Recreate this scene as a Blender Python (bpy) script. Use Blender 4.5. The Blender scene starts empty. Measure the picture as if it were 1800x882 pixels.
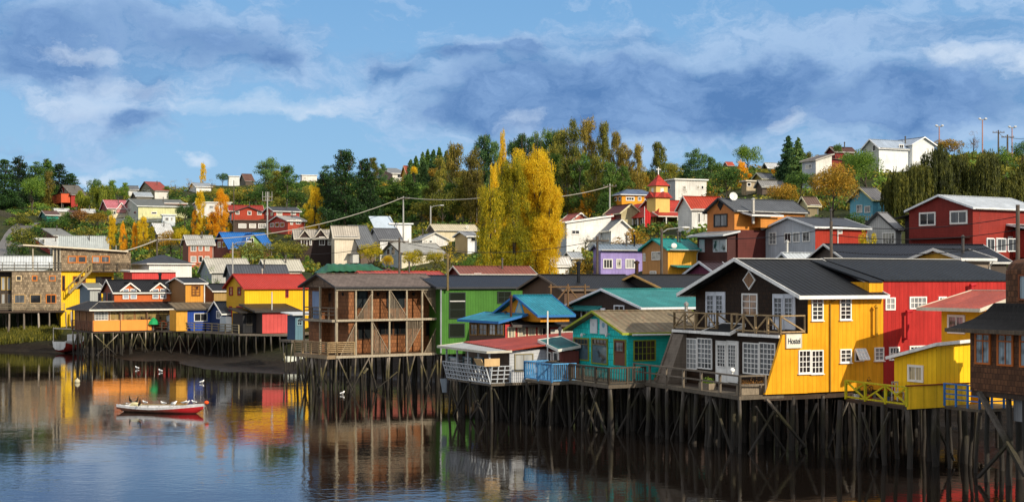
import bpy, math, random
import numpy as np
from mathutils import Vector, Matrix
R = math.radians
rnd = random.Random(7)
SC = bpy.context.scene
COL = SC.collection
F, CX, HY, EYE = 2500.0, 900.0, 490.0, 9.3      # focal length in photo pixels, centre column, horizon row, eye height

# ---------------------------------------------------------------- camera
cd = bpy.data.cameras.new('camera'); cam = bpy.data.objects.new('camera', cd); COL.objects.link(cam)
cd.sensor_width = 36; cd.lens = 36*F/1800; cd.clip_end = 6000; cd.clip_start = .5
cam.location = (0, 0, EYE); cam.rotation_euler = (R(90), 0, 0)
cd.shift_y = (HY-441)/1800
SC.camera = cam

# ---------------------------------------------------------------- tiny helpers
def lin(h):
    if not isinstance(h, str): return tuple(h)
    h = h.lstrip('#'); v = [int(h[i:i+2], 16)/255 for i in (0, 2, 4)]
    return tuple(x/12.92 if x <= .04045 else ((x+.055)/1.055)**2.4 for x in v)
def W(px, py, Y): return ((px-CX)/F*Y, Y, EYE-(py-HY)/F*Y)
def tag(o, label=None, cat=None, group=None, kind=None):
    if label: o['label'] = label
    if cat: o['category'] = cat
    if group: o['group'] = group
    if kind: o['kind'] = kind
    return o

# ---------------------------------------------------------------- materials
MATS = {}
class NT:
    def __init__(s, tree): s.t = tree; s.n = tree.nodes; s.l = tree.links
    def node(s, typ, **kw):
        n = s.n.new(typ)
        for k, v in kw.items():
            if k.startswith('i_'): s.set(n.inputs[k[2:].replace('_', ' ')], v)
            else: setattr(n, k, v)
        return n
    def set(s, inp, v):
        if isinstance(v, bpy.types.NodeSocket): s.l.new(v, inp)
        else: inp.default_value = v
    def m(s, op, a, b=None, c=None, clamp=False):
        n = s.n.new('ShaderNodeMath'); n.operation = op; n.use_clamp = clamp
        for i, v in enumerate((a, b, c)):
            if v is not None: s.set(n.inputs[i], v)
        return n.outputs[0]
    def mix(s, f, a, b, typ='MIX'):
        n = s.n.new('ShaderNodeMix'); n.data_type = 'RGBA'; n.blend_type = typ
        s.set(n.inputs[0], f)
        for i, v in ((6, a), (7, b)):
            if not isinstance(v, bpy.types.NodeSocket): v = (*v[:3], 1)
            s.set(n.inputs[i], v)
        return n.outputs[2]
    def noise(s, vec, scale, detail=3, rough=.55):
        n = s.n.new('ShaderNodeTexNoise'); s.set(n.inputs['Vector'], vec)
        n.inputs['Scale'].default_value = scale; n.inputs['Detail'].default_value = detail; n.inputs['Roughness'].default_value = rough
        return n.outputs['Fac']
    def ramp(s, f, stops):
        n = s.n.new('ShaderNodeValToRGB'); s.set(n.inputs[0], f)
        el = n.color_ramp.elements
        while len(el) < len(stops): el.new(.5)
        for e, (p, c) in zip(el, stops):
            e.position = p; e.color = (*(c if len(c) == 3 else c[:3]), 1)
        return n.outputs[0]
    def mapr(s, f, a, b, c=0., d=1.):
        n = s.n.new('ShaderNodeMapRange'); n.clamp = True
        s.set(n.inputs[0], f)
        for i, v in enumerate((a, b, c, d)): n.inputs[i+1].default_value = v
        return n.outputs[0]
    def scalev(s, vec, sc):
        n = s.n.new('ShaderNodeVectorMath'); n.operation = 'MULTIPLY'; s.set(n.inputs[0], vec); n.inputs[1].default_value = sc
        return n.outputs[0]
    def xyz(s, vec):
        n = s.n.new('ShaderNodeSeparateXYZ'); s.set(n.inputs[0], vec); return n.outputs
    def comb(s, x, y, z):
        n = s.n.new('ShaderNodeCombineXYZ')
        for i, v in enumerate((x, y, z)): s.set(n.inputs[i], v)
        return n.outputs[0]
    def bump(s, h, strength, dist=.05, normal=None):
        n = s.n.new('ShaderNodeBump'); s.set(n.inputs['Height'], h); n.inputs['Strength'].default_value = strength; n.inputs['Distance'].default_value = dist
        if normal is not None: s.l.new(normal, n.inputs['Normal'])
        return n.outputs[0]

def newmat(name):
    m = bpy.data.materials.new(name); m.use_nodes = True
    nt = NT(m.node_tree); b = m.node_tree.nodes['Principled BSDF']
    return m, nt, b

def mat(col, kind='paint', wear=.5, rough=None, freq=None, col2=None):
    """surface material in object coordinates. kinds: paint, v (vertical boards), h (clapboard), sh (shingles), br (brick), cx/cy (corrugated), tile, asph, wood, metal"""
    key = (str(col), kind, wear, rough, freq, str(col2))
    if key in MATS: return MATS[key]
    c = lin(col)
    if kind in ('cx', 'cy', 'asph') and sum(c) < .16: c = tuple(x*.5 for x in c)
    m, nt, b = newmat(kind+'_'+str(col).strip('#'))
    tc = nt.node('ShaderNodeTexCoord').outputs['Object']
    inf = nt.node('ShaderNodeObjectInfo').outputs['Location']
    vec0 = nt.node('ShaderNodeVectorMath', operation='ADD'); nt.set(vec0.inputs[0], tc); nt.set(vec0.inputs[1], inf); vv = vec0.outputs[0]
    X, Y, Z = nt.xyz(tc)
    big = nt.noise(vv, .7, 4, .6); fine = nt.noise(vv, 5, 4, .65)
    streak = nt.noise(nt.scalev(vv, (3.2, 3.2, .35)), 1.6, 4, .6)
    dark = tuple(x*(1-.55*wear) for x in c); g = sum(c)/3
    faded = tuple(min(1, x*(1+.12*wear)+g*.05*wear) for x in c)
    t = nt.m('ADD', nt.m('MULTIPLY', big, .5), nt.m('MULTIPLY', streak, .5))
    base = nt.mix(nt.mapr(t, .36, .64), dark, faded)
    base = nt.mix(nt.m('MULTIPLY', nt.mapr(fine, .52, .75), .35*wear), base, dark)
    s = nt.m('ADD', X, Y); h = None; r = rough if rough is not None else .65; st = .5; dist = .03
    if kind == 'v':
        fr = nt.m('FRACT', nt.m('MULTIPLY', s, freq or 3.3)); gr = nt.mapr(nt.m('ABSOLUTE', nt.m('SUBTRACT', fr, .5)), .40, .48)
        cellr = nt.node('ShaderNodeTexWhiteNoise', noise_dimensions='1D'); nt.set(cellr.inputs['W'], nt.m('FLOOR', nt.m('MULTIPLY', s, freq or 3.3)))
        base = nt.mix(nt.m('MULTIPLY', cellr.outputs['Value'], .28), base, dark)
        base = nt.mix(nt.m('MULTIPLY', gr, .35), base, tuple(x*.35 for x in c)); h = nt.m('SUBTRACT', 1, gr)
    elif kind == 'h':
        fr = nt.m('FRACT', nt.m('MULTIPLY', Z, freq or 6)); gr = nt.mapr(fr, .0, .14, 1, 0)
        cellr = nt.node('ShaderNodeTexWhiteNoise', noise_dimensions='1D'); nt.set(cellr.inputs['W'], nt.m('FLOOR', nt.m('MULTIPLY', Z, freq or 6)))
        base = nt.mix(nt.m('MULTIPLY', cellr.outputs['Value'], .25), base, dark)
        base = nt.mix(nt.m('MULTIPLY', gr, .5), base, tuple(x*.3 for x in c)); h = nt.m('SUBTRACT', 1, fr)
    elif kind in ('sh', 'br', 'tile', 'asph'):
        q = {'sh': (.16, .2), 'br': (.26, .10), 'tile': (.5, .34), 'asph': (.5, .25)}[kind]
        if freq: q = (q[0]*freq, q[1]*freq)
        vec = nt.comb(s, Z, 0.) if kind in ('sh', 'br') else nt.comb(X, Y, 0.)
        bt = nt.node('ShaderNodeTexBrick'); nt.set(bt.inputs['Vector'], vec)
        bt.inputs['Scale'].default_value = 1; bt.inputs['Brick Width'].default_value = q[0]; bt.inputs['Row Height'].default_value = q[1]
        bt.inputs['Mortar Size'].default_value = .012 if kind != 'sh' else .016; bt.inputs['Bias'].default_value = 0
        lo = lin(col2) if col2 else tuple(x*.5 for x in c)
        nt.set(bt.inputs['Color1'], (*faded, 1)); nt.set(bt.inputs['Color2'], (*lo, 1)); nt.set(bt.inputs['Mortar'], (*[x*.3 for x in c], 1))
        base = nt.mix(.35, bt.outputs['Color'], base); base = nt.mix(nt.m('MULTIPLY', bt.outputs['Fac'], .7), base, tuple(x*.25 for x in c))
        h = nt.m('ADD', nt.m('SUBTRACT', 1, bt.outputs['Fac']), nt.m('MULTIPLY', fine, .6)); dist = .03
    elif kind in ('cx', 'cy'):
        a = X if kind == 'cx' else Y
        h = nt.m('SINE', nt.m('MULTIPLY', a, 6.2832*(freq or 4.5))); dist = .03; st = .8
        sheet = nt.node('ShaderNodeTexWhiteNoise', noise_dimensions='2D')
        o2 = Y if kind == 'cx' else X
        nt.set(sheet.inputs['Vector'], nt.comb(nt.m('FLOOR', nt.m('MULTIPLY', a, 1.15)), nt.m('FLOOR', nt.m('MULTIPLY', o2, .4)), 0.))
        base = nt.mix(nt.m('MULTIPLY', sheet.outputs['Value'], .55), base, dark)
        nn = nt.noise(nt.scalev(tc, (4, .5, 1) if kind == 'cx' else (.5, 4, 1)), 1.5, 5, .7)
        base = nt.mix(nt.m('MULTIPLY', nt.mapr(nn, .55, .8), .6*wear), base, lin(col2) if col2 else tuple(x*.4 for x in c))
        base = nt.mix(nt.m('MULTIPLY', nt.mapr(h, -1, 0, 1, 0), .5), base, tuple(x*.35 for x in c))
        r = rough if rough is not None else .5
    elif kind == 'wood':
        nn = nt.noise(nt.scalev(vv, (9, 9, 1.2)), 2, 4, .7); base = nt.mix(nt.mapr(nn, .35, .65), tuple(x*.45 for x in c), base); h = nn
    else:
        h = fine; st = .15
    if h is not None: nt.set(b.inputs['Normal'], nt.bump(h, st, dist))
    nt.set(b.inputs['Base Color'], base)
    nt.set(b.inputs['Roughness'], nt.m('ADD', r-.1, nt.m('MULTIPLY', fine, .2)))
    b.inputs['Specular IOR Level'].default_value = .22
    if kind == 'metal': b.inputs['Metallic'].default_value = .7
    MATS[key] = m; return m

def glass_mat():
    m, nt, b = newmat('window_glass')
    inf = nt.node('ShaderNodeObjectInfo'); tc = nt.node('ShaderNodeTexCoord').outputs['Object']
    n = nt.noise(nt.scalev(tc, (1.7, 1.7, .25)), 1.3, 2); f = nt.m('ADD', nt.m('MULTIPLY', inf.outputs['Random'], .7), nt.m('MULTIPLY', n, .5))
    nt.set(b.inputs['Base Color'], nt.ramp(f, [(0, (.006, .007, .009)), (.55, (.02, .022, .026)), (.68, (.05, .055, .06)), (.86, (.26, .27, .27)), (1, (.4, .4, .38))]))
    b.inputs['Roughness'].default_value = .08; b.inputs['Specular IOR Level'].default_value = .6
    return m
def curtain_glass(col):
    key = ('curt', col)
    if key not in MATS:
        m, nt, b = newmat('curtained_glass'); tc = nt.node('ShaderNodeTexCoord').outputs['Object']; X, Y, Z = nt.xyz(tc)
        w = nt.m('SINE', nt.m('MULTIPLY', nt.m('ADD', X, Y), 38)); c = lin(col)
        n = nt.noise(tc, 1.1, 2)
        nt.set(b.inputs['Base Color'], nt.mix(nt.mapr(n, .35, .5), (.015, .016, .02), nt.mix(nt.mapr(w, -1, 1), tuple(x*.6 for x in c), c)))
        b.inputs['Roughness'].default_value = .12; MATS[key] = m
    return MATS[key]
GL = glass_mat()

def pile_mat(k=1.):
    m, nt, b = newmat('weathered_light_toned_pile')
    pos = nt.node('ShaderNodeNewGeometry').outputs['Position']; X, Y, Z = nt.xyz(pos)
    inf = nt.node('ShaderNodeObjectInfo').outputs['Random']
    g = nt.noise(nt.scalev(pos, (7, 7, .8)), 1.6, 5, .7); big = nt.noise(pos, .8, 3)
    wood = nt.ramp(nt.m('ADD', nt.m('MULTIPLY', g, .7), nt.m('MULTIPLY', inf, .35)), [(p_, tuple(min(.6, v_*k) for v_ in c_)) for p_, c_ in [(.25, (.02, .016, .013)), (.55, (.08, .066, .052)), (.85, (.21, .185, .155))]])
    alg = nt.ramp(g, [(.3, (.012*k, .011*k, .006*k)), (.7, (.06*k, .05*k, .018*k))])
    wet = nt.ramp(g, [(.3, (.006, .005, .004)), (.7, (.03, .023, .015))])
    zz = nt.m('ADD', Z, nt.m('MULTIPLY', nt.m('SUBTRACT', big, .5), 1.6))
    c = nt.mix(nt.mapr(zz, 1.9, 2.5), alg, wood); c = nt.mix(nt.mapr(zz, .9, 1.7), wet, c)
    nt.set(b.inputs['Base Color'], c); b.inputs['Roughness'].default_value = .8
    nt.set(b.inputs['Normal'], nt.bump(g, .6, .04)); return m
PILE_SHADE = pile_mat(.75); PILE_SUN = pile_mat(2.6); PILE_DEEP_SHADE = pile_mat(.22)  # same wood in shaded, sunlit and deep-shade tones: light put into the colour

# ---------------------------------------------------------------- mesh builder
class MB:
    def __init__(s): s.v = []; s.f = []; s.m = []
    def add(s, vs, fs, mi=0):
        o = len(s.v); s.v += [tuple(p) for p in vs]; s.f += [tuple(i+o for i in f) for f in fs]; s.m += ([mi]*len(fs) if isinstance(mi, int) else list(mi)); return s
    def box(s, x0, x1, y0, y1, z0, z1, mi=0):
        if x0 > x1: x0, x1 = x1, x0
        if y0 > y1: y0, y1 = y1, y0
        if z0 > z1: z0, z1 = z1, z0
        vs = [(x, y, z) for z in (z0, z1) for x, y in ((x0, y0), (x1, y0), (x1, y1), (x0, y1))]
        return s.add(vs, [(3, 2, 1, 0), (4, 5, 6, 7), (0, 1, 5, 4), (1, 2, 6, 5), (2, 3, 7, 6), (3, 0, 4, 7)], mi)
    def prism(s, poly, axis, a, b, mi=0, mend=None):
        """poly of (p,q) extruded along axis from a to b. axis x: (y,z); axis y: (x,z); axis z: (x,y)"""
        def P(p, q, t): return {'x': (t, p, q), 'y': (p, t, q), 'z': (p, q, t)}[axis]
        n = len(poly); vs = [P(p, q, a) for p, q in poly]+[P(p, q, b) for p, q in poly]
        fs = [tuple(range(n))[::-1], tuple(range(n, 2*n))]+[(i, (i+1) % n, n+(i+1) % n, n+i) for i in range(n)]
        me = mi if mend is None else mend
        return s.add(vs, fs, [me, me]+[mi]*n)
    def slab(s, p, t=(0, 0, -.1), mi=0):
        """polygon p thickened by vector t"""
        n = len(p); vs = [Vector(q) for q in p]; tv = Vector(t); vs = vs+[q+tv for q in vs]
        return s.add(vs, [tuple(range(n)), tuple(range(n, 2*n))[::-1]]+[((i+1) % n, i, n+i, n+(i+1) % n) for i in range(n)], mi)
    def beam(s, p, q, w=.1, h=None, mi=0):
        h = h or w; p = Vector(p); q = Vector(q); d = q-p
        if d.length < 1e-6: return s
        d.normalize(); up = Vector((0, 0, 1)) if abs(d.z) < .95 else Vector((1, 0, 0))
        a = d.cross(up).normalized(); u = a.cross(d)
        vs = [e+a*(i*w/2)+u*(j*h/2) for e in (p, q) for i, j in ((-1, -1), (1, -1), (1, 1), (-1, 1))]
        return s.add(vs, [(3, 2, 1, 0), (4, 5, 6, 7), (0, 1, 5, 4), (1, 2, 6, 5), (2, 3, 7, 6), (3, 0, 4, 7)], mi)
    def tube(s, pts, r, n=8, mi=0, cap=True):
        pts = [Vector(p) for p in pts]; rs = r if isinstance(r, (list, tuple)) else [r]*len(pts); o = len(s.v); vs = []
        for i, p in enumerate(pts):
            d = (pts[min(i+1, len(pts)-1)]-pts[max(i-1, 0)]).normalized(); up = Vector((0, 0, 1)) if abs(d.z) < .9 else Vector((1, 0, 0))
            a = d.cross(up).normalized(); u = a.cross(d)
            vs += [p+(a*math.cos(t)+u*math.sin(t))*rs[i] for t in [2*math.pi*k/n for k in range(n)]]
        fs = [(i*n+k, i*n+(k+1) % n, (i+1)*n+(k+1) % n, (i+1)*n+k) for i in range(len(pts)-1) for k in range(n)]
        if cap: fs += [tuple(range(n))[::-1], tuple(range((len(pts)-1)*n, len(pts)*n))]
        return s.add(vs, fs, mi)
    def ball(s, c, r, n=10, mi=0, rot=None):
        rx, ry, rz = r if isinstance(r, (list, tuple)) else (r, r, r); m = max(4, n//2); vs = []; c = Vector(c)
        for i in range(1, m):
            a = math.pi*i/m
            for k in range(n):
                t = 2*math.pi*k/n; q = Vector((rx*math.sin(a)*math.cos(t), ry*math.sin(a)*math.sin(t), rz*math.cos(a)))
                if rot: q = rot @ q
                vs.append(c+q)
        tp = Vector((0, 0, rz)); bt = Vector((0, 0, -rz))
        if rot: tp = rot @ tp; bt = rot @ bt
        vs += [c+tp, c+bt]; T = len(vs)-2
        fs = [(i*n+k, (i+1)*n+k, (i+1)*n+(k+1) % n, i*n+(k+1) % n) for i in range(m-2) for k in range(n)]
        fs += [(T, k, (k+1) % n) for k in range(n)]+[(T+1, (m-2)*n+(k+1) % n, (m-2)*n+k) for k in range(n)]
        return s.add(vs, fs, mi)
    def mesh(s, name, mats, zb=0, smooth=False):
        me = bpy.data.meshes.new(name); me.from_pydata([(x, y, z-zb) for x, y, z in s.v], [], s.f)
        for m in (mats if isinstance(mats, (list, tuple)) else [mats]): me.materials.append(m)
        me.polygons.foreach_set('material_index', s.m)
        if smooth: me.polygons.foreach_set('use_smooth', [True]*len(s.f))
        me.update(); return me
    def build(s, name, mats, B=None, parent=None, smooth=False, label=None):
        me = s.mesh(name, mats, B.z0 if B else 0, smooth); o = bpy.data.objects.new(name, me); COL.objects.link(o)
        if B: o.parent = parent or B.root
        elif parent: o.parent = parent
        if label: o['label'] = label
        return o

UNIT = {}
def bent_pile():
    mb = MB(); n = 8; vs = []; L = [(0, 0, .02, .85), (.3, .15, -.2, .92), (.45, .1, -.45, .96), (-.1, .4, -.7, 1.02), (.15, .1, -1, 1.1)]
    for cx_, cy_, z, r in L: vs += [(cx_+r*math.cos(6.2832*k/n), cy_+r*math.sin(6.2832*k/n), z) for k in range(n)]
    fs = [((i+1)*n+k, (i+1)*n+(k+1) % n, i*n+(k+1) % n, i*n+k) for i in range(len(L)-1) for k in range(n)]+[tuple(range(n))]
    mb.add(vs, fs); return mb
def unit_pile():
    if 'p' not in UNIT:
        mb = bent_pile(); UNIT['p3'] = mb.mesh('stilt', PILE_DEEP_SHADE, smooth=True)
        mb = bent_pile(); UNIT['p2'] = mb.mesh('stilt', PILE_SUN, smooth=True)
        mb = MB(); mb.box(-.5, .5, -.5, .5, 0, 1); UNIT['b2'] = mb.mesh('brace', PILE_SUN)
        mb = bent_pile(); UNIT['p'] = mb.mesh('stilt', PILE_SHADE, smooth=True)
        mb = MB(); mb.box(-.5, .5, -.5, .5, 0, 1); UNIT['b'] = mb.mesh('brace', PILE_SHADE)
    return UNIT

class Th:
    """a thing with a local frame: +x along the side that runs away to the right, +y along the side that runs away to the left"""
    def __init__(s, name, label, cat, x, y, z0=0., theta=None, group=None, name_kw=None):
        s.x, s.y, s.z0 = x, y, z0; th = R(theta if theta is not None else 90); s.ex = Vector((math.sin(th), math.cos(th), 0)); s.ey = Vector((-math.cos(th), math.sin(th), 0))
        s.root = bpy.data.objects.new(name, None); COL.objects.link(s.root); s.root.empty_display_size = .5
        s.root.location = (x, y, z0); s.root.rotation_euler = (0, 0, math.pi/2-th); tag(s.root, label, cat, group)
    @classmethod
    def px(c, name, label, cat, px, Y, theta, z0=0., group=None): return c(name, label, cat, (px-CX)/F*Y, Y, z0, theta, group)
    def loc(s, p):   # world -> local (z stays world height)
        d = Vector((p[0]-s.x, p[1]-s.y, 0)); return (d.dot(s.ex), d.dot(s.ey), p[2])
    def wld(s, x, y, z=0): q = Vector((s.x, s.y, 0))+s.ex*x+s.ey*y; return (q.x, q.y, z)
    def ray(s, px, py):
        o = s.loc((0, 0, EYE)); d = Vector(((px-CX)/F, 1, 0)); return o, (d.dot(s.ex), d.dot(s.ey), -(py-HY)/F)
    def Rf(s, px, py=HY, off=0.):
        o, d = s.ray(px, py); t = (off-o[1])/d[1]; return o[0]+d[0]*t, EYE+d[2]*t
    def Lf(s, px, py=HY, off=0.):
        o, d = s.ray(px, py); t = (off-o[0])/d[0]; return o[1]+d[1]*t, EYE+d[2]*t
    def z(s, py, x=0, y=0): return EYE-(py-HY)/F*s.wld(x, y)[1]

    # --- openings. face 'R' lies in y=off (outward -y), face 'L' in x=off (outward -x)
    def rect(s, mb, face, a0, a1, z0, z1, d0, d1, mi=0):
        if face == 'R': mb.box(a0, a1, d0, d1, z0, z1, mi)
        else: mb.box(d0, d1, a0, a1, z0, z1, mi)
    def win(s, face, l, t, r, b, nx=2, ny=2, fr='#e8e8e4', pane=None, off=0., fw=None, name='window', mw=None, sill=False, parent=None):
        f = s.Rf if face == 'R' else s.Lf
        a0, z1 = f(l, t, off); a1, _ = f(r, t, off); am = f((l+r)/2, b, off); z0 = am[1]; z1 = f((l+r)/2, t, off)[1]
        if a0 > a1: a0, a1 = a1, a0
        return s.winm(face, a0, a1, z0, z1, nx, ny, fr, pane, off, fw, name, mw, sill, parent)
    def winm(s, face, a0, a1, z0, z1, nx=2, ny=2, fr='#e8e8e4', pane=None, off=0., fw=None, name='window', mw=None, sill=False, parent=None):
        fw = fw or min(.09, (a1-a0)*.14); mw = mw or fw*.5; mb = MB(); D = off-.07; D0 = off-.045
        for u0, u1, w0, w1 in ((a0, a0+fw, z0, z1), (a1-fw, a1, z0, z1), (a0+fw, a1-fw, z1-fw, z1), (a0+fw, a1-fw, z0, z0+fw)): s.rect(mb, face, u0, u1, w0, w1, off+.02, D)
        for i in range(1, nx): c = a0+fw+(a1-a0-2*fw)*i/nx; s.rect(mb, face, c-mw/2, c+mw/2, z0+fw, z1-fw, off-.022, D0)
        for j in range(1, ny): c = z0+fw+(z1-z0-2*fw)*j/ny; s.rect(mb, face, a0+fw, a1-fw, c-mw/2, c+mw/2, off-.022, D0+.005)
        if sill: s.rect(mb, face, a0-.05, a1+.05, z0-.05, z0-.002, off+.02, off-.12)
        w = mb.build(name, mat(fr, 'paint', .3) if isinstance(fr, str) else fr, s, parent)
        p = MB(); s.rect(p, face, a0+fw*.6, a1-fw*.6, z0+fw*.6, z1-fw*.6, off+.01, off-.018)
        p.build('pane', pane or GL, s, w); return w
    def door(s, face, l, t, r, b, col='#f0f0ee', off=0., glass=.5, nx=2, ny=4, fr=None):
        f = s.Rf if face == 'R' else s.Lf
        a0 = f(l, t, off)[0]; a1 = f(r, t, off)[0]
        if a0 > a1: a0, a1 = a1, a0
        m = (l+r)/2; z1 = f(m, t, off)[1]; z0 = f(m, b, off)[1]
        mb = MB(); s.rect(mb, face, a0, a1, z0, z1, off+.01, off-.05); d = mb.build('door', mat(col, 'paint', .3), s)
        f2 = MB(); w = .08
        for u0, u1, w0, w1 in ((a0-w, a0-.002, z0, z1+w), (a1+.002, a1+w, z0, z1+w), (a0-.001, a1+.001, z1+.002, z1+w)): s.rect(f2, face, u0, u1, w0, w1, off+.01, off-.07)
        f2.build('door_frame', mat(fr or col, 'paint', .3), s, d)
        if glass: s.winm(face, a0+.1*(a1-a0), a1-.1*(a1-a0), z0+(1-glass)*(z1-z0), z1-.06*(z1-z0), nx, ny, col, None, off-.052, .04, 'door_window', .03, parent=d)
        h = MB(); s.rect(h, face, a1-.14*(a1-a0), a1-.14*(a1-a0)+.05, z0+.95, z0+1.08, off-.05, off-.1); h.build('handle', mat('#5a5550', 'metal'), s, d)
        return d
    # --- body and roofs
    def walls(s, x0, x1, y0, y1, z0, ze, zr=None, ridge='x', mL=None, mR=None, apex=.5, name='wall'):
        mb = MB()
        if zr is None: mb.box(x0, x1, y0, y1, z0, ze); mb.m = [1, 1, 1, 1, 1, 0]
        elif ridge == 'x': mb.prism([(y0, z0), (y1, z0), (y1, ze), (y0+(y1-y0)*apex, zr), (y0, ze)], 'x', x0, x1, 1, 0)
        else: mb.prism([(x0, z0), (x1, z0), (x1, ze), (x0+(x1-x0)*apex, zr), (x0, ze)], 'y', y0, y1, 0, 1)
        return mb.build(name, [mL, mR or mL], s)
    def gable(s, x0, x1, y0, y1, ze, zr, ridge='x', m=None, o=.35, oe=.35, t=.09, fas='#e8e8e4', apex=.5, fh=.16, parent=None, name='roof', lift=.02, cap=None):
        mb = MB(); fb = MB()
        if ridge == 'x': a0, a1, b0, b1 = y0, y1, x0-oe, x1+oe
        else: a0, a1, b0, b1 = x0, x1, y0-oe, y1+oe
        am = a0+(a1-a0)*apex
        def P(a, z, bb): return (bb, a, z) if ridge == 'x' else (a, bb, z)
        for e in (a0, a1):
            sl = (zr-ze)/abs(am-e); ee = e+(o if e > am else -o); zz = ze-sl*o
            mb.slab([P(am, zr+t+lift, b0), P(am, zr+t+lift, b1), P(ee, zz+t+lift, b1), P(ee, zz+t+lift, b0)], (0, 0, -t))
            fb.beam(P(ee, zz+t/2, b0-.03), P(ee, zz+t/2, b1+.03), .05, fh)
            for bb in (b0-.025, b1+.025):
                fb.beam(P(am, zr+t/2+lift, bb), P(ee, zz+t/2+lift, bb), .05, fh)
        r = mb.build(name, m, s, parent)
        if fas: fb.build('fascia', mat(fas, 'paint', .4), s, r)
        c = MB(); c.beam(P(am, zr+t+lift+.02, b0), P(am, zr+t+lift+.02, b1), .3, .05); c.build('ridge_cap', mat(cap) if cap else m, s, r)
        return r
    def hip(s, x0, x1, y0, y1, ze, zr, m, o=.4, fas='#e8e8e4'):
        x0 -= o; x1 += o; y0 -= o; y1 += o; mb = MB(); w = min(x1-x0, y1-y0)/2
        if x1-x0 >= y1-y0: A = ((x0+w, (y0+y1)/2, zr), (x1-w-.001, (y0+y1)/2, zr))
        else: A = (((x0+x1)/2, y0+w, zr), ((x0+x1)/2, y1-w-.001, zr))
        vs = [(x0, y0, ze), (x1, y0, ze), (x1, y1, ze), (x0, y1, ze), A[0], A[1]]
        if x1-x0 >= y1-y0: fs = [(0, 1, 5, 4), (1, 2, 5), (2, 3, 4, 5), (3, 0, 4), (3, 2, 1, 0)]
        else: fs = [(0, 1, 4), (1, 2, 5, 4), (2, 3, 5), (3, 0, 4, 5), (3, 2, 1, 0)]
        r = mb.add(vs, fs).build('roof', m, s)
        if fas:
            fb = MB()
            for p, q in ((0, 1), (1, 2), (2, 3), (3, 0)): fb.beam(Vector(vs[p])-Vector((0, 0, .03)), Vector(vs[q])-Vector((0, 0, .03)), .06, .16)
            fb.build('fascia', mat(fas, 'paint', .4), s, r)
        return r
    def shed(s, pts, m, t=.1, fas=None, name='roof', parent=None, label=None):
        """roof quad through 4 local points (x,y,z)"""
        r = MB().slab([(x, y, z+t) for x, y, z in pts], (0, 0, -t)).build(name, m, s, parent, label=label)
        if fas:
            fb = MB(); n = len(pts)
            for i in range(n):
                p, q = Vector(pts[i]), Vector(pts[(i+1) % n]); fb.beam(p+Vector((0, 0, t/2)), q+Vector((0, 0, t/2)), .05, t+.08)
            fb.build('fascia', mat(fas, 'paint', .4), s, r)
        return r
    def pipe(s, x, y, z0, z1, r=.12, col='#3a3835', cap=True):
        mb = MB(); mb.tube([(x, y, z0), (x, y, z1)], r, 10)
        if cap: mb.tube([(x, y, z1-.02), (x, y, z1+.12)], r*1.5, 10); mb.tube([(x, y, z1+.12), (x, y, z1+.26)], [r*1.6, r*.2], 10)
        return mb.build('chimney_pipe', mat(col, 'metal', .6, .5), s)
    # --- understructure
    def stilts(s, pts, ztop, zbot=-1.2, r=.13, lean=.035, seed=1):
        q = random.Random(seed)
        for x, y in pts:
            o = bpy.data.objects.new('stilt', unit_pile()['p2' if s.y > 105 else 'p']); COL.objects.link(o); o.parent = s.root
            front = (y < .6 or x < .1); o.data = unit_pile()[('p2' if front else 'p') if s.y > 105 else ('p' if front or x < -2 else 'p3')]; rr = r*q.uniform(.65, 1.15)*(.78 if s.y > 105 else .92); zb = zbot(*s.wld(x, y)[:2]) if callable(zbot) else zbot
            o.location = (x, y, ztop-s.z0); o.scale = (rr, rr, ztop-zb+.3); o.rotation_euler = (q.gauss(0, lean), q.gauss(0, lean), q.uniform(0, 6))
    def brace(s, p, q, w=.13):
        p = Vector(p)-Vector((0, 0, s.z0)); q = Vector(q)-Vector((0, 0, s.z0))
        o = bpy.data.objects.new('brace', unit_pile()['b2' if s.y > 105 or .195 < w < .23 else 'b']); COL.objects.link(o); o.parent = s.root  # far braces and the hostel's big one get the painted sunlit tone
        o.location = p; o.scale = (w, w*.6, (q-p).length); o.rotation_euler = (q-p).to_track_quat('Z', 'Y').to_euler()
    def rail(s, pts, z, h=1.0, style='h', n=4, col=None, w=.07, step=1.3, name='railing', bars=3, zt=None):
        """railing along local (x,y) polyline with floor height z"""
        m = col if not isinstance(col, str) else mat(col, 'wood', .6); m = m or mat('#8d8274', 'wood', .7); mb = MB()
        for (xa, ya), (xb, yb) in zip(pts[:-1], pts[1:]):
            L = math.hypot(xb-xa, yb-ya); k = max(1, round(L/step))
            for i in range(k+1):
                t = i/k; x = xa+(xb-xa)*t; y = ya+(yb-ya)*t; mb.box(x-w*.7, x+w*.7, y-w*.7, y+w*.7, z, z+h+.03)
            mb.beam((xa, ya, z+h), (xb, yb, z+h), w*1.6, w)
            if style == 'h':
                for j in range(1, bars): zz = z+.1+(h-.1)*j/bars; mb.beam((xa, ya, zz), (xb, yb, zz), w*.5, w)
            if style in ('v', 'x'):
                mb.beam((xa, ya, z+.12), (xb, yb, z+.12), w, w)
            if style == 'v':
                kk = int(L/(.16 if not n else n)); 
                for i in range(1, kk): t = i/kk; x = xa+(xb-xa)*t; y = ya+(yb-ya)*t; mb.box(x-w*.25, x+w*.25, y-w*.25, y+w*.25, z+.12, z+h)
            if style == 'x':
                for i in range(k):
                    t0, t1 = i/k, (i+1)/k; tm = (t0+t1)/2; A = lambda t: (xa+(xb-xa)*t, ya+(yb-ya)*t)
                    za, zb = z+.12, z+h-.02
                    if i % 2: za, zb = zb, za
                    mb.beam((*A(t0), za), (*A(t1), zb), w*.8, w)
                    if s.xx: mb.beam((*A(t0), zb), (*A(tm), (za+zb)/2), w*.8, w)
        return mb.build(name, m, s)
    xx = False
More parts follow.
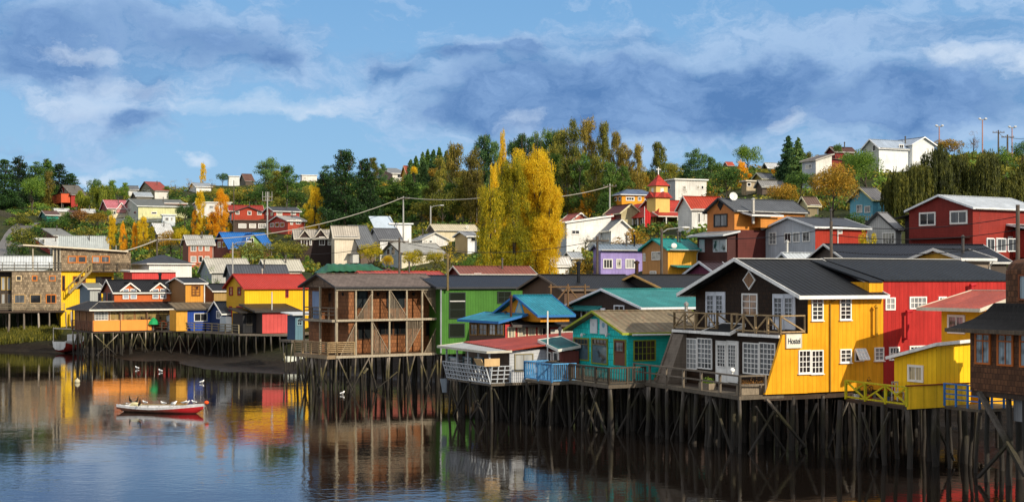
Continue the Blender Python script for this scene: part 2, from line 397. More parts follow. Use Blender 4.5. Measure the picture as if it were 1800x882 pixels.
    def deck(s, poly, z, t=.22, m=None, name='deck'):
        r = MB().prism(poly, 'z', z-t, z).build(name, m or mat('#6f6557', 'wood', .8), s); return r
# ================================================================= sky, sun, view
SUN_EL, SUN_AZ = 27.0, 138.0     # azimuth clockwise from +Y (the view direction): behind the camera and to the right
sd = bpy.data.lights.new('sun', 'SUN'); sun = bpy.data.objects.new('sun', sd); COL.objects.link(sun)
sd.energy = 4.4; sd.angle = R(.5); sd.color = (1, .88, .70)
dv = Vector((math.sin(R(SUN_AZ))*math.cos(R(SUN_EL)), math.cos(R(SUN_AZ))*math.cos(R(SUN_EL)), math.sin(R(SUN_EL))))
sun.rotation_euler = dv.to_track_quat('Z', 'Y').to_euler(); sun.location = (60, -60, 60)
wd = bpy.data.worlds.new('World'); SC.world = wd; wd.use_nodes = True
nt = NT(wd.node_tree); bg = wd.node_tree.nodes['Background']
sky = nt.node('ShaderNodeTexSky', sky_type='NISHITA'); sky.sun_disc = False; sky.sun_elevation = R(SUN_EL); sky.sun_rotation = R(SUN_AZ)
sky.air_density = 1.0; sky.dust_density = .6; sky.ozone_density = 2.0; sky.altitude = 0
D3 = nt.node('ShaderNodeTexCoord').outputs['Generated']
nrm = nt.node('ShaderNodeVectorMath', operation='NORMALIZE'); nt.set(nrm.inputs[0], D3); D3 = nrm.outputs[0]
dx, dy, dz = nt.xyz(D3)
U = nt.m('ARCTAN2', dx, dy); V = nt.m('ARCSINE', dz)
UV = nt.comb(U, V, 0.)
def sub(vec, c): 
    n = nt.node('ShaderNodeVectorMath', operation='SUBTRACT'); nt.set(n.inputs[0], vec); nt.set(n.inputs[1], c); return n.outputs[0]
def addv(a, c):
    n = nt.node('ShaderNodeVectorMath', operation='ADD'); nt.set(n.inputs[0], a); nt.set(n.inputs[1], c); return n.outputs[0]
def ncol(vec, scale, detail=4):
    n = nt.node('ShaderNodeTexNoise'); nt.set(n.inputs['Vector'], vec); n.inputs['Scale'].default_value = scale; n.inputs['Detail'].default_value = detail; n.inputs['Roughness'].default_value = .6
    return n.outputs['Color']
wp = nt.scalev(sub(ncol(nt.scalev(UV, (1, 1.5, 1)), 11, 8), (.5, .5, .5)), (.11, .07, 0))
UVW = addv(UV, wp)
def blobs(lst):
    tot = None
    for px, py, a, b, amp in lst:
        u = math.atan((px-CX)/F); v = (HY-py)/F*math.cos(u)
        d = nt.scalev(sub(UVW, (u, v, 0)), (F/a, F/b, 0))
        dot = nt.node('ShaderNodeVectorMath', operation='DOT_PRODUCT'); nt.set(dot.inputs[0], d); nt.set(dot.inputs[1], d)
        e = nt.m('MULTIPLY', nt.m('EXPONENT', nt.m('MULTIPLY', dot.outputs['Value'], -1)), amp)
        tot = e if tot is None else nt.m('ADD', tot, e)
    return tot
darkb = blobs([(30, 60, 150, 70, .9), (90, 125, 120, 38, .7), (360, 60, 190, 62, .95), (490, 110, 70, 28, .7), (250, 215, 80, 32, 1.1), (275, 150, 55, 28, .7), (100, 195, 60, 26, .5),
               (1020, 150, 300, 70, 1.0), (1190, 190, 270, 72, 1.0), (1330, 150, 90, 40, .8), (810, 95, 55, 22, .8), (920, 78, 48, 26, .8), (700, 120, 38, 26, .7), (770, 200, 90, 40, .5), (900, 200, 120, 40, .5),
               (1700, 185, 190, 70, 1.0), (1560, 200, 90, 50, .6), (1500, 60, 260, 40, .35), (1700, 60, 200, 60, .35), (80, 262, 220, 16, .4), (1100, 60, 90, 22, .4)])
liteb = blobs([(150, 88, 110, 16, .8), (215, 135, 90, 22, .55), (420, 178, 140, 20, .75), (560, 195, 110, 16, .7), (60, 175, 80, 24, .4), (180, 310, 80, 12, 1.1), (345, 298, 34, 16, 1.1), (330, 140, 60, 20, .4),
               (1680, 112, 62, 22, 1.15), (1785, 118, 36, 30, 1.0), (1402, 205, 38, 26, .9), (1590, 165, 40, 16, .4), (860, 220, 130, 30, .35), (930, 210, 30, 22, .4), (140, 180, 150, 40, .4), (600, 160, 90, 20, .4)])
n1 = nt.noise(nt.scalev(UVW, (1, 1.9, 1)), 15, 9, .66); n2 = nt.noise(nt.scalev(UVW, (1, 2.3, 1)), 5, 5, .6)
dm = nt.mapr(nt.m('ADD', darkb, nt.m('MULTIPLY', nt.m('SUBTRACT', n1, .5), 1.8)), .10, .98)
lm = nt.mapr(nt.m('ADD', liteb, nt.m('MULTIPLY', nt.m('SUBTRACT', n1, .5), 2.0)), .34, 1.25)
away = nt.m('MAXIMUM', nt.mapr(nt.m('ABSOLUTE', U), .50, .75), nt.mapr(V, .38, .55)); wide = nt.m('MULTIPLY', nt.mapr(n2, .3, .52), away)    # bright cloud added outside the view to fill the shaded faces
base = sky.outputs[0]
hgt = nt.mapr(V, 0., .22)
clear = nt.mix(hgt, (2.7, 5.2, 8.1), (1.6, 3.8, 7.0))
# the clear sky keeps the Sky Texture's brightness overhead; near the horizon its hue is set to the photograph's cyan-blue
nearh = nt.mapr(V, .25, .55, 1, 0)
base = nt.mix(nt.m('MULTIPLY', nearh, .8), base, clear)
c = nt.mix(nt.m('MULTIPLY', dm, .95), base, nt.mix(nt.mapr(n1, .38, .62), (.9, 2.05, 4.5), (2.2, 3.7, 6.4)))
edge = nt.m('MULTIPLY', nt.m('MULTIPLY', dm, nt.m('SUBTRACT', 1, dm)), nt.mapr(n1, .40, .58, 0, 2.4))
c = nt.mix(edge, c, (4.6, 6.2, 8.4))
c = nt.mix(nt.m('MULTIPLY', lm, .8), c, (6.6, 7.6, 8.9))
c = nt.mix(nt.m('MULTIPLY', wide, .8), c, (10.5, 10.3, 10.1))
nt.set(bg.inputs[0], c); bg.inputs[1].default_value = .10
SC.view_settings.view_transform = 'Standard'; SC.view_settings.look = 'None'; SC.view_settings.exposure = .08; SC.view_settings.gamma = 1

# ================================================================= terrain
# control profiles: photo column -> [(distance, height)...]
PROF = {
 -700: [(150, -1.5), (178, -.6), (186, .1), (200, 1.6), (235, 5), (270, 9), (300, 15), (350, 23), (450, 36), (520, 40), (800, 42), (3000, 30)],
 0:    [(150, -1.5), (178, -.6), (186, .1), (200, 1.6), (235, 5), (270, 9), (300, 15), (350, 23), (450, 36), (520, 40), (800, 42), (3000, 30)],
 150:  [(145, -1.5), (165, -.6), (174, .05), (190, 1.6), (215, 5), (260, 9), (300, 15), (350, 23), (450, 37), (520, 40), (800, 42), (3000, 30)],
 270:  [(130, -1.2), (148, -.35), (160, -.1), (172, .5), (185, 2), (210, 5), (250, 9.5), (300, 16), (350, 24), (430, 36), (520, 40), (800, 42), (3000, 30)],
 400:  [(120, -1.2), (138, -.3), (143, .03), (158, .42), (172, .9), (185, 2), (210, 5), (250, 10), (300, 17), (350, 25), (430, 36), (520, 40), (800, 42), (3000, 30)],
 520:  [(110, -1.2), (135, -.2), (140, .05), (152, .6), (165, 2.2), (180, 4.5), (210, 7), (250, 13), (300, 20), (350, 28), (430, 38), (520, 41), (800, 42), (3000, 30)],
 620:  [(105, -1.2), (130, -.4), (140, .2), (150, 2.2), (165, 4.5), (200, 6.5), (240, 12), (290, 20), (350, 29), (430, 39), (520, 42), (800, 42), (3000, 30)],
 900:  [(90, -1.4), (124, -.4), (132, 1), (142, 4.5), (170, 6), (200, 10), (250, 17), (300, 25), (380, 37), (450, 43), (800, 45), (3000, 30)],
 1200: [(75, -1.4), (104, -.4), (112, 1.2), (122, 4.6), (135, 7), (160, 10.5), (200, 16), (230, 21), (300, 31), (400, 38), (800, 38), (3000, 30)],
 1500: [(68, -1.4), (98, -.4), (104, 1.5), (112, 4.6), (125, 8), (145, 11.3), (170, 15), (200, 20), (240, 28), (270, 32), (350, 36), (800, 36), (3000, 30)],
 1750: [(58, -1.3), (66, -.15), (72, .12), (78, .1), (90, .3), (100, 2.5), (108, 4.8), (125, 8), (145, 11.3), (170, 15), (200, 20), (240, 28), (270, 32), (350, 36), (800, 36), (3000, 30)],
 2500: [(40, -1.2), (56, .2), (70, 2), (90, 4.6), (125, 8), (145, 11.3), (170, 15), (200, 20), (240, 28), (270, 33), (350, 41), (800, 50), (3000, 30)],
}
PK = sorted(PROF)
PX_ = {k: (np.array([a for a, b in PROF[k]], float), np.array([b for a, b in PROF[k]], float)) for k in PK}
def base_h(x, Y):
    x = np.asarray(x, float); Y = np.asarray(Y, float); px = CX+F*x/np.maximum(Y, 1)
    px = np.clip(px, PK[0], PK[-1]-.001); idx = np.searchsorted(PK, px, side='right')-1
    hs = np.stack([np.interp(Y, *PX_[k]) for k in PK]); pk = np.array(PK, float)
    i1 = np.minimum(idx+1, len(PK)-1); t = (px-pk[idx])/(pk[i1]-pk[idx]); t = t*t*(3-2*t)*.5+t*.5
    h0 = np.take_along_axis(hs, idx[None], 0)[0] if hs.ndim > 1 and idx.ndim else hs[idx]
    h1 = np.take_along_axis(hs, i1[None], 0)[0] if hs.ndim > 1 and idx.ndim else hs[i1]
    return h0*(1-t)+h1*t
ANCH = []          # (x, y, z) footings the slope is graded to
def anchor(x, y, z): ANCH.append((x, y, z))
def ground_arr(x, Y):
    h = base_h(x, Y)
    if ANCH:
        A = np.array(ANCH); d = A[:, 2]-base_h(A[:, 0], A[:, 1]); ws = np.zeros_like(h); wd_ = np.zeros_like(h)
        for (ax, ay, az), dd in zip(A, d):
            r2 = (x-ax)**2+(Y-ay)**2; w = np.exp(-r2/(9.**2))+.0; ws += w; wd_ += w*dd
        h = h+wd_/np.maximum(ws, .75)
    h = h+np.where(Y > 150, .35*np.sin(x*.21+Y*.13)*np.sin(Y*.17-x*.05), .05*np.sin(x*.9)*np.sin(Y*.7))
    return h
def G(x, y): return float(ground_arr(np.array([float(x)]), np.array([float(y)]))[0])

def make_terrain():
    us = np.linspace(-.62, .68, 330); Ys = np.concatenate([np.linspace(36, 230, 150), np.linspace(231.5, 520, 130), np.geomspace(530, 3000, 16)])
    UU, YY = np.meshgrid(us, Ys); XX = UU*YY; ZZ = ground_arr(XX.ravel(), YY.ravel())
    n0, n1 = YY.shape; me = bpy.data.meshes.new('hillside'); co = np.stack([XX.ravel(), YY.ravel(), ZZ], 1)
    i = np.arange(n0-1)[:, None]*n1+np.arange(n1-1)[None]; q = np.stack([i, i+1, i+n1+1, i+n1], -1).reshape(-1, 4)
    me.from_pydata(co.tolist(), [], q.tolist()); me.polygons.foreach_set('use_smooth', [True]*len(me.polygons))
    m, nt, b = newmat('ground')
    pos = nt.node('ShaderNodeNewGeometry').outputs['Position']; X, Y, Z = nt.xyz(pos)
    a = nt.noise(pos, .12, 5, .65); f = nt.noise(pos, 1.5, 6, .7); g = nt.noise(pos, .05, 3)
    grass = nt.ramp(nt.m('ADD', nt.m('MULTIPLY', a, .6), nt.m('MULTIPLY', f, .4)), [(.3, (.016, .022, .007)), (.5, (.032, .042, .013)), (.62, (.065, .065, .02)), (.75, (.09, .07, .03))])
    mud = nt.ramp(f, [(.3, (.006, .0045, .003)), (.55, (.018, .013, .009)), (.75, (.05, .038, .026))])  # wet mud, darkened further to carry the shade under the decks
    nt.set(b.inputs['Base Color'], nt.mix(nt.mapr(nt.m('SUBTRACT', nt.m('ADD', Z, nt.m('MULTIPLY', f, 1.2)), nt.mapr(Y, 128, 150, 3.0, 0)), 1.2, 2.6), mud, grass))  # near the stilt row the mud tone climbs higher, as painted deck shade
    nt.set(b.inputs['Roughness'], nt.mapr(Z, .0, .3, .5, .95))
    b.inputs['Specular IOR Level'].default_value = .15
    nt.set(b.inputs['Normal'], nt.bump(f, 1.0, .35)); me.materials.append(m)
    o = bpy.data.objects.new('hillside', me); COL.objects.link(o); tag(o, 'grassy hillside with muddy shore sloping down to the water', 'hill', kind='structure'); return o

def make_water():
    me = bpy.data.meshes.new('water'); S = 3500; me.from_pydata([(-S, -S, 0), (S, -S, 0), (S, 900, 0), (-S, 900, 0)], [], [(0, 1, 2, 3)])
    m, nt, b = newmat('water')
    pos = nt.node('ShaderNodeNewGeometry').outputs['Position']
    b.inputs['Base Color'].default_value = (.010, .0075, .006, 1); b.inputs['Roughness'].default_value = .035; b.inputs['IOR'].default_value = 1.9
    w1 = nt.noise(nt.scalev(pos, (1, 1.15, 1)), 1.7, 3, .55); w2 = nt.noise(pos, 5.5, 2, .5); w3 = nt.noise(nt.scalev(pos, (.35, 1, 1)), .55, 2, .5)
    calm = nt.mapr(nt.noise(pos, .06, 3), .38, .62, .35, 1.25)
    h = nt.m('ADD', nt.m('ADD', nt.m('MULTIPLY', w1, .55), nt.m('MULTIPLY', w2, .10)), nt.m('MULTIPLY', w3, .7))
    nt.set(b.inputs['Normal'], nt.bump(nt.m('MULTIPLY', h, calm), 1.0, .013)); me.materials.append(m)
    o = bpy.data.objects.new('water', me); COL.objects.link(o); tag(o, 'dark calm estuary water reflecting the stilt houses', 'water', kind='structure')
    me = bpy.data.meshes.new('seabed'); me.from_pydata([(-S, -S, -1.6), (S, -S, -1.6), (S, 200, -1.6), (-S, 200, -1.6)], [], [(0, 1, 2, 3)]); me.materials.append(mat('#3a3026', 'paint'))
    o = bpy.data.objects.new('seabed', me); COL.objects.link(o); tag(o, 'muddy bed under the estuary water', 'seabed', kind='structure')

# ================================================================= vegetation
nr = np.random.default_rng(11)
def leaf_mat(name, stops, hue=.03, trans=.3):
    m, nt, b = newmat(name); out = m.node_tree.nodes['Material Output']
    inf = nt.node('ShaderNodeObjectInfo'); geo = nt.node('ShaderNodeNewGeometry'); tc = nt.node('ShaderNodeTexCoord').outputs['Object']
    n = nt.noise(tc, 6, 2, .5); rp = geo.outputs['Random Per Island']
    f = nt.m('ADD', nt.m('ADD', nt.m('MULTIPLY', n, .6), nt.m('MULTIPLY', rp, .4)), nt.m('MULTIPLY', nt.m('SUBTRACT', inf.outputs['Random'], .5), .25))
    c = nt.ramp(f, stops); nt.set(b.inputs['Base Color'], c); b.inputs['Roughness'].default_value = .6; b.inputs['Specular IOR Level'].default_value = .25
    tr = nt.node('ShaderNodeBsdfTranslucent'); nt.set(tr.inputs['Color'], c); ms = nt.node('ShaderNodeMixShader'); ms.inputs[0].default_value = trans
    nt.l.new(b.outputs[0], ms.inputs[1]); nt.l.new(tr.outputs[0], ms.inputs[2]); nt.l.new(ms.outputs[0], out.inputs[0]); return m
def st(*cols): k = len(cols); return [(.22+.6*i/(k-1), lin(c)) for i, c in enumerate(cols)]
LM = {
 'green': leaf_mat('leaf_green', st('#2a4316', '#496b22', '#6f8c2f', '#8fa23c')),
 'dgreen': leaf_mat('leaf_dark_green', st('#1c3014', '#345420', '#54742c', '#788e38'), trans=.25),
 'pine': leaf_mat('needle_dark', st('#0a160a', '#142b11', '#25451b', '#426226'), trans=.08),
 'blue': leaf_mat('leaf_blue_green', st('#22402a', '#3e6238', '#5e7e42', '#869850'), trans=.25),
 'euc': leaf_mat('leaf_olive', st('#2c3414', '#545e20', '#86842e', '#b0a03e'), trans=.3),
 'euc2': leaf_mat('leaf_olive_brown', st('#383614', '#625c20', '#8f8032', '#b89c42'), trans=.3),
 'yellow': leaf_mat('leaf_yellow', st('#a8951e', '#dcba20', '#f3d22a', '#f8e050'), trans=.5),
 'ygreen': leaf_mat('leaf_yellow_green', st('#525c14', '#8e8c1c', '#c8b222', '#ecd030'), trans=.45),
 'orange': leaf_mat('leaf_orange', st('#b88014', '#e0a018', '#f4b820', '#fad040'), trans=.5),
 'autumn': leaf_mat('leaf_autumn', st('#4b4a18', '#7d6b20', '#b08828', '#c99a2c'), trans=.3),
 'rust': leaf_mat('leaf_rust', st('#3a2c18', '#6b4a22', '#8d6230', '#a87a38'), trans=.25),
 'willow': leaf_mat('leaf_willow', st('#22280c', '#3a4214', '#5a5c1e', '#7c782c'), trans=.2),
 'lwillow': leaf_mat('leaf_light_willow', st('#4a5a1c', '#728028', '#9aa034', '#b4b040'), trans=.3),
}
BARK = mat('#5a5044', 'wood', .8); BARKP = mat('#8a8272', 'wood', .6)

def leafmesh(name, c, n, size, m, flat=.6, stretch=1.0, hang=False):
    """cloud of leaf-sized quads at points c with rough normals n"""
    N = len(c); n = n+nr.normal(0, flat, (N, 3)); n /= np.linalg.norm(n, axis=1)[:, None]+1e-9
    a = np.cross(n, nr.normal(0, 1, (N, 3))+np.array([0, 0, .01])); a /= np.linalg.norm(a, axis=1)[:, None]+1e-9
    if hang: a = np.tile([0, 0, 1.], (N, 1))+nr.normal(0, .18, (N, 3))
    b = np.cross(n, a); b /= np.linalg.norm(b, axis=1)[:, None]+1e-9
    s = size*nr.uniform(.6, 1.35, (N, 1)); a = a*s*stretch; b = b*s*.75
    v = np.stack([c-a, c-b*.9+a*.1, c+a, c+b*.9-a*.1], 1).reshape(-1, 3)
    me = bpy.data.meshes.new(name); me.vertices.add(4*N); me.vertices.foreach_set('co', v.astype(np.float32).ravel())
    me.loops.add(4*N); me.loops.foreach_set('vertex_index', np.arange(4*N, dtype=np.int32)); me.polygons.add(N)
    me.polygons.foreach_set('loop_start', np.arange(0, 4*N, 4, dtype=np.int32)); me.polygons.foreach_set('loop_total', np.full(N, 4, np.int32))
    me.materials.append(m); me.update(calc_edges=True); return me
def sph(n): v = nr.normal(0, 1, (n, 3)); return v/np.linalg.norm(v, axis=1)[:, None]
def lobes(cs, rs, per, squash=.85):
    P = []; Nn = []
    for c, r in zip(cs, rs):
        k = max(8, int(per*r*r)); d = sph(k); d = d[d[:, 2] > -.75]; rr = r*nr.uniform(.72, 1.08, (len(d), 1))
        P.append(np.array(c)+d*rr*np.array([1, 1, squash])); Nn.append(d)
    return np.concatenate(P), np.concatenate(Nn)
# every crown is built in a unit box: base at z=0, top at z=1, half width .5
def crown(kind, q, seed):
    global nr
    nr = np.random.default_rng(seed*97+len(kind)); leaf = .028/math.sqrt(q); cs = []; rs = []
    if kind == 'round':
        for i in range(26):
            d = sph(1)[0]; d[2] = abs(d[2])*1.0-.35 if d[2] < 0 else d[2]; s_ = nr.uniform(.55, 1); cs.append((d[0]*.36*s_, d[1]*.36*s_, .55+d[2]*.36*s_)); rs.append(nr.uniform(.10, .19))
        P, Nn = lobes(cs, rs, 5200*q); leaf *= .8
    elif kind == 'bush':
        for i in range(18):
            a = nr.uniform(0, 6.28); r_ = math.sqrt(nr.uniform(0, 1))*.40; cs.append((r_*math.cos(a), r_*math.sin(a), nr.uniform(.15, .80-.7*r_))); rs.append(nr.uniform(.12, .2))
        P, Nn = lobes(cs, rs, 4200*q, 1.0)
    elif kind == 'poplar':
        for i in range(96):
            z = nr.uniform(-.01, .93); w = .42*min(1, .80+z*.6)*min(1, max(0, (1.04-z)/.50))**.5; a = nr.uniform(0, 6.28); r_ = w*nr.uniform(.3, .8)
            cs.append((r_*math.cos(a), r_*math.sin(a), z)); rs.append(nr.uniform(.06, .12))
        P = []; Nn = []
        for c, r in zip(cs, rs):
            k = int(10000*q*r*r); d = sph(k); rr = nr.uniform(.5, 1.1, (k, 1)); P.append(np.array(c)+d*rr*np.array([r, r, r*.62])); Nn.append(d*np.array([1, 1, .3]))
        # spires
        for i in range(16):
            a = nr.uniform(0, 6.28); r_ = nr.uniform(.05, .3); z0 = 1.0-r_*1.5-nr.uniform(.04, .2); k = int(46*q); t = nr.uniform(0, 1, k)
            P.append(np.stack([r_*math.cos(a)*(1-t*.3)+nr.normal(0, .025, k)*(1-t*.7), r_*math.sin(a)*(1-t*.3)+nr.normal(0, .025, k)*(1-t*.7), z0+t*.17], 1)); Nn.append(sph(k))
        P = np.concatenate(P); Nn = np.concatenate(Nn); leaf *= .62
    elif kind == 'conifer':
        P = []; Nn = []
        for i in range(64):
            z = .05+.93*(i/64)**.9; L = .5*(1-z)**.72*nr.uniform(.65, 1.1)+.02
            for a in nr.uniform(0, 6.28, max(4, int(9*(1-z)+4))):
                Lb = L*nr.uniform(.5, 1.15); k = int(36*q*Lb/.4+8); t = nr.uniform(.1, 1, k)**.8
                x = t*Lb; dzz = -.09*t*t+.05*t; sp = .05*Lb/.4*(1.1-t*.6)
                pts = np.stack([x*math.cos(a)+nr.normal(0, sp, k), x*math.sin(a)+nr.normal(0, sp, k), z+dzz*Lb/.5+nr.normal(0, .010, k)], 1)
                P.append(pts); Nn.append(np.tile([math.cos(a)*.3, math.sin(a)*.3, 1.], (k, 1)))
        P = np.concatenate(P); Nn = np.concatenate(Nn); leaf *= .8
    elif kind == 'pine':
        P = []; Nn = []
        for i in range(150):
            z = nr.uniform(.04, .985); w = .46*(1.02-z)**.62; a = nr.uniform(0, 6.28); r_ = w*nr.uniform(.25, 1.0); r = nr.uniform(.07, .125)*(1.2-z*.75)
            k = int(7000*q*r*r)+10; d = sph(k); rr = nr.uniform(.4, 1.15, (k, 1)); P.append(np.array([r_*math.cos(a), r_*math.sin(a), z-.05*r_])+d*rr*np.array([r*1.5, r*1.5, r*.5])); Nn.append(d*np.array([.5, .5, 1]))
        P = np.concatenate(P); Nn = np.concatenate(Nn); leaf *= .7
    elif kind == 'euc':
        for i in range(52):
            z = nr.uniform(.12, .96); w = .42*(1-max(0, z-.5)*1.35)*min(1, .55+z); a = nr.uniform(0, 6.28); r_ = w*nr.uniform(.2, 1); cs.append((r_*math.cos(a), r_*math.sin(a), z)); rs.append(nr.uniform(.08, .17)*(1.15-z*.35))
        P = []; Nn = []
        for c, r in zip(cs, rs):
            k = int(6500*q*r*r)+6; d = sph(k); rr = nr.uniform(.35, 1.15, (k, 1)); P.append(np.array(c)+d*rr*np.array([r*1.1, r*1.1, r*.62])); Nn.append(d)
        P = np.concatenate(P); Nn = np.concatenate(Nn); leaf *= .8
    elif kind == 'willow':
        P = []; Nn = []
        tops = [(nr.uniform(-.33, .33), nr.uniform(-.33, .33), nr.uniform(.55, 1.0), nr.uniform(.13, .24)) for _ in range(11)]
        for i in range(int(300*q)):
            tx, ty, tz, tr = tops[i % 11]; b_ = nr.uniform(0, 6.28); rb = tr*math.sqrt(nr.uniform(.05, 1)); xx, yy = tx+rb*math.cos(b_), ty+rb*math.sin(b_); a = math.atan2(yy, xx); r_ = math.hypot(xx, yy)
            zt = tz-.5*rb*rb/tr-.10*nr.uniform(0, 1); L = nr.uniform(.25, .75)*(.5+zt*.5); k = 40; t = nr.uniform(0, 1, k)
            out = .05*np.sin(t*1.6)
            P.append(np.stack([(r_+out)*math.cos(a)+nr.normal(0, .009, k), (r_+out)*math.sin(a)+nr.normal(0, .009, k), zt-t*L], 1)); Nn.append(np.tile([math.cos(a), math.sin(a), .15], (k, 1)))
        P = np.concatenate(P); Nn = np.concatenate(Nn)
        P[:, 2] = np.maximum(P[:, 2], .02); leaf *= .5
    elif kind == 'bare':
        for i in range(26):
            d = sph(1)[0]; d[2] = abs(d[2]); s_ = nr.uniform(.4, 1); cs.append((d[0]*.42*s_, d[1]*.42*s_, .35+d[2]*.6*s_)); rs.append(nr.uniform(.06, .13))
        P, Nn = lobes(cs, rs, 2400*q); leaf *= .55
    rr = np.hypot(P[:, 0], P[:, 1]); f = .5/np.percentile(rr, {'poplar': 96, 'conifer': 97, 'euc': 95}.get(kind, 97)); P[:, :2] *= f
    P[:, 2] /= np.percentile(P[:, 2], 99.9)
    return P, Nn, leaf
CM = {}
def trunk_mesh(kind, v):
    k = ('t', kind, v)
    if k not in CM:
        q = random.Random(v*13+5); mb = MB()
        top = {'round': .6, 'bush': .4, 'poplar': .9, 'conifer': .95, 'pine': .88, 'euc': .92, 'willow': .7, 'bare': .75}[kind]; w = {'euc': .035, 'conifer': .03}.get(kind, .045)
        pts = [(q.uniform(-.02, .02)*i, q.uniform(-.02, .02)*i, -.06+(top+.06)*i/5) for i in range(6)]; mb.tube(pts, [w*(1-.15*i) for i in range(6)], 7)
        for i in range({'conifer': 4, 'poplar': 8}.get(kind, 11)):
            t = q.uniform(.25, .9); z0 = top*t; a = q.uniform(0, 6.28); L = {'poplar': .14, 'conifer': .2}.get(kind, .34)*q.uniform(.6, 1.1); up = {'poplar': .3, 'conifer': .02}.get(kind, .22)
            mb.tube([(0, 0, z0), (L*.5*math.cos(a), L*.5*math.sin(a), z0+up*.4), (L*math.cos(a), L*math.sin(a), z0+up)], [w*.4, w*.25, w*.08], 5)
        CM[k] = mb.mesh('trunk', BARKP if kind == 'euc' else BARK, smooth=True)
    return CM[k]
def crown_mesh(kind, colr, v, q):
    k = (kind, colr, v, q)
    if k not in CM:
        P, Nn, leaf = crown(kind, q, v); CM[k] = leafmesh('crown', P, Nn, leaf, LM[colr], stretch={'willow': 2.6, 'conifer': 1.5}.get(kind, 1.0), hang=kind == 'willow'); 
    return CM[k]
NAMES = {'round': 'broadleaf_tree', 'bush': 'shrub', 'poplar': 'poplar_tree', 'conifer': 'conifer_tree', 'pine': 'pine_tree', 'euc': 'eucalyptus_tree', 'willow': 'willow_tree', 'bare': 'thin_leaved_tree'}
nT = [0]
def tree(kind, colr, px, Y, top, w, label, group=None, q=1., zb=None, depth=1.0, cat=None):
    """tree rooted at photo column px, distance Y; its top reaches photo row top and its crown is w photo pixels wide"""
    x = (px-CX)/F*Y; z0 = G(x, Y) if zb is None else zb; zt = EYE-(top-HY)/F*Y; H = max(1.5, zt-z0); wd_ = w/F*Y*({'conifer': 1.3, 'pine': 1.28}.get(kind, 1))
    nT[0] += 1; v = nT[0] % 4
    r = bpy.data.objects.new(NAMES[kind], None); COL.objects.link(r); r.location = (x, Y, z0); r.rotation_euler = (0, 0, rnd.uniform(0, 6.28))
    tag(r, label, cat or ('shrub' if kind == 'bush' else 'tree'), group)
    c = bpy.data.objects.new('crown', crown_mesh(kind, colr, v, q)); COL.objects.link(c); c.parent = r
    ratio = H/wd_
    if kind in ('round', 'willow', 'bush', 'bare') and ratio > 1.7: hh = wd_*1.7; c.location = (0, 0, H-hh)
    else: hh = H
    c.scale = (wd_, wd_*depth, hh)
    t = bpy.data.objects.new('trunk', trunk_mesh(kind, v)); COL.objects.link(t); t.parent = r; t.scale = (min(wd_, H*.5), min(wd_, H*.5), H)
    return r
# ================================================================= houses on the slope (all rows/columns are photo pixels; distance follows from where the footing meets the slope)
def solveY(px, py, lo=128., hi=520.):
    Ys = np.linspace(lo, hi, 800); x = (px-CX)/F*Ys; g = base_h(x, Ys); p = HY-(g-EYE)/Ys*F; k = np.where(p <= py)[0]
    return float(Ys[k[0]]) if len(k) else hi
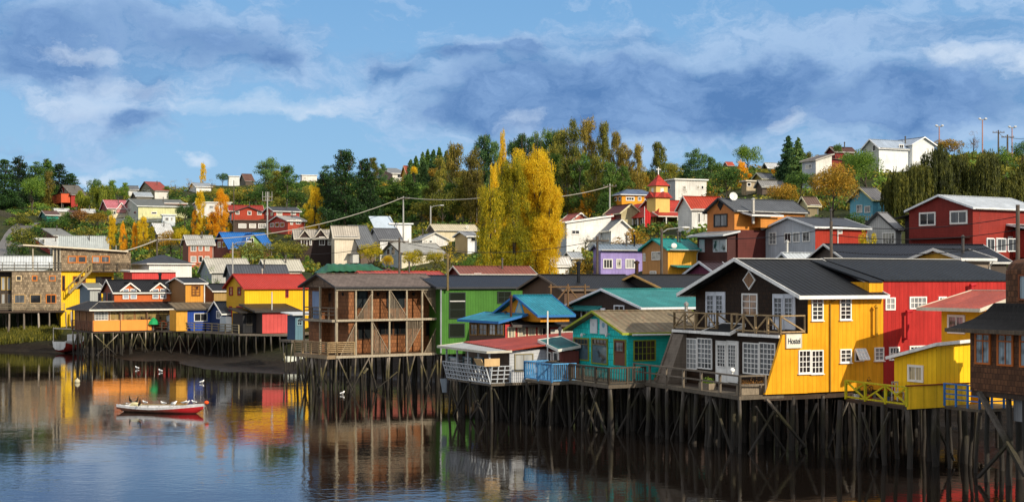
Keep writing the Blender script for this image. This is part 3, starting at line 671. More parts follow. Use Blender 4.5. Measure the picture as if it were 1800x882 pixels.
# name, label, category, corner px, Y or 0, theta, left px, right px, foot, eave, ridge, roof type, ridge axis, left wall, right wall, roof, fascia, windows
HS = [
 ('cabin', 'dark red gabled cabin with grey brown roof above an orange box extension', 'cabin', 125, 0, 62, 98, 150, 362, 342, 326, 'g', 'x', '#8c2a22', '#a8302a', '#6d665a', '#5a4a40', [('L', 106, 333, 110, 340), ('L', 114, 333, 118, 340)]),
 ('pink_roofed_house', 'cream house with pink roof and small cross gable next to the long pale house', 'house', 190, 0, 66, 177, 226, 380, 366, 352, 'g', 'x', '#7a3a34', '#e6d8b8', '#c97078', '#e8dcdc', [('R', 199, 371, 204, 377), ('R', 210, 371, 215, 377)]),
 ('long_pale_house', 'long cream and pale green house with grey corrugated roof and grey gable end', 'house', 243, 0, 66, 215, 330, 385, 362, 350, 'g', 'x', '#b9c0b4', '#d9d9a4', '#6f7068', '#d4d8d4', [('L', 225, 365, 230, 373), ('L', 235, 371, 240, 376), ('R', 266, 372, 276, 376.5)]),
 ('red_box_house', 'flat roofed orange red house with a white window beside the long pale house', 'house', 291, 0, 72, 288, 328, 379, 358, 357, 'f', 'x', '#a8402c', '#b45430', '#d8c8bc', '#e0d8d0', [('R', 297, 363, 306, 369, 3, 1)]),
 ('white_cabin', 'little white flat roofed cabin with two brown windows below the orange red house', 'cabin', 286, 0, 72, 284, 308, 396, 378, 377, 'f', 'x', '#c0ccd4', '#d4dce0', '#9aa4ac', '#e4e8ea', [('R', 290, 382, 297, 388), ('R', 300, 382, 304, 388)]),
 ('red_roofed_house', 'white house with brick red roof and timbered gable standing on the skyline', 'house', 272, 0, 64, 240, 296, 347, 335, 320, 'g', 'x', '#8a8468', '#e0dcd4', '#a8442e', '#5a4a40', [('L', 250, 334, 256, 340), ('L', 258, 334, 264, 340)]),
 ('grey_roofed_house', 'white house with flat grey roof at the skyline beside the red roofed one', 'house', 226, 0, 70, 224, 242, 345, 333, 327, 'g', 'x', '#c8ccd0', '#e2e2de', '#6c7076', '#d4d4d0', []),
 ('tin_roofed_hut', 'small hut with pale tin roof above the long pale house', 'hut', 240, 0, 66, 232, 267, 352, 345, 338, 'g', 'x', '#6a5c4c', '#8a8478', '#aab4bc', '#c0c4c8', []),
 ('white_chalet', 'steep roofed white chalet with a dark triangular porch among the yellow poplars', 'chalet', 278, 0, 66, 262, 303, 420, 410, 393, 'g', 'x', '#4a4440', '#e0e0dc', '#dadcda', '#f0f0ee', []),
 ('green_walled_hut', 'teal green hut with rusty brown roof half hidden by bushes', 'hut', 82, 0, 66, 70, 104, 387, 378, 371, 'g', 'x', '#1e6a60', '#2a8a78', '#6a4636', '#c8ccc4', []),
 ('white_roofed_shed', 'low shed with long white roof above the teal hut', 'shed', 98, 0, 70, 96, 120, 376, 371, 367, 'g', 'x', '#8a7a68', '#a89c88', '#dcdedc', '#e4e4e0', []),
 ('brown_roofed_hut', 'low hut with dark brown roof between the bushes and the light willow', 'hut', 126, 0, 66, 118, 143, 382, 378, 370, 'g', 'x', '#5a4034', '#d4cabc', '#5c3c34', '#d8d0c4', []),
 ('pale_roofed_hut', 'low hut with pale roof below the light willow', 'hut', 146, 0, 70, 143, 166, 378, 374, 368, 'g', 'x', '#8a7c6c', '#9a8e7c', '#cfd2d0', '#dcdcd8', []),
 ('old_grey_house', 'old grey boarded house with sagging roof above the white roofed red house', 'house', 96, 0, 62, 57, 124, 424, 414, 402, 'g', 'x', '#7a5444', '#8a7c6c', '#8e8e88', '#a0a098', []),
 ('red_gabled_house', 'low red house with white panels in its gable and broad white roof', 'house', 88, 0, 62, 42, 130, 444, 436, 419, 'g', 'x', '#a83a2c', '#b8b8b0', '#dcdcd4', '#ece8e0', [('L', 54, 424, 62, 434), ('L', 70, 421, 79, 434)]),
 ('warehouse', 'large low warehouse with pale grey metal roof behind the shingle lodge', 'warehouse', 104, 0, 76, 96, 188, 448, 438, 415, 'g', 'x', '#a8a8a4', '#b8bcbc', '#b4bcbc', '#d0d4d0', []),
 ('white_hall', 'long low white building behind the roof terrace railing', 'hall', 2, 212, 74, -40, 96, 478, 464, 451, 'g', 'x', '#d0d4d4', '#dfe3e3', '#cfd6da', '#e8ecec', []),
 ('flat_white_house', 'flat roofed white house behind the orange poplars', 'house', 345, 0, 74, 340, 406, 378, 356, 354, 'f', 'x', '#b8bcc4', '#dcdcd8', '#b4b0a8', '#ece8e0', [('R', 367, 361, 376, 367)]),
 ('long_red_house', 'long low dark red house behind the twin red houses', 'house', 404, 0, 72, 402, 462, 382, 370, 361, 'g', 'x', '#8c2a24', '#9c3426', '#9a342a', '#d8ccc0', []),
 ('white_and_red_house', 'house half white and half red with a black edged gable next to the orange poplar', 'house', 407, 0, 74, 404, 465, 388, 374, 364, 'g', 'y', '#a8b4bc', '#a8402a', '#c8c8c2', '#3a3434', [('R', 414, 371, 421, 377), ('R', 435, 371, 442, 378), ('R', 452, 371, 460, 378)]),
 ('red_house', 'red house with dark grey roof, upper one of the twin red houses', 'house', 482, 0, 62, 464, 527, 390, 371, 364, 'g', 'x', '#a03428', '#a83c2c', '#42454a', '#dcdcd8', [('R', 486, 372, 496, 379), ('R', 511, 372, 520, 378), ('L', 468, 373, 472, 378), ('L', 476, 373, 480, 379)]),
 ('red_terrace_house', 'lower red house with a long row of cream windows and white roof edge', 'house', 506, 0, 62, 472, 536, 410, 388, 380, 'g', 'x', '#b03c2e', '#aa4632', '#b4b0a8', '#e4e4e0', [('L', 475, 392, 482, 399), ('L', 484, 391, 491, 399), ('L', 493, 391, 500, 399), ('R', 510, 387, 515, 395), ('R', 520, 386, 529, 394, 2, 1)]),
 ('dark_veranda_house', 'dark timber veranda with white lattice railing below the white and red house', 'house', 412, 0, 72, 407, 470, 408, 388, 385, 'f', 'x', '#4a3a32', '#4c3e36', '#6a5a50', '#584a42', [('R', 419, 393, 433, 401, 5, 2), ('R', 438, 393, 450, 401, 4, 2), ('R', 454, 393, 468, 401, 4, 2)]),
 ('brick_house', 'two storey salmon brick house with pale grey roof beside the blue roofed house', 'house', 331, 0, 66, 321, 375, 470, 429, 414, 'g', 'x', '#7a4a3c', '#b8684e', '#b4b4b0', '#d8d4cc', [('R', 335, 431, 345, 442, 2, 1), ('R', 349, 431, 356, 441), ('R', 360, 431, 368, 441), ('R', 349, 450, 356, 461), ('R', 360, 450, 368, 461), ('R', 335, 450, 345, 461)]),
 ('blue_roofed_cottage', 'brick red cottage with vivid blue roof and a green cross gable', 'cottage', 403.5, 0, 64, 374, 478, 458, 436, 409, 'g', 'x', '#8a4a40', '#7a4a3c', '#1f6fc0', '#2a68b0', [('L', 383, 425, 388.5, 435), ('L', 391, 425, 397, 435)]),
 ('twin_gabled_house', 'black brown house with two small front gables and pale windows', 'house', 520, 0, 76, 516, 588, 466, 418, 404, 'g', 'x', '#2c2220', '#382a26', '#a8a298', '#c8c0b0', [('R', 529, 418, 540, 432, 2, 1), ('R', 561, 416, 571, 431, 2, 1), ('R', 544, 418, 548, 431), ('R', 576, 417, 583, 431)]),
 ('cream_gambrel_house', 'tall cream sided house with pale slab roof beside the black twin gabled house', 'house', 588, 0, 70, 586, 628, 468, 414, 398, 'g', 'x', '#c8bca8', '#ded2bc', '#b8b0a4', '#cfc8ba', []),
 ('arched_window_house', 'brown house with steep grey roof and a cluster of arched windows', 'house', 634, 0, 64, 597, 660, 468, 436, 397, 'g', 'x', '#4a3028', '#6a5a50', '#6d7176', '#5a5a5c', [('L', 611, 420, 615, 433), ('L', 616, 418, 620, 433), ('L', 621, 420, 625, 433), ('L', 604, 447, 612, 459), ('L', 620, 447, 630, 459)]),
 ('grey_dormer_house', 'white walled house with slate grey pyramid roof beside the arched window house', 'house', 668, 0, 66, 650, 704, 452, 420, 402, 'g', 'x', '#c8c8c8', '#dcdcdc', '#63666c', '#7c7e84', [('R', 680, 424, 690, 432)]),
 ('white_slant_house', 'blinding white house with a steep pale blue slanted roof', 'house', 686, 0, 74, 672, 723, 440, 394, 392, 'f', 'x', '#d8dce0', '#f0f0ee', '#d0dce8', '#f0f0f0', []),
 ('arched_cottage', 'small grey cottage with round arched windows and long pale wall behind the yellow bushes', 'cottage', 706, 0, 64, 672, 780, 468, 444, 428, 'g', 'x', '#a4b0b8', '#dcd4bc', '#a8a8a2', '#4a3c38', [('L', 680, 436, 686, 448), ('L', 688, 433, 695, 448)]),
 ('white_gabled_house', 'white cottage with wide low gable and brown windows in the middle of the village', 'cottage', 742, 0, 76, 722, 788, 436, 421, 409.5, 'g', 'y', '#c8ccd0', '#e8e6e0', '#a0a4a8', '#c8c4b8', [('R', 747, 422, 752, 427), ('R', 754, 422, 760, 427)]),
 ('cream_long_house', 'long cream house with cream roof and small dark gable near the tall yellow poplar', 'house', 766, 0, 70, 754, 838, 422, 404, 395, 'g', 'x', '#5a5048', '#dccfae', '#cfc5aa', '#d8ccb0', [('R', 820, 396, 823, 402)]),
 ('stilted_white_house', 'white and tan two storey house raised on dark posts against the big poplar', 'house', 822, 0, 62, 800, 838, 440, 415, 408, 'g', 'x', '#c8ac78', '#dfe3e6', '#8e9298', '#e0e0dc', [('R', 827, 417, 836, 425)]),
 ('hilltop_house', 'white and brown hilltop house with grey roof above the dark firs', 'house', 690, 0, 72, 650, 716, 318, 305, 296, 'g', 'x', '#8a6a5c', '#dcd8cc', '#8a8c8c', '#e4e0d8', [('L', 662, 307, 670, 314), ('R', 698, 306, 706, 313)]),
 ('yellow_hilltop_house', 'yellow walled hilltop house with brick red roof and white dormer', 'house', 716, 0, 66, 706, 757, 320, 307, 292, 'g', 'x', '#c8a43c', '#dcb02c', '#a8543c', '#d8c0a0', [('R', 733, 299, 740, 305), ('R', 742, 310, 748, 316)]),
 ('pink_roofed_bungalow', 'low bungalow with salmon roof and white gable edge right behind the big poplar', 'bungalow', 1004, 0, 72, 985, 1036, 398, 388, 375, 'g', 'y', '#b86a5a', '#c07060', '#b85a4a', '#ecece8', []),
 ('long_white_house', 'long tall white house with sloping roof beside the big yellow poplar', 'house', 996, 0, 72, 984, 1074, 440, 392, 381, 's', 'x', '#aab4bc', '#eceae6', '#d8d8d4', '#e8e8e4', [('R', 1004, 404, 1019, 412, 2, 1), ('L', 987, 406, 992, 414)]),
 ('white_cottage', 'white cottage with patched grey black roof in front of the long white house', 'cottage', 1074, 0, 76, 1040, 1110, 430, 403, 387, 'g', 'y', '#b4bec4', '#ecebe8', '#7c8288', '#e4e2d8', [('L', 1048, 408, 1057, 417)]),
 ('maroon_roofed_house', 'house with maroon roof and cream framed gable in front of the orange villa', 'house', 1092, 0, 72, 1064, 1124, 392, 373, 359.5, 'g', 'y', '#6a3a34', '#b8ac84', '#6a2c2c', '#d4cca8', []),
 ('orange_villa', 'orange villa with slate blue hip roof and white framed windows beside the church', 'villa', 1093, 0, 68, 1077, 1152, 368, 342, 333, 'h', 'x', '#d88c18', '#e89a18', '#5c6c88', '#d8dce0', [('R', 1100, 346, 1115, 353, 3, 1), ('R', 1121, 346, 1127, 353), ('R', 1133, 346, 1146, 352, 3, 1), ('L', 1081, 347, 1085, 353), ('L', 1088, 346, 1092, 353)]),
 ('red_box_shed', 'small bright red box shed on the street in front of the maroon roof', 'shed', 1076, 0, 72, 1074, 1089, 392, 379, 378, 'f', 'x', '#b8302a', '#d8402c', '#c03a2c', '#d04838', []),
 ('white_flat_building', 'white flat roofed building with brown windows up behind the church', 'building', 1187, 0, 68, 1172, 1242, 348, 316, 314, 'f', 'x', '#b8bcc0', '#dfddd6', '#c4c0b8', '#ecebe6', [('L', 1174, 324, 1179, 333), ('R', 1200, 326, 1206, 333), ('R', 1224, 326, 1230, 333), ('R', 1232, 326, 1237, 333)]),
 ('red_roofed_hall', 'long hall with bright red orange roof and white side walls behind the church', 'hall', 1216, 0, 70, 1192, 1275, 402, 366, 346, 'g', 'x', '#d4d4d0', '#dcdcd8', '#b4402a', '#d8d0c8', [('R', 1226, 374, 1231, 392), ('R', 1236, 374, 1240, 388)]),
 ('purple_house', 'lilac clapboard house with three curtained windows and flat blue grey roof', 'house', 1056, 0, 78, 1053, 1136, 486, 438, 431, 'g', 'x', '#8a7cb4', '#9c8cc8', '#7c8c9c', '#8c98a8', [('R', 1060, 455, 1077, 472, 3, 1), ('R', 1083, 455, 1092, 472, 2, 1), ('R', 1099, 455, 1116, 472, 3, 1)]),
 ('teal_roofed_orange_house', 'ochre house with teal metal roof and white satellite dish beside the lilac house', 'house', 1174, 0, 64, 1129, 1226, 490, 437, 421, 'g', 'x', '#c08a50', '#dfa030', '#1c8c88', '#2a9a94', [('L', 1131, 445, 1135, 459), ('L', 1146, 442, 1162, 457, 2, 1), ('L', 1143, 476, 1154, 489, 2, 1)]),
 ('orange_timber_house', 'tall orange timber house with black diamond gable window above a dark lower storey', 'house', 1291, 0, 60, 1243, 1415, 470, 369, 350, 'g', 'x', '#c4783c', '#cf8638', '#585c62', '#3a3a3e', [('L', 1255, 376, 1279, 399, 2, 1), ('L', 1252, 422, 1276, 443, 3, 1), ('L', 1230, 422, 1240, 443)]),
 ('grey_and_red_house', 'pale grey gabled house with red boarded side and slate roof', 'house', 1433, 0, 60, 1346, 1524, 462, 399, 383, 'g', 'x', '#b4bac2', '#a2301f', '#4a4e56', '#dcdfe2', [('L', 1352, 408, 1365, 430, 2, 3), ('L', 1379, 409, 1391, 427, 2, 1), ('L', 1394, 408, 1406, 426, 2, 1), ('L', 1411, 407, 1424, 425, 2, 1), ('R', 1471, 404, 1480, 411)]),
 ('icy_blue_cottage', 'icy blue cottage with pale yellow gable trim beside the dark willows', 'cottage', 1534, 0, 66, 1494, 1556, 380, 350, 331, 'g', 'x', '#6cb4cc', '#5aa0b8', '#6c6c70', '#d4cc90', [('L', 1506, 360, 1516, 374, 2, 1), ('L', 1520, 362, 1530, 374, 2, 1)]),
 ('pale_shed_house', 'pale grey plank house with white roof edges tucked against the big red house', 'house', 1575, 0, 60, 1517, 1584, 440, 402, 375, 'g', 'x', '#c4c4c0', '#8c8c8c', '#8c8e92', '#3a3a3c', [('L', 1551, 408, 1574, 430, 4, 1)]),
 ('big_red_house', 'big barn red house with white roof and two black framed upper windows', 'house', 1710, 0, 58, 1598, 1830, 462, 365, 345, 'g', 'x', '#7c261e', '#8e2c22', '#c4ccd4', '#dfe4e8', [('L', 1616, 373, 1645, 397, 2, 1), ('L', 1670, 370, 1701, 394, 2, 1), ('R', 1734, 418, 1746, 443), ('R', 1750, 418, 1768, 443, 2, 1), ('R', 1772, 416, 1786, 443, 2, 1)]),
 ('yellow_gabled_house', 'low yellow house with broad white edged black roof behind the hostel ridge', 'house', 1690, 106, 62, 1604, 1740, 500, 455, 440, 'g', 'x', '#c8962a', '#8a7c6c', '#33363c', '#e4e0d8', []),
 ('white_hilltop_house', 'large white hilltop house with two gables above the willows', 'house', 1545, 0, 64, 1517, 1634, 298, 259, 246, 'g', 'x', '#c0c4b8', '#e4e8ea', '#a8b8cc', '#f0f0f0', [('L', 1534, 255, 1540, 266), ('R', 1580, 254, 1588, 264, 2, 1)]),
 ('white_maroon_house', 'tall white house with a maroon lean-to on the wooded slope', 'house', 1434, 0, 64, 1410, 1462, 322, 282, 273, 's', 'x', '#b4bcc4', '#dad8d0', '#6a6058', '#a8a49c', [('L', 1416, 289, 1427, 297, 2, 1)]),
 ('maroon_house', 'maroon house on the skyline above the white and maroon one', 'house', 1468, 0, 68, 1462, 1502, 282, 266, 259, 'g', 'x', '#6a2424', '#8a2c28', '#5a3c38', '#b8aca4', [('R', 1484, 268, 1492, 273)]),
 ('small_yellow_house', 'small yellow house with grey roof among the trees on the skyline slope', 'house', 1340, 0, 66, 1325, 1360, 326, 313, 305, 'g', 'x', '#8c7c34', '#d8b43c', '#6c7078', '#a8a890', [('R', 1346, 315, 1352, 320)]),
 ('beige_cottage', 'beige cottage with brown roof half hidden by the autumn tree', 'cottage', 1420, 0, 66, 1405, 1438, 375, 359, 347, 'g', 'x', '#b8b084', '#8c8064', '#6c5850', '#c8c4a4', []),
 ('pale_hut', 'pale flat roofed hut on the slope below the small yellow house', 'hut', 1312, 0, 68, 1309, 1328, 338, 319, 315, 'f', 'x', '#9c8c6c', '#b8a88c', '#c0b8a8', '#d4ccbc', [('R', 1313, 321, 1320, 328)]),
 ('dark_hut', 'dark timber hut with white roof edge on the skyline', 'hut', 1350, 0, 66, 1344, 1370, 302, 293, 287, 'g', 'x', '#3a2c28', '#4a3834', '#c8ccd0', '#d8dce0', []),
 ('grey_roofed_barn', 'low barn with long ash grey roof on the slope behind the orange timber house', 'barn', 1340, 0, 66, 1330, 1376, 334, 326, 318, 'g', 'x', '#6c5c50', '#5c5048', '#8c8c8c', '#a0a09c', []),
 ('tiny_red_house', 'tiny red roofed house on the far skyline', 'house', 1280, 0, 68, 1272, 1290, 296, 291, 285, 'g', 'x', '#8c6c64', '#d4c8c0', '#b8503c', '#d0c0b4', []),
 ('tiny_brown_house', 'tiny brown roofed house between dark skyline trees', 'house', 432, 0, 66, 421, 446, 327, 318, 306, 'g', 'x', '#6a6454', '#5c5044', '#6c4c40', '#8a7c70', []),
 ('skyline_white_house', 'small white flat house on the skyline beside the brown roofed one', 'house', 402, 0, 70, 400, 421, 325, 310, 309, 'f', 'x', '#c4ccd0', '#dce0dc', '#d0d0cc', '#e0e0dc', []),
 ('skyline_white_block', 'white box house on the skyline left of the big dark firs', 'house', 531, 0, 70, 528, 557, 322, 308, 307, 'f', 'x', '#c8ccd0', '#dfdcd4', '#c8c4bc', '#e0e0dc', [('R', 534, 311, 538, 316)]),
 ('white_skyline_cottage', 'low white cottage on the skyline among small autumn trees', 'cottage', 345, 0, 68, 333, 372, 336, 328, 322, 'g', 'x', '#d4d4d0', '#ecebe8', '#a0a8b0', '#e8e8e4', []),
 ('low_grey_roof_house', 'low house with pale grey gable roof in front of the brick house', 'house', 372, 218, 66, 352, 440, 494, 478, 455, 'g', 'x', '#9aa4ac', '#b4b4b0', '#c0bcb0', '#d8d4c8', []),
 ('slate_roofed_house', 'low house with slate grey roof behind the yellow house', 'house', 408, 208, 68, 398, 505, 500, 484, 466, 'g', 'x', '#5c6068', '#6c6c70', '#50545c', '#6c7076', []),
 ('white_roofed_house', 'low house with pale cream roof below the green bushes', 'house', 470, 216, 66, 455, 530, 492, 474, 457, 'g', 'x', '#a4b0bc', '#c0bcb0', '#c8c4b4', '#e0dcd0', []),
 ('brown_metal_roof_house', 'low red boarded house with rusty and pale metal roof behind the navy roof', 'house', 812, 165, 72, 802, 938, 492, 482, 469, 'g', 'x', '#6c3430', '#8c4038', '#8a5248', '#c8c4b8', [('R', 833, 480, 846, 484, 3, 1)]),
 ('red_strip_house', 'low house with thin red roof behind the gallery house', 'house', 640, 162, 74, 632, 776, 492, 485, 478, 'g', 'x', '#7c3a30', '#8c4438', '#b84434', '#a84034', []),
 ('white_shed', 'round roofed white shed by the foot of the big poplar', 'shed', 972, 0, 66, 962, 1000, 486, 464, 452, 'g', 'x', '#e0e0dc', '#ececea', '#dcdcda', '#e8e8e4', []),
 ('grey_hut', 'little grey hut with white roof beside the bare dark bush', 'hut', 1006, 0, 64, 993, 1022, 466, 452, 444, 'g', 'x', '#8c9094', '#c4c4c0', '#a8b0b8', '#dcdcd8', []),
 ('white_roof_shed', 'shed with a wide pale tin roof in front of the grey and red house', 'shed', 1392, 128, 66, 1388, 1450, 480, 458, 446, 'g', 'x', '#a8acb0', '#b4b8bc', '#c8d0d6', '#d8dce0', []),
 ('maroon_barn', 'purple maroon gabled barn showing over the hostel eave', 'barn', 1262, 124, 64, 1208, 1290, 500, 482, 462, 'g', 'x', '#6a2c48', '#5c2c40', '#4a3038', '#c8ccd4', []),
]
YS = {}
for h in HS:
    Y = h[4] or solveY((h[6]+h[7])/2, h[8]); YS[h[0]] = Y
    if h[4] == 0 or Y > 200:
        for p in (h[6], h[3], h[7]):
            anchor((p-CX)/F*(Y+3), Y+3, EYE-(h[8]-HY)/F*Y)
anchor((1150-CX)/F*222, 222, EYE-(405-HY)/F*222); anchor((1190-CX)/F*224, 224, EYE-(404-HY)/F*224)
# ================================================================= the waterfront row on stilts
def gz(x, y): return min(G(x, y), 2.5)-.25
DARKW = mat('#4a3b30', 'wood', .8); GREYW = mat('#8f8578', 'wood', .8); PALEW = mat('#b8a88c', 'wood', .6)
BLACKROOF = lambda k='cx': mat('#2e3238', k, .35, .6)
YEL = '#eaa40e'; WHITE = '#eceae4'

def grid(x0, x1, nx, y0, y1, ny, jit=.2, seed=3):
    q = random.Random(seed); return [(x0+(x1-x0)*i/max(1, nx-1)+q.uniform(-jit, jit), y0+(y1-y0)*j/max(1, ny-1)+q.uniform(-jit, jit)) for j in range(ny) for i in range(nx)]
def xbrace(T, pairs, zt, zb=.0, y=0, ax='x', seed=4):
    q = random.Random(seed)
    for a, b in pairs:
        z0 = zb+q.uniform(-.3, .5); z1 = zt-q.uniform(.05, .5)
        if ax == 'x': T.brace((a, y, z0), (b, y+q.uniform(-.2, .2), z1))
        else: T.brace((y, a, z0), (y+q.uniform(-.2, .2), b, z1))

# ---------------------------------------------------------------- hostel
def hostel():
    T = Th.px('hostel_house', 'yellow two storey hostel with dark shingle gable, white lattice windows and black roof on stilts', 'hostel', 1420, 77.5, 62.5)
    sh = mat('#33200f', 'sh', .6, freq=1.1, col2='#170d07'); yv = mat(YEL, 'v', .5)
    T.walls(0, 4.34, 0, 10.6, 3.1, 8.45, 10.35, 'x', sh, yv)
    up = MB().box(4.34, 5.36, 0, 10.6, 3.1, 9.12).build('wall', yv, T)
    T.gable(0, 4.3, 0, 10.6, 8.45, 10.35, 'x', mat('#2e3238', 'cx', .85, .6, 2.6), o=.55, oe=1.0, fh=.2, cap='#b8b8b4')
    r2 = T.shed([(5.3, -.05, 9.08), (5.3, 5.3, 10.38), (4.3, 5.3, 10.38), (4.3, -.05, 9.08)], BLACKROOF()); 
    # soffit-lined lower storey pushing out under the balcony
    MB().box(-1.5, -.02, .2, 10.5, 3.12, 6.1).build('lower_front_wall', sh, T)
    pts = [T.Rf(*p) for p in ((1345, 693), (1420, 690.5), (1420, 586), (1376, 588))]
    MB().prism([(x, z) for x, z in pts], 'y', -.004, .17).build('side_wing', yv, T)
    gw = mat('#75695c', 'h', .8, freq=5)
    MB().prism([(-3.0, 3.1), (-.02, 3.1), (-.02, 6.2), (-1.7, 6.2)], 'y', 10.45, 10.62).build('side_wing', gw, T)
    MB().prism([(-2.9, 3.1), (-1.52, 3.1), (-1.52, 6.0), (-1.75, 6.0)], 'y', 9.35, 10.44).build('sloped_shingle_skirt', gw, T)
    # balcony
    zb = 6.3
    MB().box(-1.75, -.01, .18, 10.5, zb-.2, zb).build('balcony_floor', DARKW, T)
    fb = MB(); fb.box(-1.82, -1.76, .2, 3.9, zb-.2, zb-.04); fb.box(-1.82, -1.76, 6.2, 10.5, zb-.2, zb-.04); fb.build('white_edge_board', mat(WHITE), T)
    rc = mat('#b59a72', 'wood', .5)
    T.xx = False
    T.rail([(0, .22), (-1.7, .22), (-1.7, 4.6)], zb, 1.0, 'x', col=rc, w=.075, step=1.15)
    T.rail([(-.3, 6.0), (-1.7, 6.0), (-1.7, 10.4), (-.05, 10.4)], zb, 1.0, 'x', col=rc, w=.075, step=1.15)
    T.shed([(-2.2, 4.1, zb-.15), (-2.2, 6.9, zb-.15), (-.9, 6.6, zb+.32), (-.9, 4.4, zb+.32)], mat('#26282c', 'asph', .3), name='door_canopy', fas=WHITE)
    # upper front: two glazed double doors, a window, the diamond window
    for l, r, t, b in ((1243, 1274, 515, 573), (1361, 1397, 519, 579)):
        m_ = (l+r)/2; T.door('L', l, t, m_-.4, b, '#dfe3ea', 0, .66, 2, 4); T.door('L', m_+.4, t, r, b, '#dfe3ea', 0, .66, 2, 4)
    T.win('L', 1305, 515.5, 1332.5, 555, 2, 3, WHITE, pane=curtain_glass('#b08a68'))
    y, z = T.Lf(1318, 492); mb = MB(); pb = MB(); h, w = .58, .62
    mb.prism([(y-w, z), (y, z-h), (y+w, z), (y, z+h)], 'x', -.07, .02); pb.prism([(y-w*.78, z), (y, z-h*.78), (y+w*.78, z), (y, z+h*.78)], 'x', -.09, -.075)
    pb.box(-.1, -.092, y-.02, y+.02, z-h*.7, z+h*.7); d = mb.build('diamond_window', mat(WHITE), T); pb.build('pane', mat('#8a6440', 'paint', .3, .3), T, d)
    # lower front
    o = -1.5
    for l, r in ((1200.5, 1226), (1226.4, 1252.5)): T.win('L', l, 594, r, 648, 4, 6, WHITE, off=o, fw=.07, mw=.045)
    T.door('L', 1261, 601, 1279, 671, WHITE, o, .62, 3, 6); T.door('L', 1279.8, 601, 1297.5, 672, WHITE, o, .62, 3, 6)
    for l, r, b in ((1307, 1335, 657), (1335.6, 1364, 659)): T.win('L', l, 602, r, b, 4, 6, WHITE, off=o, fw=.07, mw=.045)
    # yellow side
    for l, t, r, b, nx, ny in ((1426, 522.7, 1446.4, 563, 2, 5), (1475.6, 522.7, 1495.7, 562, 2, 5), (1402.8, 614.6, 1424.5, 656, 3, 4), (1425, 614.6, 1446.4, 656.5, 3, 4), (1476, 613, 1496, 637, 2, 3), (1536.5, 610, 1553, 633.6, 2, 3)):
        T.win('R', l, t, r, b, nx, ny, WHITE, fw=.07, mw=.04, sill=True)
    T.win('R', 1502, 613, 1518, 635, 1, 1, WHITE, fw=.06)
    x0, z1 = T.Rf(1502, 613); x1, z0 = T.Rf(1519, 634); mb = MB(); a = Vector((x0, -.1, z1)); e = (z1-z0)
    ang = R(32); dn = Vector((0, -math.sin(ang), -math.cos(ang)))*e
    for u in (0, .33, .66, 1): mb.beam(a+Vector(((x1-x0)*u, 0, 0)), a+Vector(((x1-x0)*u, 0, 0))+dn, .06)
    for u in (0, .33, .66, 1): mb.beam(a+dn*u, a+Vector((x1-x0, 0, 0))+dn*u, .06)
    ow = mb.build('open_window_sash', mat(WHITE), T); pn = MB().slab([a, a+Vector((x1-x0, 0, 0)), a+Vector((x1-x0, 0, 0))+dn, a+dn], (0, .012, .012)); pn.build('pane', mat('#c9ced0', 'paint', .2, .2), T, ow)
    # sign
    ys, zs = T.Rf(1394.5, 599); mb = MB(); mb.box(ys-.53, ys+.47, -.1, -.03, zs-.36, zs+.36); s = mb.build('sign_board', mat('#ddd8c8', 'paint', .3), T, label='cream board reading Hostel')
    fr = MB(); 
    for u0, u1, w0, w1 in ((ys-.56, ys+.5, zs+.36, zs+.39), (ys-.56, ys+.5, zs-.39, zs-.36), (ys-.56, ys-.53, zs-.36, zs+.36), (ys+.47, ys+.5, zs-.36, zs+.36)): fr.box(u0, u1, -.12, -.02, w0, w1)
    fr.build('sign_frame', mat('#c9c2ae'), T, s)
    cu = bpy.data.curves.new('Hostel', 'FONT'); cu.body = 'Hostel'; cu.size = .44; cu.extrude = .008; cu.align_x = 'CENTER'; cu.align_y = 'CENTER'; cu.offset = .004; cu.space_character = .96
    tmp = bpy.data.objects.new('tmp', cu); COL.objects.link(tmp); dg = bpy.context.evaluated_depsgraph_get(); me = bpy.data.meshes.new_from_object(tmp.evaluated_get(dg)); bpy.data.objects.remove(tmp)
    me.materials.clear(); me.materials.append(mat('#26303c', 'paint', .1)); t = bpy.data.objects.new('lettering', me); COL.objects.link(t); t.parent = s; t.location = (ys-.03, -.115, zs-.01); t.rotation_euler = (R(90), 0, 0); t.scale = (.76, 1, 1)
    # drainpipe and vent pipe
    mb = MB(); xp = T.Rf(1458)[0]; xq = T.Rf(1471)[0]; mb.tube([(xq, -.35, 8.3), (xp+.1, -.1, 8.05), (xp, -.08, 7.9), (xp, -.08, 3.1)], .045, 8); mb.build('drainpipe', mat('#a07c28', 'paint', .4), T)
    xv, zv = T.Rf(1534, 540); mb = MB(); mb.tube([(xv, .02, zv-1.6), (xv, -.3, zv-1.6), (xv, -.3, zv-.1), (xv, -.3, zv)], .09, 10); mb.tube([(xv, -.3, zv), (xv, -.3, zv+.16)], [.16, .05], 10); mb.build('vent_pipe', mat('#c79420', 'paint', .6), T)
    MB().box(-2.8, 5.3, .2, 10.5, 2.75, 3.1).build('floor_beam', DARKW, T)
    # deck
    T.deck([(-1.5, .17), (-4.45, .2), (-3.15, 12.7), (-1.5, 12.7)], 3.08)
    T.rail([(-2.8, .1), (-4.4, .22), (-3.13, 12.65)], 3.08, 1.05, 'h', col=mat('#7d7264', 'wood', .7), bars=2, w=.085, step=2.0)
    pts = grid(-3.6, 5.2, 7, 1.8, 10.3, 8, .35, 5)+[(4.9, .2)]+[(-4.35, .3), (-4.0, 3.4), (-3.7, 6.5), (-3.4, 9.5), (-3.1, 12.5), (-.8, .25), (1.2, .2), (3.3, .2)]
    T.stilts(pts, 2.8, gz, .15, .03, 2)
    T.brace((-2.9, -.1, 2.9), (-.4, -.3, .2), .2)
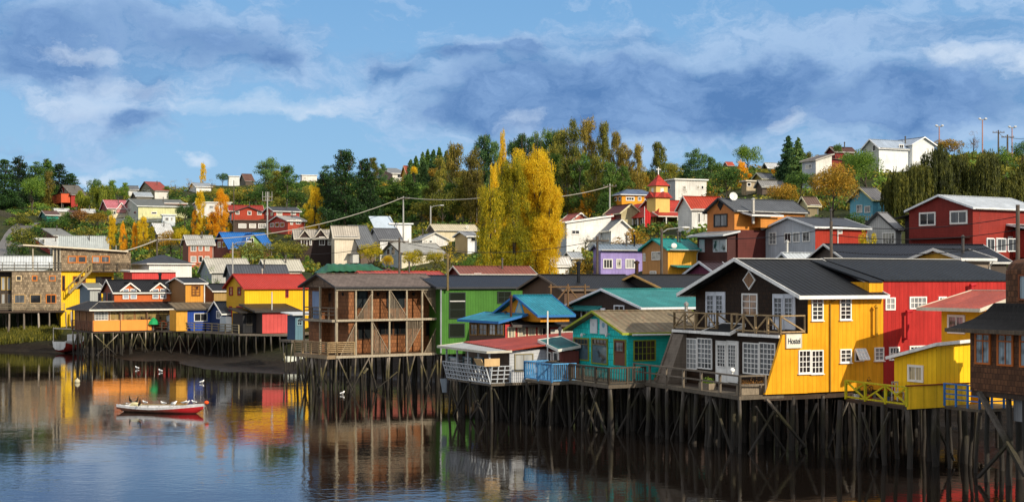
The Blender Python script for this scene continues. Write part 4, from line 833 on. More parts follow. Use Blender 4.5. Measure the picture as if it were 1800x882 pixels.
    for a, b, yy in ((-4.1, -2.0, .1), (-1.2, -3.4, .15), (1.3, 2.9, .1), (4.4, 3.0, .1), (-.6, .8, .2)): T.brace((a, yy, -.3), (b, yy, 2.5))
    for a, b, xx in ((1.0, 3.2, -4.2), (5.6, 3.6, -4.1), (7.8, 6.2, -3.8), (12, 9.8, -3.4), (8.7, 11.2, -3.5)): T.brace((xx, a, -.3), (xx+.2, b, 2.7))
    return T
HT = hostel()
def on(T, x, y): q = T.wld(x, y); return q[0], q[1]

def red_building():
    x, y = on(HT, 5.37, 0); T = Th('red_house', 'long bright red house with small white windows joined to the yellow hostel', 'house', x, y, 0, 62.5)
    rv = mat('#b02620', 'v', .55)
    T.walls(0, 11, 0, 10.6, 3.0, 9.1, 10.35, 'x', rv, rv); MB().box(0, 11, .05, 10.5, 2.2, 2.99).build('floor_beam', DARKW, T); T.gable(0.03, 11, 0, 10.6, 9.14, 10.4, 'x', mat('#2e3238', 'cx', .85, .6, 2.6), o=.02, oe=-.02, fas=None, cap='#a8a8a4')
    for l, t, r, b, nx, ny in ((1555.5, 522.5, 1573, 545, 2, 2), (1598, 521, 1628, 543, 4, 2), (1649, 521, 1663, 538.5, 2, 2), (1676, 520, 1690, 531, 2, 2), (1562.5, 609, 1580.5, 633, 3, 2), (1598, 607, 1626, 620, 4, 2)):
        T.win('R', l, t, r, b, nx, ny, WHITE, fw=.08, mw=.045)
    for px, py in ((1589, 549), (1701, 503)):
        xv, zv = T.Rf(px, py); mb = MB(); mb.tube([(xv, .02, zv-1.5), (xv, -.3, zv-1.5), (xv, -.3, zv)], .1, 10); mb.tube([(xv-.1, -.3, zv+.05), (xv+.3, -.3, zv+.1)], .1, 8); mb.build('vent_pipe', mat('#b01e26', 'paint', .6), T)
    T.stilts(grid(.3, 10, 8, 1, 9, 7, .3, 8)+[(.4, .2), (3, .2), (6, .2)], 2.3, gz)
red_building()

def small_yellow():
    T = Th.px('yellow_cottage', 'small lemon yellow cottage with a sloping white roof edge and yellow deck', 'cottage', 1646, 71, 62.5)
    yv = mat('#ffc60e', 'v', .35); z0 = 3.05
    tl = T.Lf(1572)[0]; tr = T.Rf(1706)[0]
    zc = T.Lf(1646, 609)[1]; zl = T.Lf(1574, 629)[1]; zr = T.Rf(1705, 603)[1]
    mb = MB(); P = [(0, 0), (tr, 0), (tr, tl), (0, tl)]; Z = [zc, zr, zr-.5, zl]; vs = [(a, b, z0) for a, b in P]+[(a, b, z) for (a, b), z in zip(P, Z)]
    mb.add(vs, [(3, 2, 1, 0), (4, 5, 6, 7), (0, 1, 5, 4), (1, 2, 6, 5), (2, 3, 7, 6), (3, 0, 4, 7)]); mb.build('wall', yv, T)
    ov = .3; mb = MB(); zz = lambda a, b: zc+(zr-zc)*a/tr+(zl-zc)*b/tl
    mb.slab([(a, b, zz(a, b)+.14) for a, b in ((-ov, -ov), (tr+ov, -ov), (tr+ov, tl+ov), (-ov, tl+ov))], (0, 0, -.12)); r = mb.build('roof', mat('#d8d4c6', 'cx', .5), T)
    fb = MB()
    for p, q in (((-ov, -ov), (tr+ov, -ov)), ((-ov, -ov), (-ov, tl+ov))): fb.beam((*p, zz(*p)+.08), (*q, zz(*q)+.08), .06, .16)
    fb.build('fascia', mat(WHITE), T, r)
    T.win('L', 1596.5, 641, 1624, 671, 2, 1, '#efe9dc', curtain_glass('#c9b58c'), fw=.12)
    # deck: solid panel facing the water and an open rail
    cx, cy = -2.6, -.9
    dd = T.loc(W(1594, 717, 69.6)); d1 = T.loc(W(1487, 703, 74.2)); d2 = (dd[0]+4.1, dd[1])
    T.deck([(dd[0], dd[1]), d2, (d2[0], d1[1]), (d1[0], d1[1])], z0, .16, DARKW)
    pn = MB(); pn.box(dd[0], d2[0], dd[1]-.05, dd[1], z0-.12, z0+1.0); pn.build('solid_panel', mat('#f0c018', 'v', .5, freq=1.2), T)
    cp = MB(); cp.box(dd[0]-.03, d2[0]+.03, dd[1]-.1, dd[1]+.08, z0+1.0, z0+1.05); cp.build('top_board', mat('#7a2a1c'), T)
    T.xx = True; T.rail([(dd[0], dd[1]), (d1[0], d1[1])], z0, .95, 'x', col=mat('#d6c414', 'wood', .4), step=1.7, w=.08)
    T.stilts([(dd[0]+.1, dd[1]+.1), (dd[0]+2, dd[1]+.2), (dd[0]+4, dd[1]+.2), (dd[0], dd[1]+1.7), (dd[0]-.0, dd[1]+3.4), (dd[0]+.1, dd[1]+5), (0, 0), (2, 0), (0, 3), (2, 3), (1, 1.5)], z0-.15, gz, .16, .03, 5)
    T.brace((dd[0], dd[1]+1.2, 2.7), (dd[0], dd[1]+2.6, .3)); T.brace((dd[0]+.1, dd[1]+2.2, .3), (dd[0]+.1, dd[1]+3.3, 2.5)); T.brace((dd[0]+2, dd[1]+.3, 2.3), (dd[0]+3.4, dd[1]+.3, .2))
    return T, dd, d1, z0
YT, YD, YD1, YZ = small_yellow()

def coral_roof():
    T = Th.px('coral_roofed_house', 'deep yellow house with coral red metal roof and curtained window, behind the lemon cottage', 'house', 1722, 73.5, 62.5)
    yv = mat('#dca414', 'paint', .3); y1, zt = T.Lf(1655, 545)
    T.walls(0, 4, 0, y1, 2.6, zt-.05, None, 'x', yv, yv)
    T.shed([(-.9, -.9, zt+.02), (-.9, y1+.9, zt+.02), (2.6, y1+.4, zt+.95), (2.6, -.9, zt+.95)], mat('#c85a40', 'cy', .8), fas='#cfc7b4')
    T.win('L', 1666.5, 553, 1697, 586, 2, 1, '#e9e2e0', curtain_glass('#b58a92'), fw=.12)
    T.stilts(grid(.2, 3.8, 2, .3, y1-.3, 2, .1), 2.6, gz)
coral_roof()

def brown_house():
    T = Th('shingle_house', 'dark brown fish scale shingle house with orange framed windows and a rounded upper storey', 'house', 24.0, 60.7, 0, 62.5)
    sh = mat('#6a452b', 'sh', .9, freq=1.25, col2='#2e1c12'); zb, ze = 4.15, 7.1; D = 5.95
    mb = MB(); mb.box(0, 5, 0, D, zb, ze); mb.build('wall', sh, T)
    # flared skirt roof and rounded tower
    mb = MB(); prof = [(-.75, 7.0), (-.35, 7.2), (-.02, 7.45), (.2, 7.8), (.28, 8.2)]; n = len(prof)
    rows = []
    for o_, z in prof: rows.append([(o_, -.75, z), (o_, D-o_*1.0-max(0, z-7.2)*.9, z), (5, D-o_-max(0, z-7.2)*.9, z), (5, -.75, z)])
    for i in range(n-1):
        a, b = rows[i], rows[i+1]
        if i == 0: a2 = a
        mb.add([a[0], a[1], b[1], b[0]], [(0, 1, 2, 3), (3, 2, 1, 0)][:1]); mb.add([a[1], a[2], b[2], b[1]], [(0, 1, 2, 3)])
    mb.add(rows[-1], [(0, 1, 2, 3)]); mb.add([(x, y, z-.12) for x, y, z in rows[0]], [(3, 2, 1, 0)])
    mb.build('skirt_roof', mat('#34302d', 'asph', .6, freq=.5), T)
    fb = MB(); fb.box(-.8, -.7, -.8, D+.8, 6.84, 7.02); fb.box(-.7, 5, D+.7, D+.8, 6.84, 7.02); fb.build('eave_board', mat('#6a5c4c', 'wood', .6), T)
    th = T.Lf(1759, HY, .3)[0]; mb = MB(); q = [(-.0, 0)]; pr = [(0, 7.6), (0, 9.9)]+[(.5-.5*math.cos(a), 9.9+.45*math.sin(a)) for a in (R(20), R(45), R(70), R(90))]
    poly = [(.3, -1.0)]; top = 10.15
    for k in range(7): a = R(90*k/6); poly_y = th-.5+.5*math.sin(a); 
    sect = [(.3, 7.6), (.3, 9.7), (.42, 9.98), (.7, 10.17), (1.2, 10.22), (5, 10.22), (5, 7.6)]
    mb.prism(sect, 'y', -1, th-.55); end = [(x if x > .9 else x+.25, z) for x, z in sect]
    # rounded shoulder at the far end
    steps = 6; prev = [(x, th-.55, z) for x, z in sect]
    for k in range(1, steps+1):
        a = R(90*k/steps); yy = th-.55+.55*math.sin(a); f = 1-math.cos(a); cur = [(x+(.5*f if x < 3 else 0), yy, z-(.45*f if z > 9.75 else (.2*f if z > 9.6 else 0))) for x, z in sect]
        m_ = len(sect); mb.add(prev+cur, [(i, (i+1) % m_, m_+(i+1) % m_, m_+i) for i in range(m_)]); prev = cur
    mb.add(prev, [tuple(range(len(sect)))]); mb.build('rounded_upper_storey', sh, T)
    for l, t, r, b in ((1714.5, 585, 1742, 640), (1753.5, 586, 1782, 643), (1793, 587, 1824, 646)):
        T.win('L', l, t, r, b, 2, 1, '#b8652c', curtain_glass('#8ba0aa'), fw=.085)
        y, z = T.Lf(l+2.5, t+13); y2, _ = T.Lf(r-2.5, t+13); c = MB(); c.box(-.075, -.05, min(y, y2), max(y, y2), z-.03, z+.03); c.build('window_transom', mat('#b8652c'), T)
    T.win('L', 1791, 482, 1812, 528, 1, 1, '#7a4326', curtain_glass('#8ba0aa'), fw=.08, off=.3)
    MB().box(.05, 5, .05, D-.05, 3.9, 4.14).build('floor_beam', DARKW, T)
    pc = [T.Lf(p)[0] for p in (1730, 1767, 1795)]
    T.stilts([(.2, pc[0]), (.2, pc[1]), (.2, pc[2]), (2.2, pc[0]), (2.3, pc[2]), (.2, .5), (4.6, 5), (4.6, 2), (2.2, .6)], 3.95, gz, .17, .015, 3)
    T.brace((-.05, T.Lf(1723)[0], 4.1), (-.1, T.Lf(1806)[0], .6), .26); T.brace((-.2, T.Lf(1725)[0], .2), (-.15, T.Lf(1776)[0], 1.9), .19)
    y0, y1 = T.Lf(1770)[0], T.Lf(1793)[0]; MB().box(.4, .45, min(y0, y1), max(y0, y1), 2.9, 4.0).build('corrugated_panel', mat('#8b8d8f', 'v', .7, freq=8), T)
brown_house()

def blue_deck():
    T = Th.px('blue_railed_deck', 'small deck with bright blue railing between the lemon cottage and the brown shingle house', 'deck', 1722, 68.2, 62.5)
    T.deck([(0, 0), (3.2, 0), (3.2, 2.3), (0, 2.3)], 3.05, .15); T.xx = False
    T.rail([(3.2, 0), (0, 0), (0, 2.3)], 3.05, 1.1, 'h', col=mat('#3f86d2', 'wood', .4), bars=4, step=.8, w=.06)
    T.stilts([(.1, .1), (3, .1), (.1, 2.2), (1.5, .2), (1.6, 2)], 2.9, gz)
blue_deck()

# ---------------------------------------------------------------- turquoise cafe house
def turquoise():
    T = Th.px('turquoise_house', 'turquoise shingle house with yellow window trim, patched fibre cement roof and wooden terrace', 'house', 1103, 88, 62.5)
    tq = mat('#14cfc8', 'sh', .5, freq=1.9, col2='#10aaa4'); D = 6.77; ze = 5.97; zr = 7.15
    T.walls(0, 6.5, 0, D, 3.0, ze, zr, 'x', tq, mat('#12b4ae', 'h', .4, freq=5))
    T.gable(0, 6.5, 0, D, ze, zr, 'x', mat('#8d8068', 'cx', 1.0, .8, 2.2, '#a0492c'), o=.3, oe=.55, fas='#8f9a2c', fh=.14)
    fr = '#7f8a2c'
    for l, t, r, b in ((1009, 593, 1036, 633), (1040.5, 594, 1069, 640)): T.win('L', l, t, r, b, 1, 1, fr, curtain_glass('#56707c'), fw=.08)
    for l, t, r, b in ((1009, 593, 1036, 605), (1040.5, 594, 1069, 606)): T.win('L', l+2, t+2, r-2, b, 4, 1, '#7a6a48', None, fw=.04, off=-.03, name='transom_window')
    T.door('L', 1081, 598, 1100, 642, '#6a4030', 0, .45, 1, 1, fr)
    T.win('R', 1113, 597, 1152, 634, 5, 3, fr, None, fw=.07, mw=.03)
    for l, t, r, b in ((1039, 560, 1051, 585.5), (1056, 560.5, 1069, 587)):
        y0, z1 = T.Lf(l, t); y1, _ = T.Lf(r, t); _, z0 = T.Lf((l+r)/2, b); s = MB().box(-.08, -.02, y0, y1, z0, z1).build('sign_board', mat('#cfd6d8', 'paint', .3), T, label='small white sign board on the gable')
        k = MB(); ym = (y0+y1)/2; zm = (z0+z1)/2+.1; k.tube([(-.082, ym, zm), (-.09, ym, zm)], .17 if l > 1050 else .12, 14); k.build('sign_emblem', mat('#7fa6bc' if l > 1050 else '#b9c1c6'), T, s)
    for px in (1029.5, 1073):
        y, z = T.Lf(px, 587); mb = MB(); mb.tube([(-.05, y, z), (-.25, y, z+.02)], .05, 6); mb.ball((-.3, y, z-.06), (.1, .1, .14), 8); mb.build('wall_lamp', mat('#d8d8d4'), T)
    mb = MB(); mb.tube([(.1, -.42, ze-.12), (6.3, -.42, ze-.16)], .06, 6); mb.tube([(6.3, -.42, ze-.16), (6.25, -.06, ze-.8), (6.25, -.06, 3)], .045, 6); mb.build('gutter', mat('#cfd4d4'), T)
    T.pipe(5.2, 1.2, 6.3, 7.6, .11, '#9a9a98')
    dk = mat('#5c5245', 'wood', .8); T.deck([(0, -2.2), (-2.7, -2.2), (-2.7, 5.6), (0, 6.5)], 2.98)
    T.rail([(-.1, -2.15), (-2.65, -2.15), (-2.65, 5.5), (-.3, 6.3)], 2.98, 1.0, 'v', n=.17, col=dk, w=.085, step=1.6)
    T.deck([(.05, -2.0), (3.2, -2.0), (3.2, -.03), (.05, -.03)], 2.9)
    T.stilts(grid(-1.6, 6.2, 7, -.5, 6.4, 8, .3, 4)+[(-2.5, -2), (-1.2, -2.1), (.4, -1.9), (2.6, -1.9), (-2.6, 5)]+[(-2.6, 1), (-2.6, 3)], 2.8, gz, .13, .04, 9)
    xbrace(T, [(-2, .2), (.9, -.6), (2.6, .8), (3, 4.7), (6, 4.2), (-.5, 1.6)], 2.7, -.4, -2.5, 'y'); xbrace(T, [(-2.3, -.4), (1.4, -.2), (1.7, 3.2)], 2.7, -.4, -2.0)
    return T
TQ = turquoise()

def shack():
    T = Th.px('balcony_shack', 'low whitewashed shack with red sheet roof and white lattice balcony leaning over the water', 'shack', 862, 92, 62.5)
    D = 6.6; zf = 2.55; zt = 4.55
    gw = mat('#b9bcc0', 'h', .6, freq=5); T.walls(1.4, 7.4, 0.0, 5, zf, zt+.1, None, 'x', gw, gw)
    # roofs: white front sheet and red main sheet
    zA = T.Lf(773, 616)[1]
    T.shed([(-.5, -.5, zt), (1.3, -.5, zt+.02), (1.5, D+.6, zt+.25), (-.5, D+.6, zt+.05)], mat('#c4c6c4', 'cx', .6), t=.07, fas='#b8b4a4')
    T.shed([(1.2, -.45, zt+.08), (8.3, -.45, zt+.85), (8.3, 4.2, zt+.95), (1.4, D+.3, zt+.34)], mat('#b8452f', 'cy', .9, None, 3), t=.07, name='roof', label='red painted corrugated roof sheet')
    w = mat('#c6ccd2', 'wood', .4); mb = MB()
    # lattice balcony leaning outward
    def lat(p, q, out):
        k = int((Vector(q)-Vector(p)).length/.42)
        p = Vector((*p, 0)); q = Vector((*q, 0)); o_ = Vector((*out, 0))
        for i in range(k+1):
            a = p+(q-p)*i/k; mb.beam((a.x, a.y, zf-.05), (a.x+o_.x, a.y+o_.y, zf+1.1), .07)
        for j in range(5):
            t = j/4; mb.beam((p.x+o_.x*t, p.y+o_.y*t, zf+1.1*t), (q.x+o_.x*t, q.y+o_.y*t, zf+1.1*t), .06)
    lat((0, 0), (0, D), (-.35, 0)); lat((0, 0), (1.4, 0), (0, -.25)); lat((0, D), (1.4, D), (0, .2)); mb.build('balcony_lattice', w, T)
    pb = MB()
    for y in (0, 1.6, 3.2, 4.9, D): pb.beam((-.02, y, zf), (-.02, y+.1, zt+.02), .1)
    pb.build('balcony_post', w, T)
    T.deck([(0, -.1), (7.4, -.1), (7.4, 5), (0, D)], zf, .18)
    MB().box(1.38, 1.42, .1, D, zf, zt).build('inner_wall', mat('#6d5a4a', 'v', .6), T)
    for l, r in ((790, 806), (815, 830), (836, 850)):
        T.win('L', l, 627, r, 648, 1, 1, '#5f7d84', None, off=1.34, fw=.06)
    MB().slab([(-.4, .1, zf+1.12), (-.4, 1.2, zf+1.12), (-.62, 1.2, zf+1.55), (-.62, .1, zf+1.55)], (.04, 0, .02)).build('plywood_panel', mat('#c9a878', 'paint', .4), T)
    MB().box(-.6, .5, -.36, -.33, zf+1.12, zf+1.62).build('plywood_panel', mat('#c9a878', 'paint', .4), T)
    T.win('R', 904, 621, 937, 652, 2, 1, '#8d8466', None, fw=.07)
    MB().box(4.2, 4.9, -.04, 0, zf, zt+.3).build('door', mat('#5a2b30', 'v', .4), T)
    T.pipe(6.4, 2.2, 4.8, 5.8, .09, '#4a4c50')
    mb = MB(); mb.tube([(3.9, -.6, 3), (3.9, -.6, 7.2)], .05, 6); mb.build('mast_pole', mat('#d6d6d2'), T)
    MB().prism([(-.5, zf-.1), (0, zf-.1), (0, 1.5), (-.3, 1.5)], 'y', D+.1, D+.15).build('side_boards', mat('#9aa6b2', 'v', .6), T)
    T.stilts(grid(1, 7.2, 6, 1.2, 6, 7, .3, 12)+[(.1, .1), (2, .1), (3.8, .1), (5.6, .1), (0, 6)]+[(0, 3), (0, 5)], 2.4, gz, .13, .05, 12)
    xbrace(T, [(6, 3.3), (.3, 2.6), (2.9, .8), (4, 5.9)], 2.3, -.4, 0, 'y'); xbrace(T, [(1.6, .2), (2.2, 3.8), (5.4, 4.2)], 2.3, -.4, -.05)
    return T
SK = shack()

def teal_annex():
    T = Th.px('teal_roofed_annex', 'little annex with teal tin roof and sky blue picket balcony beside the turquoise house', 'annex', 970, 88.5, 62.5)
    zf = 2.85; T.walls(2.4, 3.75, 3.1, 5.3, zf, 4.6, None, 'x', mat('#6e3a34', 'v', .4), mat('#6e3a34', 'v', .4))
    T.shed([(2.05, 2.85, 4.62), (3.8, 2.95, 4.85), (3.8, 5.6, 5.35), (2.05, 5.6, 5.15)], mat('#1a6e70', 'cy', .9), fas='#cfd0c8')
    for l, r in ((960, 970), (973, 983)): T.win('L', l, 618, r, 636, 1, 1, WHITE, None, off=2.4, fw=.08)
    T.deck([(0, 0), (1.8, 0), (3.7, 3.0), (3.7, 5.3), (0, 3.6)], zf, .15); T.rail([(1.7, 0), (0, 0), (0, 3.6), (1.7, 3.6)], zf, 1.15, 'v', n=.14, col=mat('#5fa8e0', 'wood', .25), w=.07, step=1.8)
    T.stilts([(.1, .1), (.1, 1.8), (.1, 3.5), (2.4, .4), (2.4, 3.6), (4.8, .5), (4.8, 3.5)], 2.7, gz); T.brace((0, .2, 2.6), (0, 2.4, 0)); T.brace((0, 3.3, 2.6), (.1, 1.9, .2))
teal_annex()

def blue_red_house():
    T = Th.px('blue_roofed_house', 'red and brown waterfront house with orange gable under a sky blue metal roof', 'house', 888, 103, 62)
    D = 5.9; rd = mat('#b53a38', 'h', .3, freq=5); br = mat('#5d4434', 'v', .5)
    T.walls(0, 7, 0, D, 3.0, 6.0, None, 'x', br, rd)
    for l, r in ((892, 905), (909.5, 924), (927.5, 941), (945, 961)): T.win('R', l, 574, r, 597+(961-l)*0.0, 2, 1, '#d8c9a8', curtain_glass('#bdb6a4'), fw=.09)
    for l, r in ((827, 840), (842, 857), (860, 872), (873, 886)): T.win('L', l, 569, r, 589, 2, 2, '#8f6a34', None, fw=.07)
    y0 = T.Lf(826, 595)[0]; b = MB(); b.box(-.12, -.04, .05, y0, 4.35, 4.45); b.box(-.12, -.04, .05, y0, 3.3, 3.7); b.build('blue_trim', mat('#3c6fb8'), T)
    bl = '#2b93ac'; T.shed([(-.7, -.3, 6.1), (-.7, D+.6, 6.1), (1.7, D+.6, 6.65), (1.7, -.3, 6.65)], mat(bl, 'cy', .9), fas='#2f6fae')
    T.shed([(.3, -.6, 5.85), (7.4, -.6, 5.78), (7.4, 3.4, 6.75), (1.7, 3.4, 6.75)], mat('#33363b', 'cy', .6), fas='#56504c')
    o = 1.9; ya, za = T.Lf(950, 552, o); yb, zb = T.Lf(877, 551, o); ym, zm = T.Lf(914, 521, o)
    og = mat('#d08a1e', 'v', .3); mb = MB(); mb.prism([(ya, 6.2), (yb, 6.2), (yb, zb), (ym, zm), (ya, za)], 'x', o, 4.3); mb.build('gable_wall', og, T)
    T.gable(o, 4.2, ya, yb, (za+zb)/2, zm, 'x', mat(bl, 'cx', .9), o=.35, oe=.4, fas='#2f6fae')
    yc, zc = T.Lf(914, 542, o); w = .85; t = MB(); t.prism([(yc-w, zc-.55), (yc+w, zc-.55), (yc, zc+.75)], 'x', o-.05, o+.02); tw = t.build('triangular_window', mat('#3f9fcf'), T); p = MB(); p.prism([(yc-w*.7, zc-.45), (yc+w*.7, zc-.45), (yc, zc+.5)], 'x', o-.07, o-.055); p.build('pane', mat('#8f9f90', 'paint', .2, .1), T, tw)
    x0, x1 = T.Rf(964)[0], T.Rf(1017)[0]; MB().box(x0, x1, -.35, -.3, 4.6, 5.6).build('white_panel_fence', mat('#c9c6bc', 'v', .5, freq=2), T)
    T.pipe(.8, .6, 6.2, 7.9, .09, '#5a3a2c')
    T.stilts(grid(.2, 6.8, 6, .2, 5.6, 6, .3), 3, gz)
    # rough timber frame standing on the roof
    fr = MB(); a = T.loc(W(968, 548, 107)); 
    for dx_ in (0, 1.5, 3): fr.beam((a[0]+dx_, a[1], 6.5), (a[0]+dx_, a[1], 8.9), .11)
    for zz in (7.1, 8.7): fr.beam((a[0]-.2, a[1], zz), (a[0]+3.4, a[1], zz), .1)
    fr.beam((a[0], a[1], 7.1), (a[0]+1.5, a[1], 8.7), .09); fr.beam((a[0]+1.5, a[1], 8.7), (a[0]+3, a[1], 7.1), .09); fr.build('timber_frame', mat('#7a5c3c', 'wood'), T)
blue_red_house()

def green_building():
    T = Th.px('green_house', 'tall green corrugated house with dark navy roof and black framed windows', 'house', 776, 121, 62)
    gv = mat('#44782c', 'v', .5, freq=4); T.walls(0, 13, 0, 8, 2.9, 8.55, 9.5, 'x', gv, gv)
    T.gable(0, 14, 0, 8, 8.55, 9.5, 'x', mat('#2a3345', 'cx', .3), o=.3, oe=.6, fas='#3a3c40')
    for l, t, r, b, nx, ny in ((789, 513.5, 818, 560, 1, 3), (788.5, 568, 816.5, 593, 1, 1), (874, 511.5, 898, 533, 2, 2), (938, 511.5, 949, 518, 1, 1)): T.win('R', l, t, r, b, nx, ny, '#24302a', mat('#20251f', 'paint', .2, .12), fw=.1)
    a0, z = T.Rf(789, 529); a1, _ = T.Rf(818, 529); MB().box(a0+.06, a1-.06, -.09, -.05, z-.05, z+.03).build('white_rail', mat('#d8d8d4'), T)
    T.pipe(.4, -.4, 8.3, 11.2, .1, '#8c7a52'); T.stilts(grid(.3, 12, 9, .3, 7, 6, .3), 2.9, gz)
    dp = MB(); dp.tube([(-.1, -.1, 3), (-.1, -.1, 8.5)], .07, 6); dp.build('drainpipe', mat('#9aa0a4'), T)
green_building()

def gallery_house():
    T = Th.px('gallery_house', 'brown two storey gallery house with slatted driftwood screens and open balconies on tall stilts', 'house', 592, 116.5, 55)
    zf, zm, ze = 3.1, 5.95, 8.65; Ln = 9.95; D = 6.0; bw = mat('#8f5d38', 'sh', .5, freq=1.6, col2='#6a4226'); pw = mat('#b4a78e', 'wood', .6)
    MB().box(1.8, Ln, 1.35, D, zf, ze).build('wall', bw, T)
    MB().box(0.5, 1.78, 3.6, D, zf, ze-.1).build('wall', bw, T); MB().box(.42, .49, 3.7, 5.2, zm, ze-.4).build('blue_panel', mat('#7f93b4', 'v', .4), T)
    MB().prism([(0, ze), (D, ze), (D/2, ze+.95)], 'x', .02, 1.2).build('gable_shingles', mat('#7c6450', 'sh', .8, freq=2, col2='#4e4034'), T)
    MB().box(0, Ln, 0, D, ze-.1, ze).build('ceiling', mat('#5a4634', 'wood'), T)
    T.gable(0, Ln, 0, D, ze+.02, ze+.97, 'x', mat('#6e625c', 'tile', .5, .8, .8), o=.35, oe=.35, fas='#3c3c40', fh=.12)
    cm = [T.Rf(p)[0] for p in (592.7, 626, 654.3, 685, 715.4, 742.5, 769.5)]
    mb = MB()
    for i, x in enumerate(cm):
        mb.box(x-.07, x+.07, -.0, .14, zf-.1, ze-.12)
    mb.build('gallery_posts', pw, T)
    b2 = MB(); b2.box(-.1, Ln+.05, -.12, .0, zm-.16, zm+.02); b2.box(-.1, Ln+.05, -.12, .0, zf-.3, zf-.1); b2.box(-.1, Ln+.05, -.1, .0, ze-.3, ze-.1); b2.build('gallery_beams', mat('#bdb19a', 'wood', .4), T)
    MB().box(0, Ln, .001, D, zm-.2, zm-.02).build('upper_floor', mat('#4c3a2c', 'wood'), T); MB().box(0, Ln, .001, D, zf-.25, zf-.05).build('lower_floor', mat('#6a5440', 'wood'), T)
    # slat screens: (bay from, bay to, storey, rule)
    q = random.Random(3)
    def screen(xa, xb, z0, z1, ha, hb, below):
        s = MB(); k = int((xb-xa)/.115)
        for i in range(k):
            t = (i+.5)/k; x = xa+(xb-xa)*t; h = ha+(hb-ha)*t; za, zb_ = (z0, z0+(z1-z0)*h) if below else (z0+(z1-z0)*h, z1)
            za += q.uniform(-.05, .05); zb_ += q.uniform(-.05, .08)
            if zb_-za > .1: s.beam((x, .05, za), (x+q.uniform(-.03, .03), .06, zb_), q.uniform(.045, .075), .04)
        s.beam((xa, -.015, z0+(z1-z0)*ha), (xb, -.015, z0+(z1-z0)*hb), .06, .06); s.build('slat_screen', mat('#a3937c', 'wood', .8), T)
    U0, U1, L0, L1 = zm+.03, ze-.25, zf-.08, zm-.18
    screen(cm[1], cm[2], U0, U1, 0, .9, True); screen(cm[3], cm[4], U0, U1, 1, .05, True); screen(cm[5], cm[6], U0, U1, .98, .05, False)
    screen(cm[0]+.3, cm[1], L0, L1, 0, 1, True); screen(cm[2], cm[3], L0, L1, 1, 0, True); screen(cm[4], cm[5], L0, L1, .0, .9, False); screen(cm[5]+.2, cm[6], L0, L1, 0, .85, True)
    o = 1.35; bk = '#1d1f22'
    for l, t, r, b in ((614, 511, 646, 541), (679, 511, 711, 541)): T.win('R', l, t, r, b, 2, 2, bk, mat('#2a3033', 'paint', .2, .1), off=o, fw=.09)
    for l, t, r, b in ((628, 566, 652, 596), (664, 566, 690, 588), (692, 566, 713, 588), (748, 566, 764, 590)): T.win('R', l, t, r, b, 2, 1, '#3a2a1e', mat('#1c2022', 'paint', .2, .1), off=o, fw=.08)
    for px in (601, 663, 725):
        x, z = T.Rf(px, 516, o); l = MB(); l.tube([(x, o-.02, z), (x, o-.2, z)], .04, 6); l.tube([(x, o-.2, z-.16), (x, o-.2, z+.12)], .1, 8); l.build('wall_lamp', mat('#1c1c1c'), T)
    # left balconies
    MB().box(1.2, 1.78, .2, 3.58, zf, ze-.1).build('inner_wall', bw, T)
    T.door('L', 568, 512, 577, 548, '#b9c4bc', 1.2, .7, 1, 1); T.door('L', 578, 512, 585, 548, '#6a4a34', 1.2, .5, 1, 1)
    T.win('L', 548, 570, 567, 592, 2, 2, '#a8b8b4', curtain_glass('#8fa8a4'), off=1.2)
    ps = MB()
    for y in (0.1, 2.9, D-.1): ps.beam((-.02, y, zf), (-.02, y, ze), .14)
    ps.build('balcony_posts', pw, T)
    T.rail([(.05, .05), (.05, D), (1.2, D)], zm, .95, 'h', bars=3, col=mat('#7a6a58', 'wood'), step=1.4, w=.08)
    T.deck([(-.9, 0), (0, 0), (0, D), (-.9, D)], zf-.05, .3, mat('#a08a6c', 'wood')); T.rail([(1.6, -.03), (0, -.03), (-.85, 0), (-.85, D)], zf-.05, 1.05, 'h', bars=6, col=mat('#b39870', 'wood'), step=1.4, w=.08)
    T.deck([(-.4, .1), (0, .1), (0, D), (-.4, D)], zm, .2, mat('#a79b88', 'wood'))
    T.stilts([(x, .05) for x in cm]+grid(.2, Ln-.2, 6, 1.6, D-.2, 6, .3, 6)+[(-.7, 1.5), (-.7, 3), (-.7, 4.6), (-.7, 5.8), (4.9, .2), (6.2, .3)], zf-.28, gz, .14, .03, 21)
    for a, b in ((.1, 1.6), (3.0, 1.0), (2.9, 3.8), (7.4, 6.4), (7.9, 9.0), (9.9, 8.3)): T.brace((a, -.05, 2.8), (b, -.1, -.3))
    T.brace((3.3, -.3, 0), (5.6, -.2, 1.5), .1); T.brace((2.3, -.3, 1.5), (2.7, -.3, 1.9), .2)
    for a, b in ((.3, 1.8), (2.6, 1.3), (3.0, 4.4), (5.6, 4.2)): T.brace((-.7, a, 2.8), (-.75, b, 0))
gallery_house()

def terrace_roof(name, label, px, Y, th, Ln, D, z0, ze, zr, wallc, roofc, fas, kind='v', cat='house', ridge='x', rk='cx', o=.3, trims=None):
    T = Th.px(name, label, cat, px, Y, th); w = mat(wallc, kind, .4); T.walls(0, Ln, 0, D, z0, ze, zr, ridge, w, w); T.gable(0, Ln, 0, D, ze, zr, ridge, mat(roofc, rk if ridge == 'x' else 'cy', .85), o=o, oe=.4, fas=fas); return T
t = terrace_roof('teal_roofed_house', 'dark brown gabled house with long teal metal roof, behind the turquoise house', 1131, 100, 62, 10, 10.1, 3, 7.26, 8.46, '#3a2c26', '#35908e', '#d9dde2', o=.35)
for l, r in ((1022, 1033), (1034, 1048), (1049, 1064)): t.win('L', l, 541, r, 566, 1, 1, '#dfe4ea', None, fw=.14, off=-.1)
t.win('L', 1080, 536, 1098, 550, 2, 1, '#dfe4ea', None)
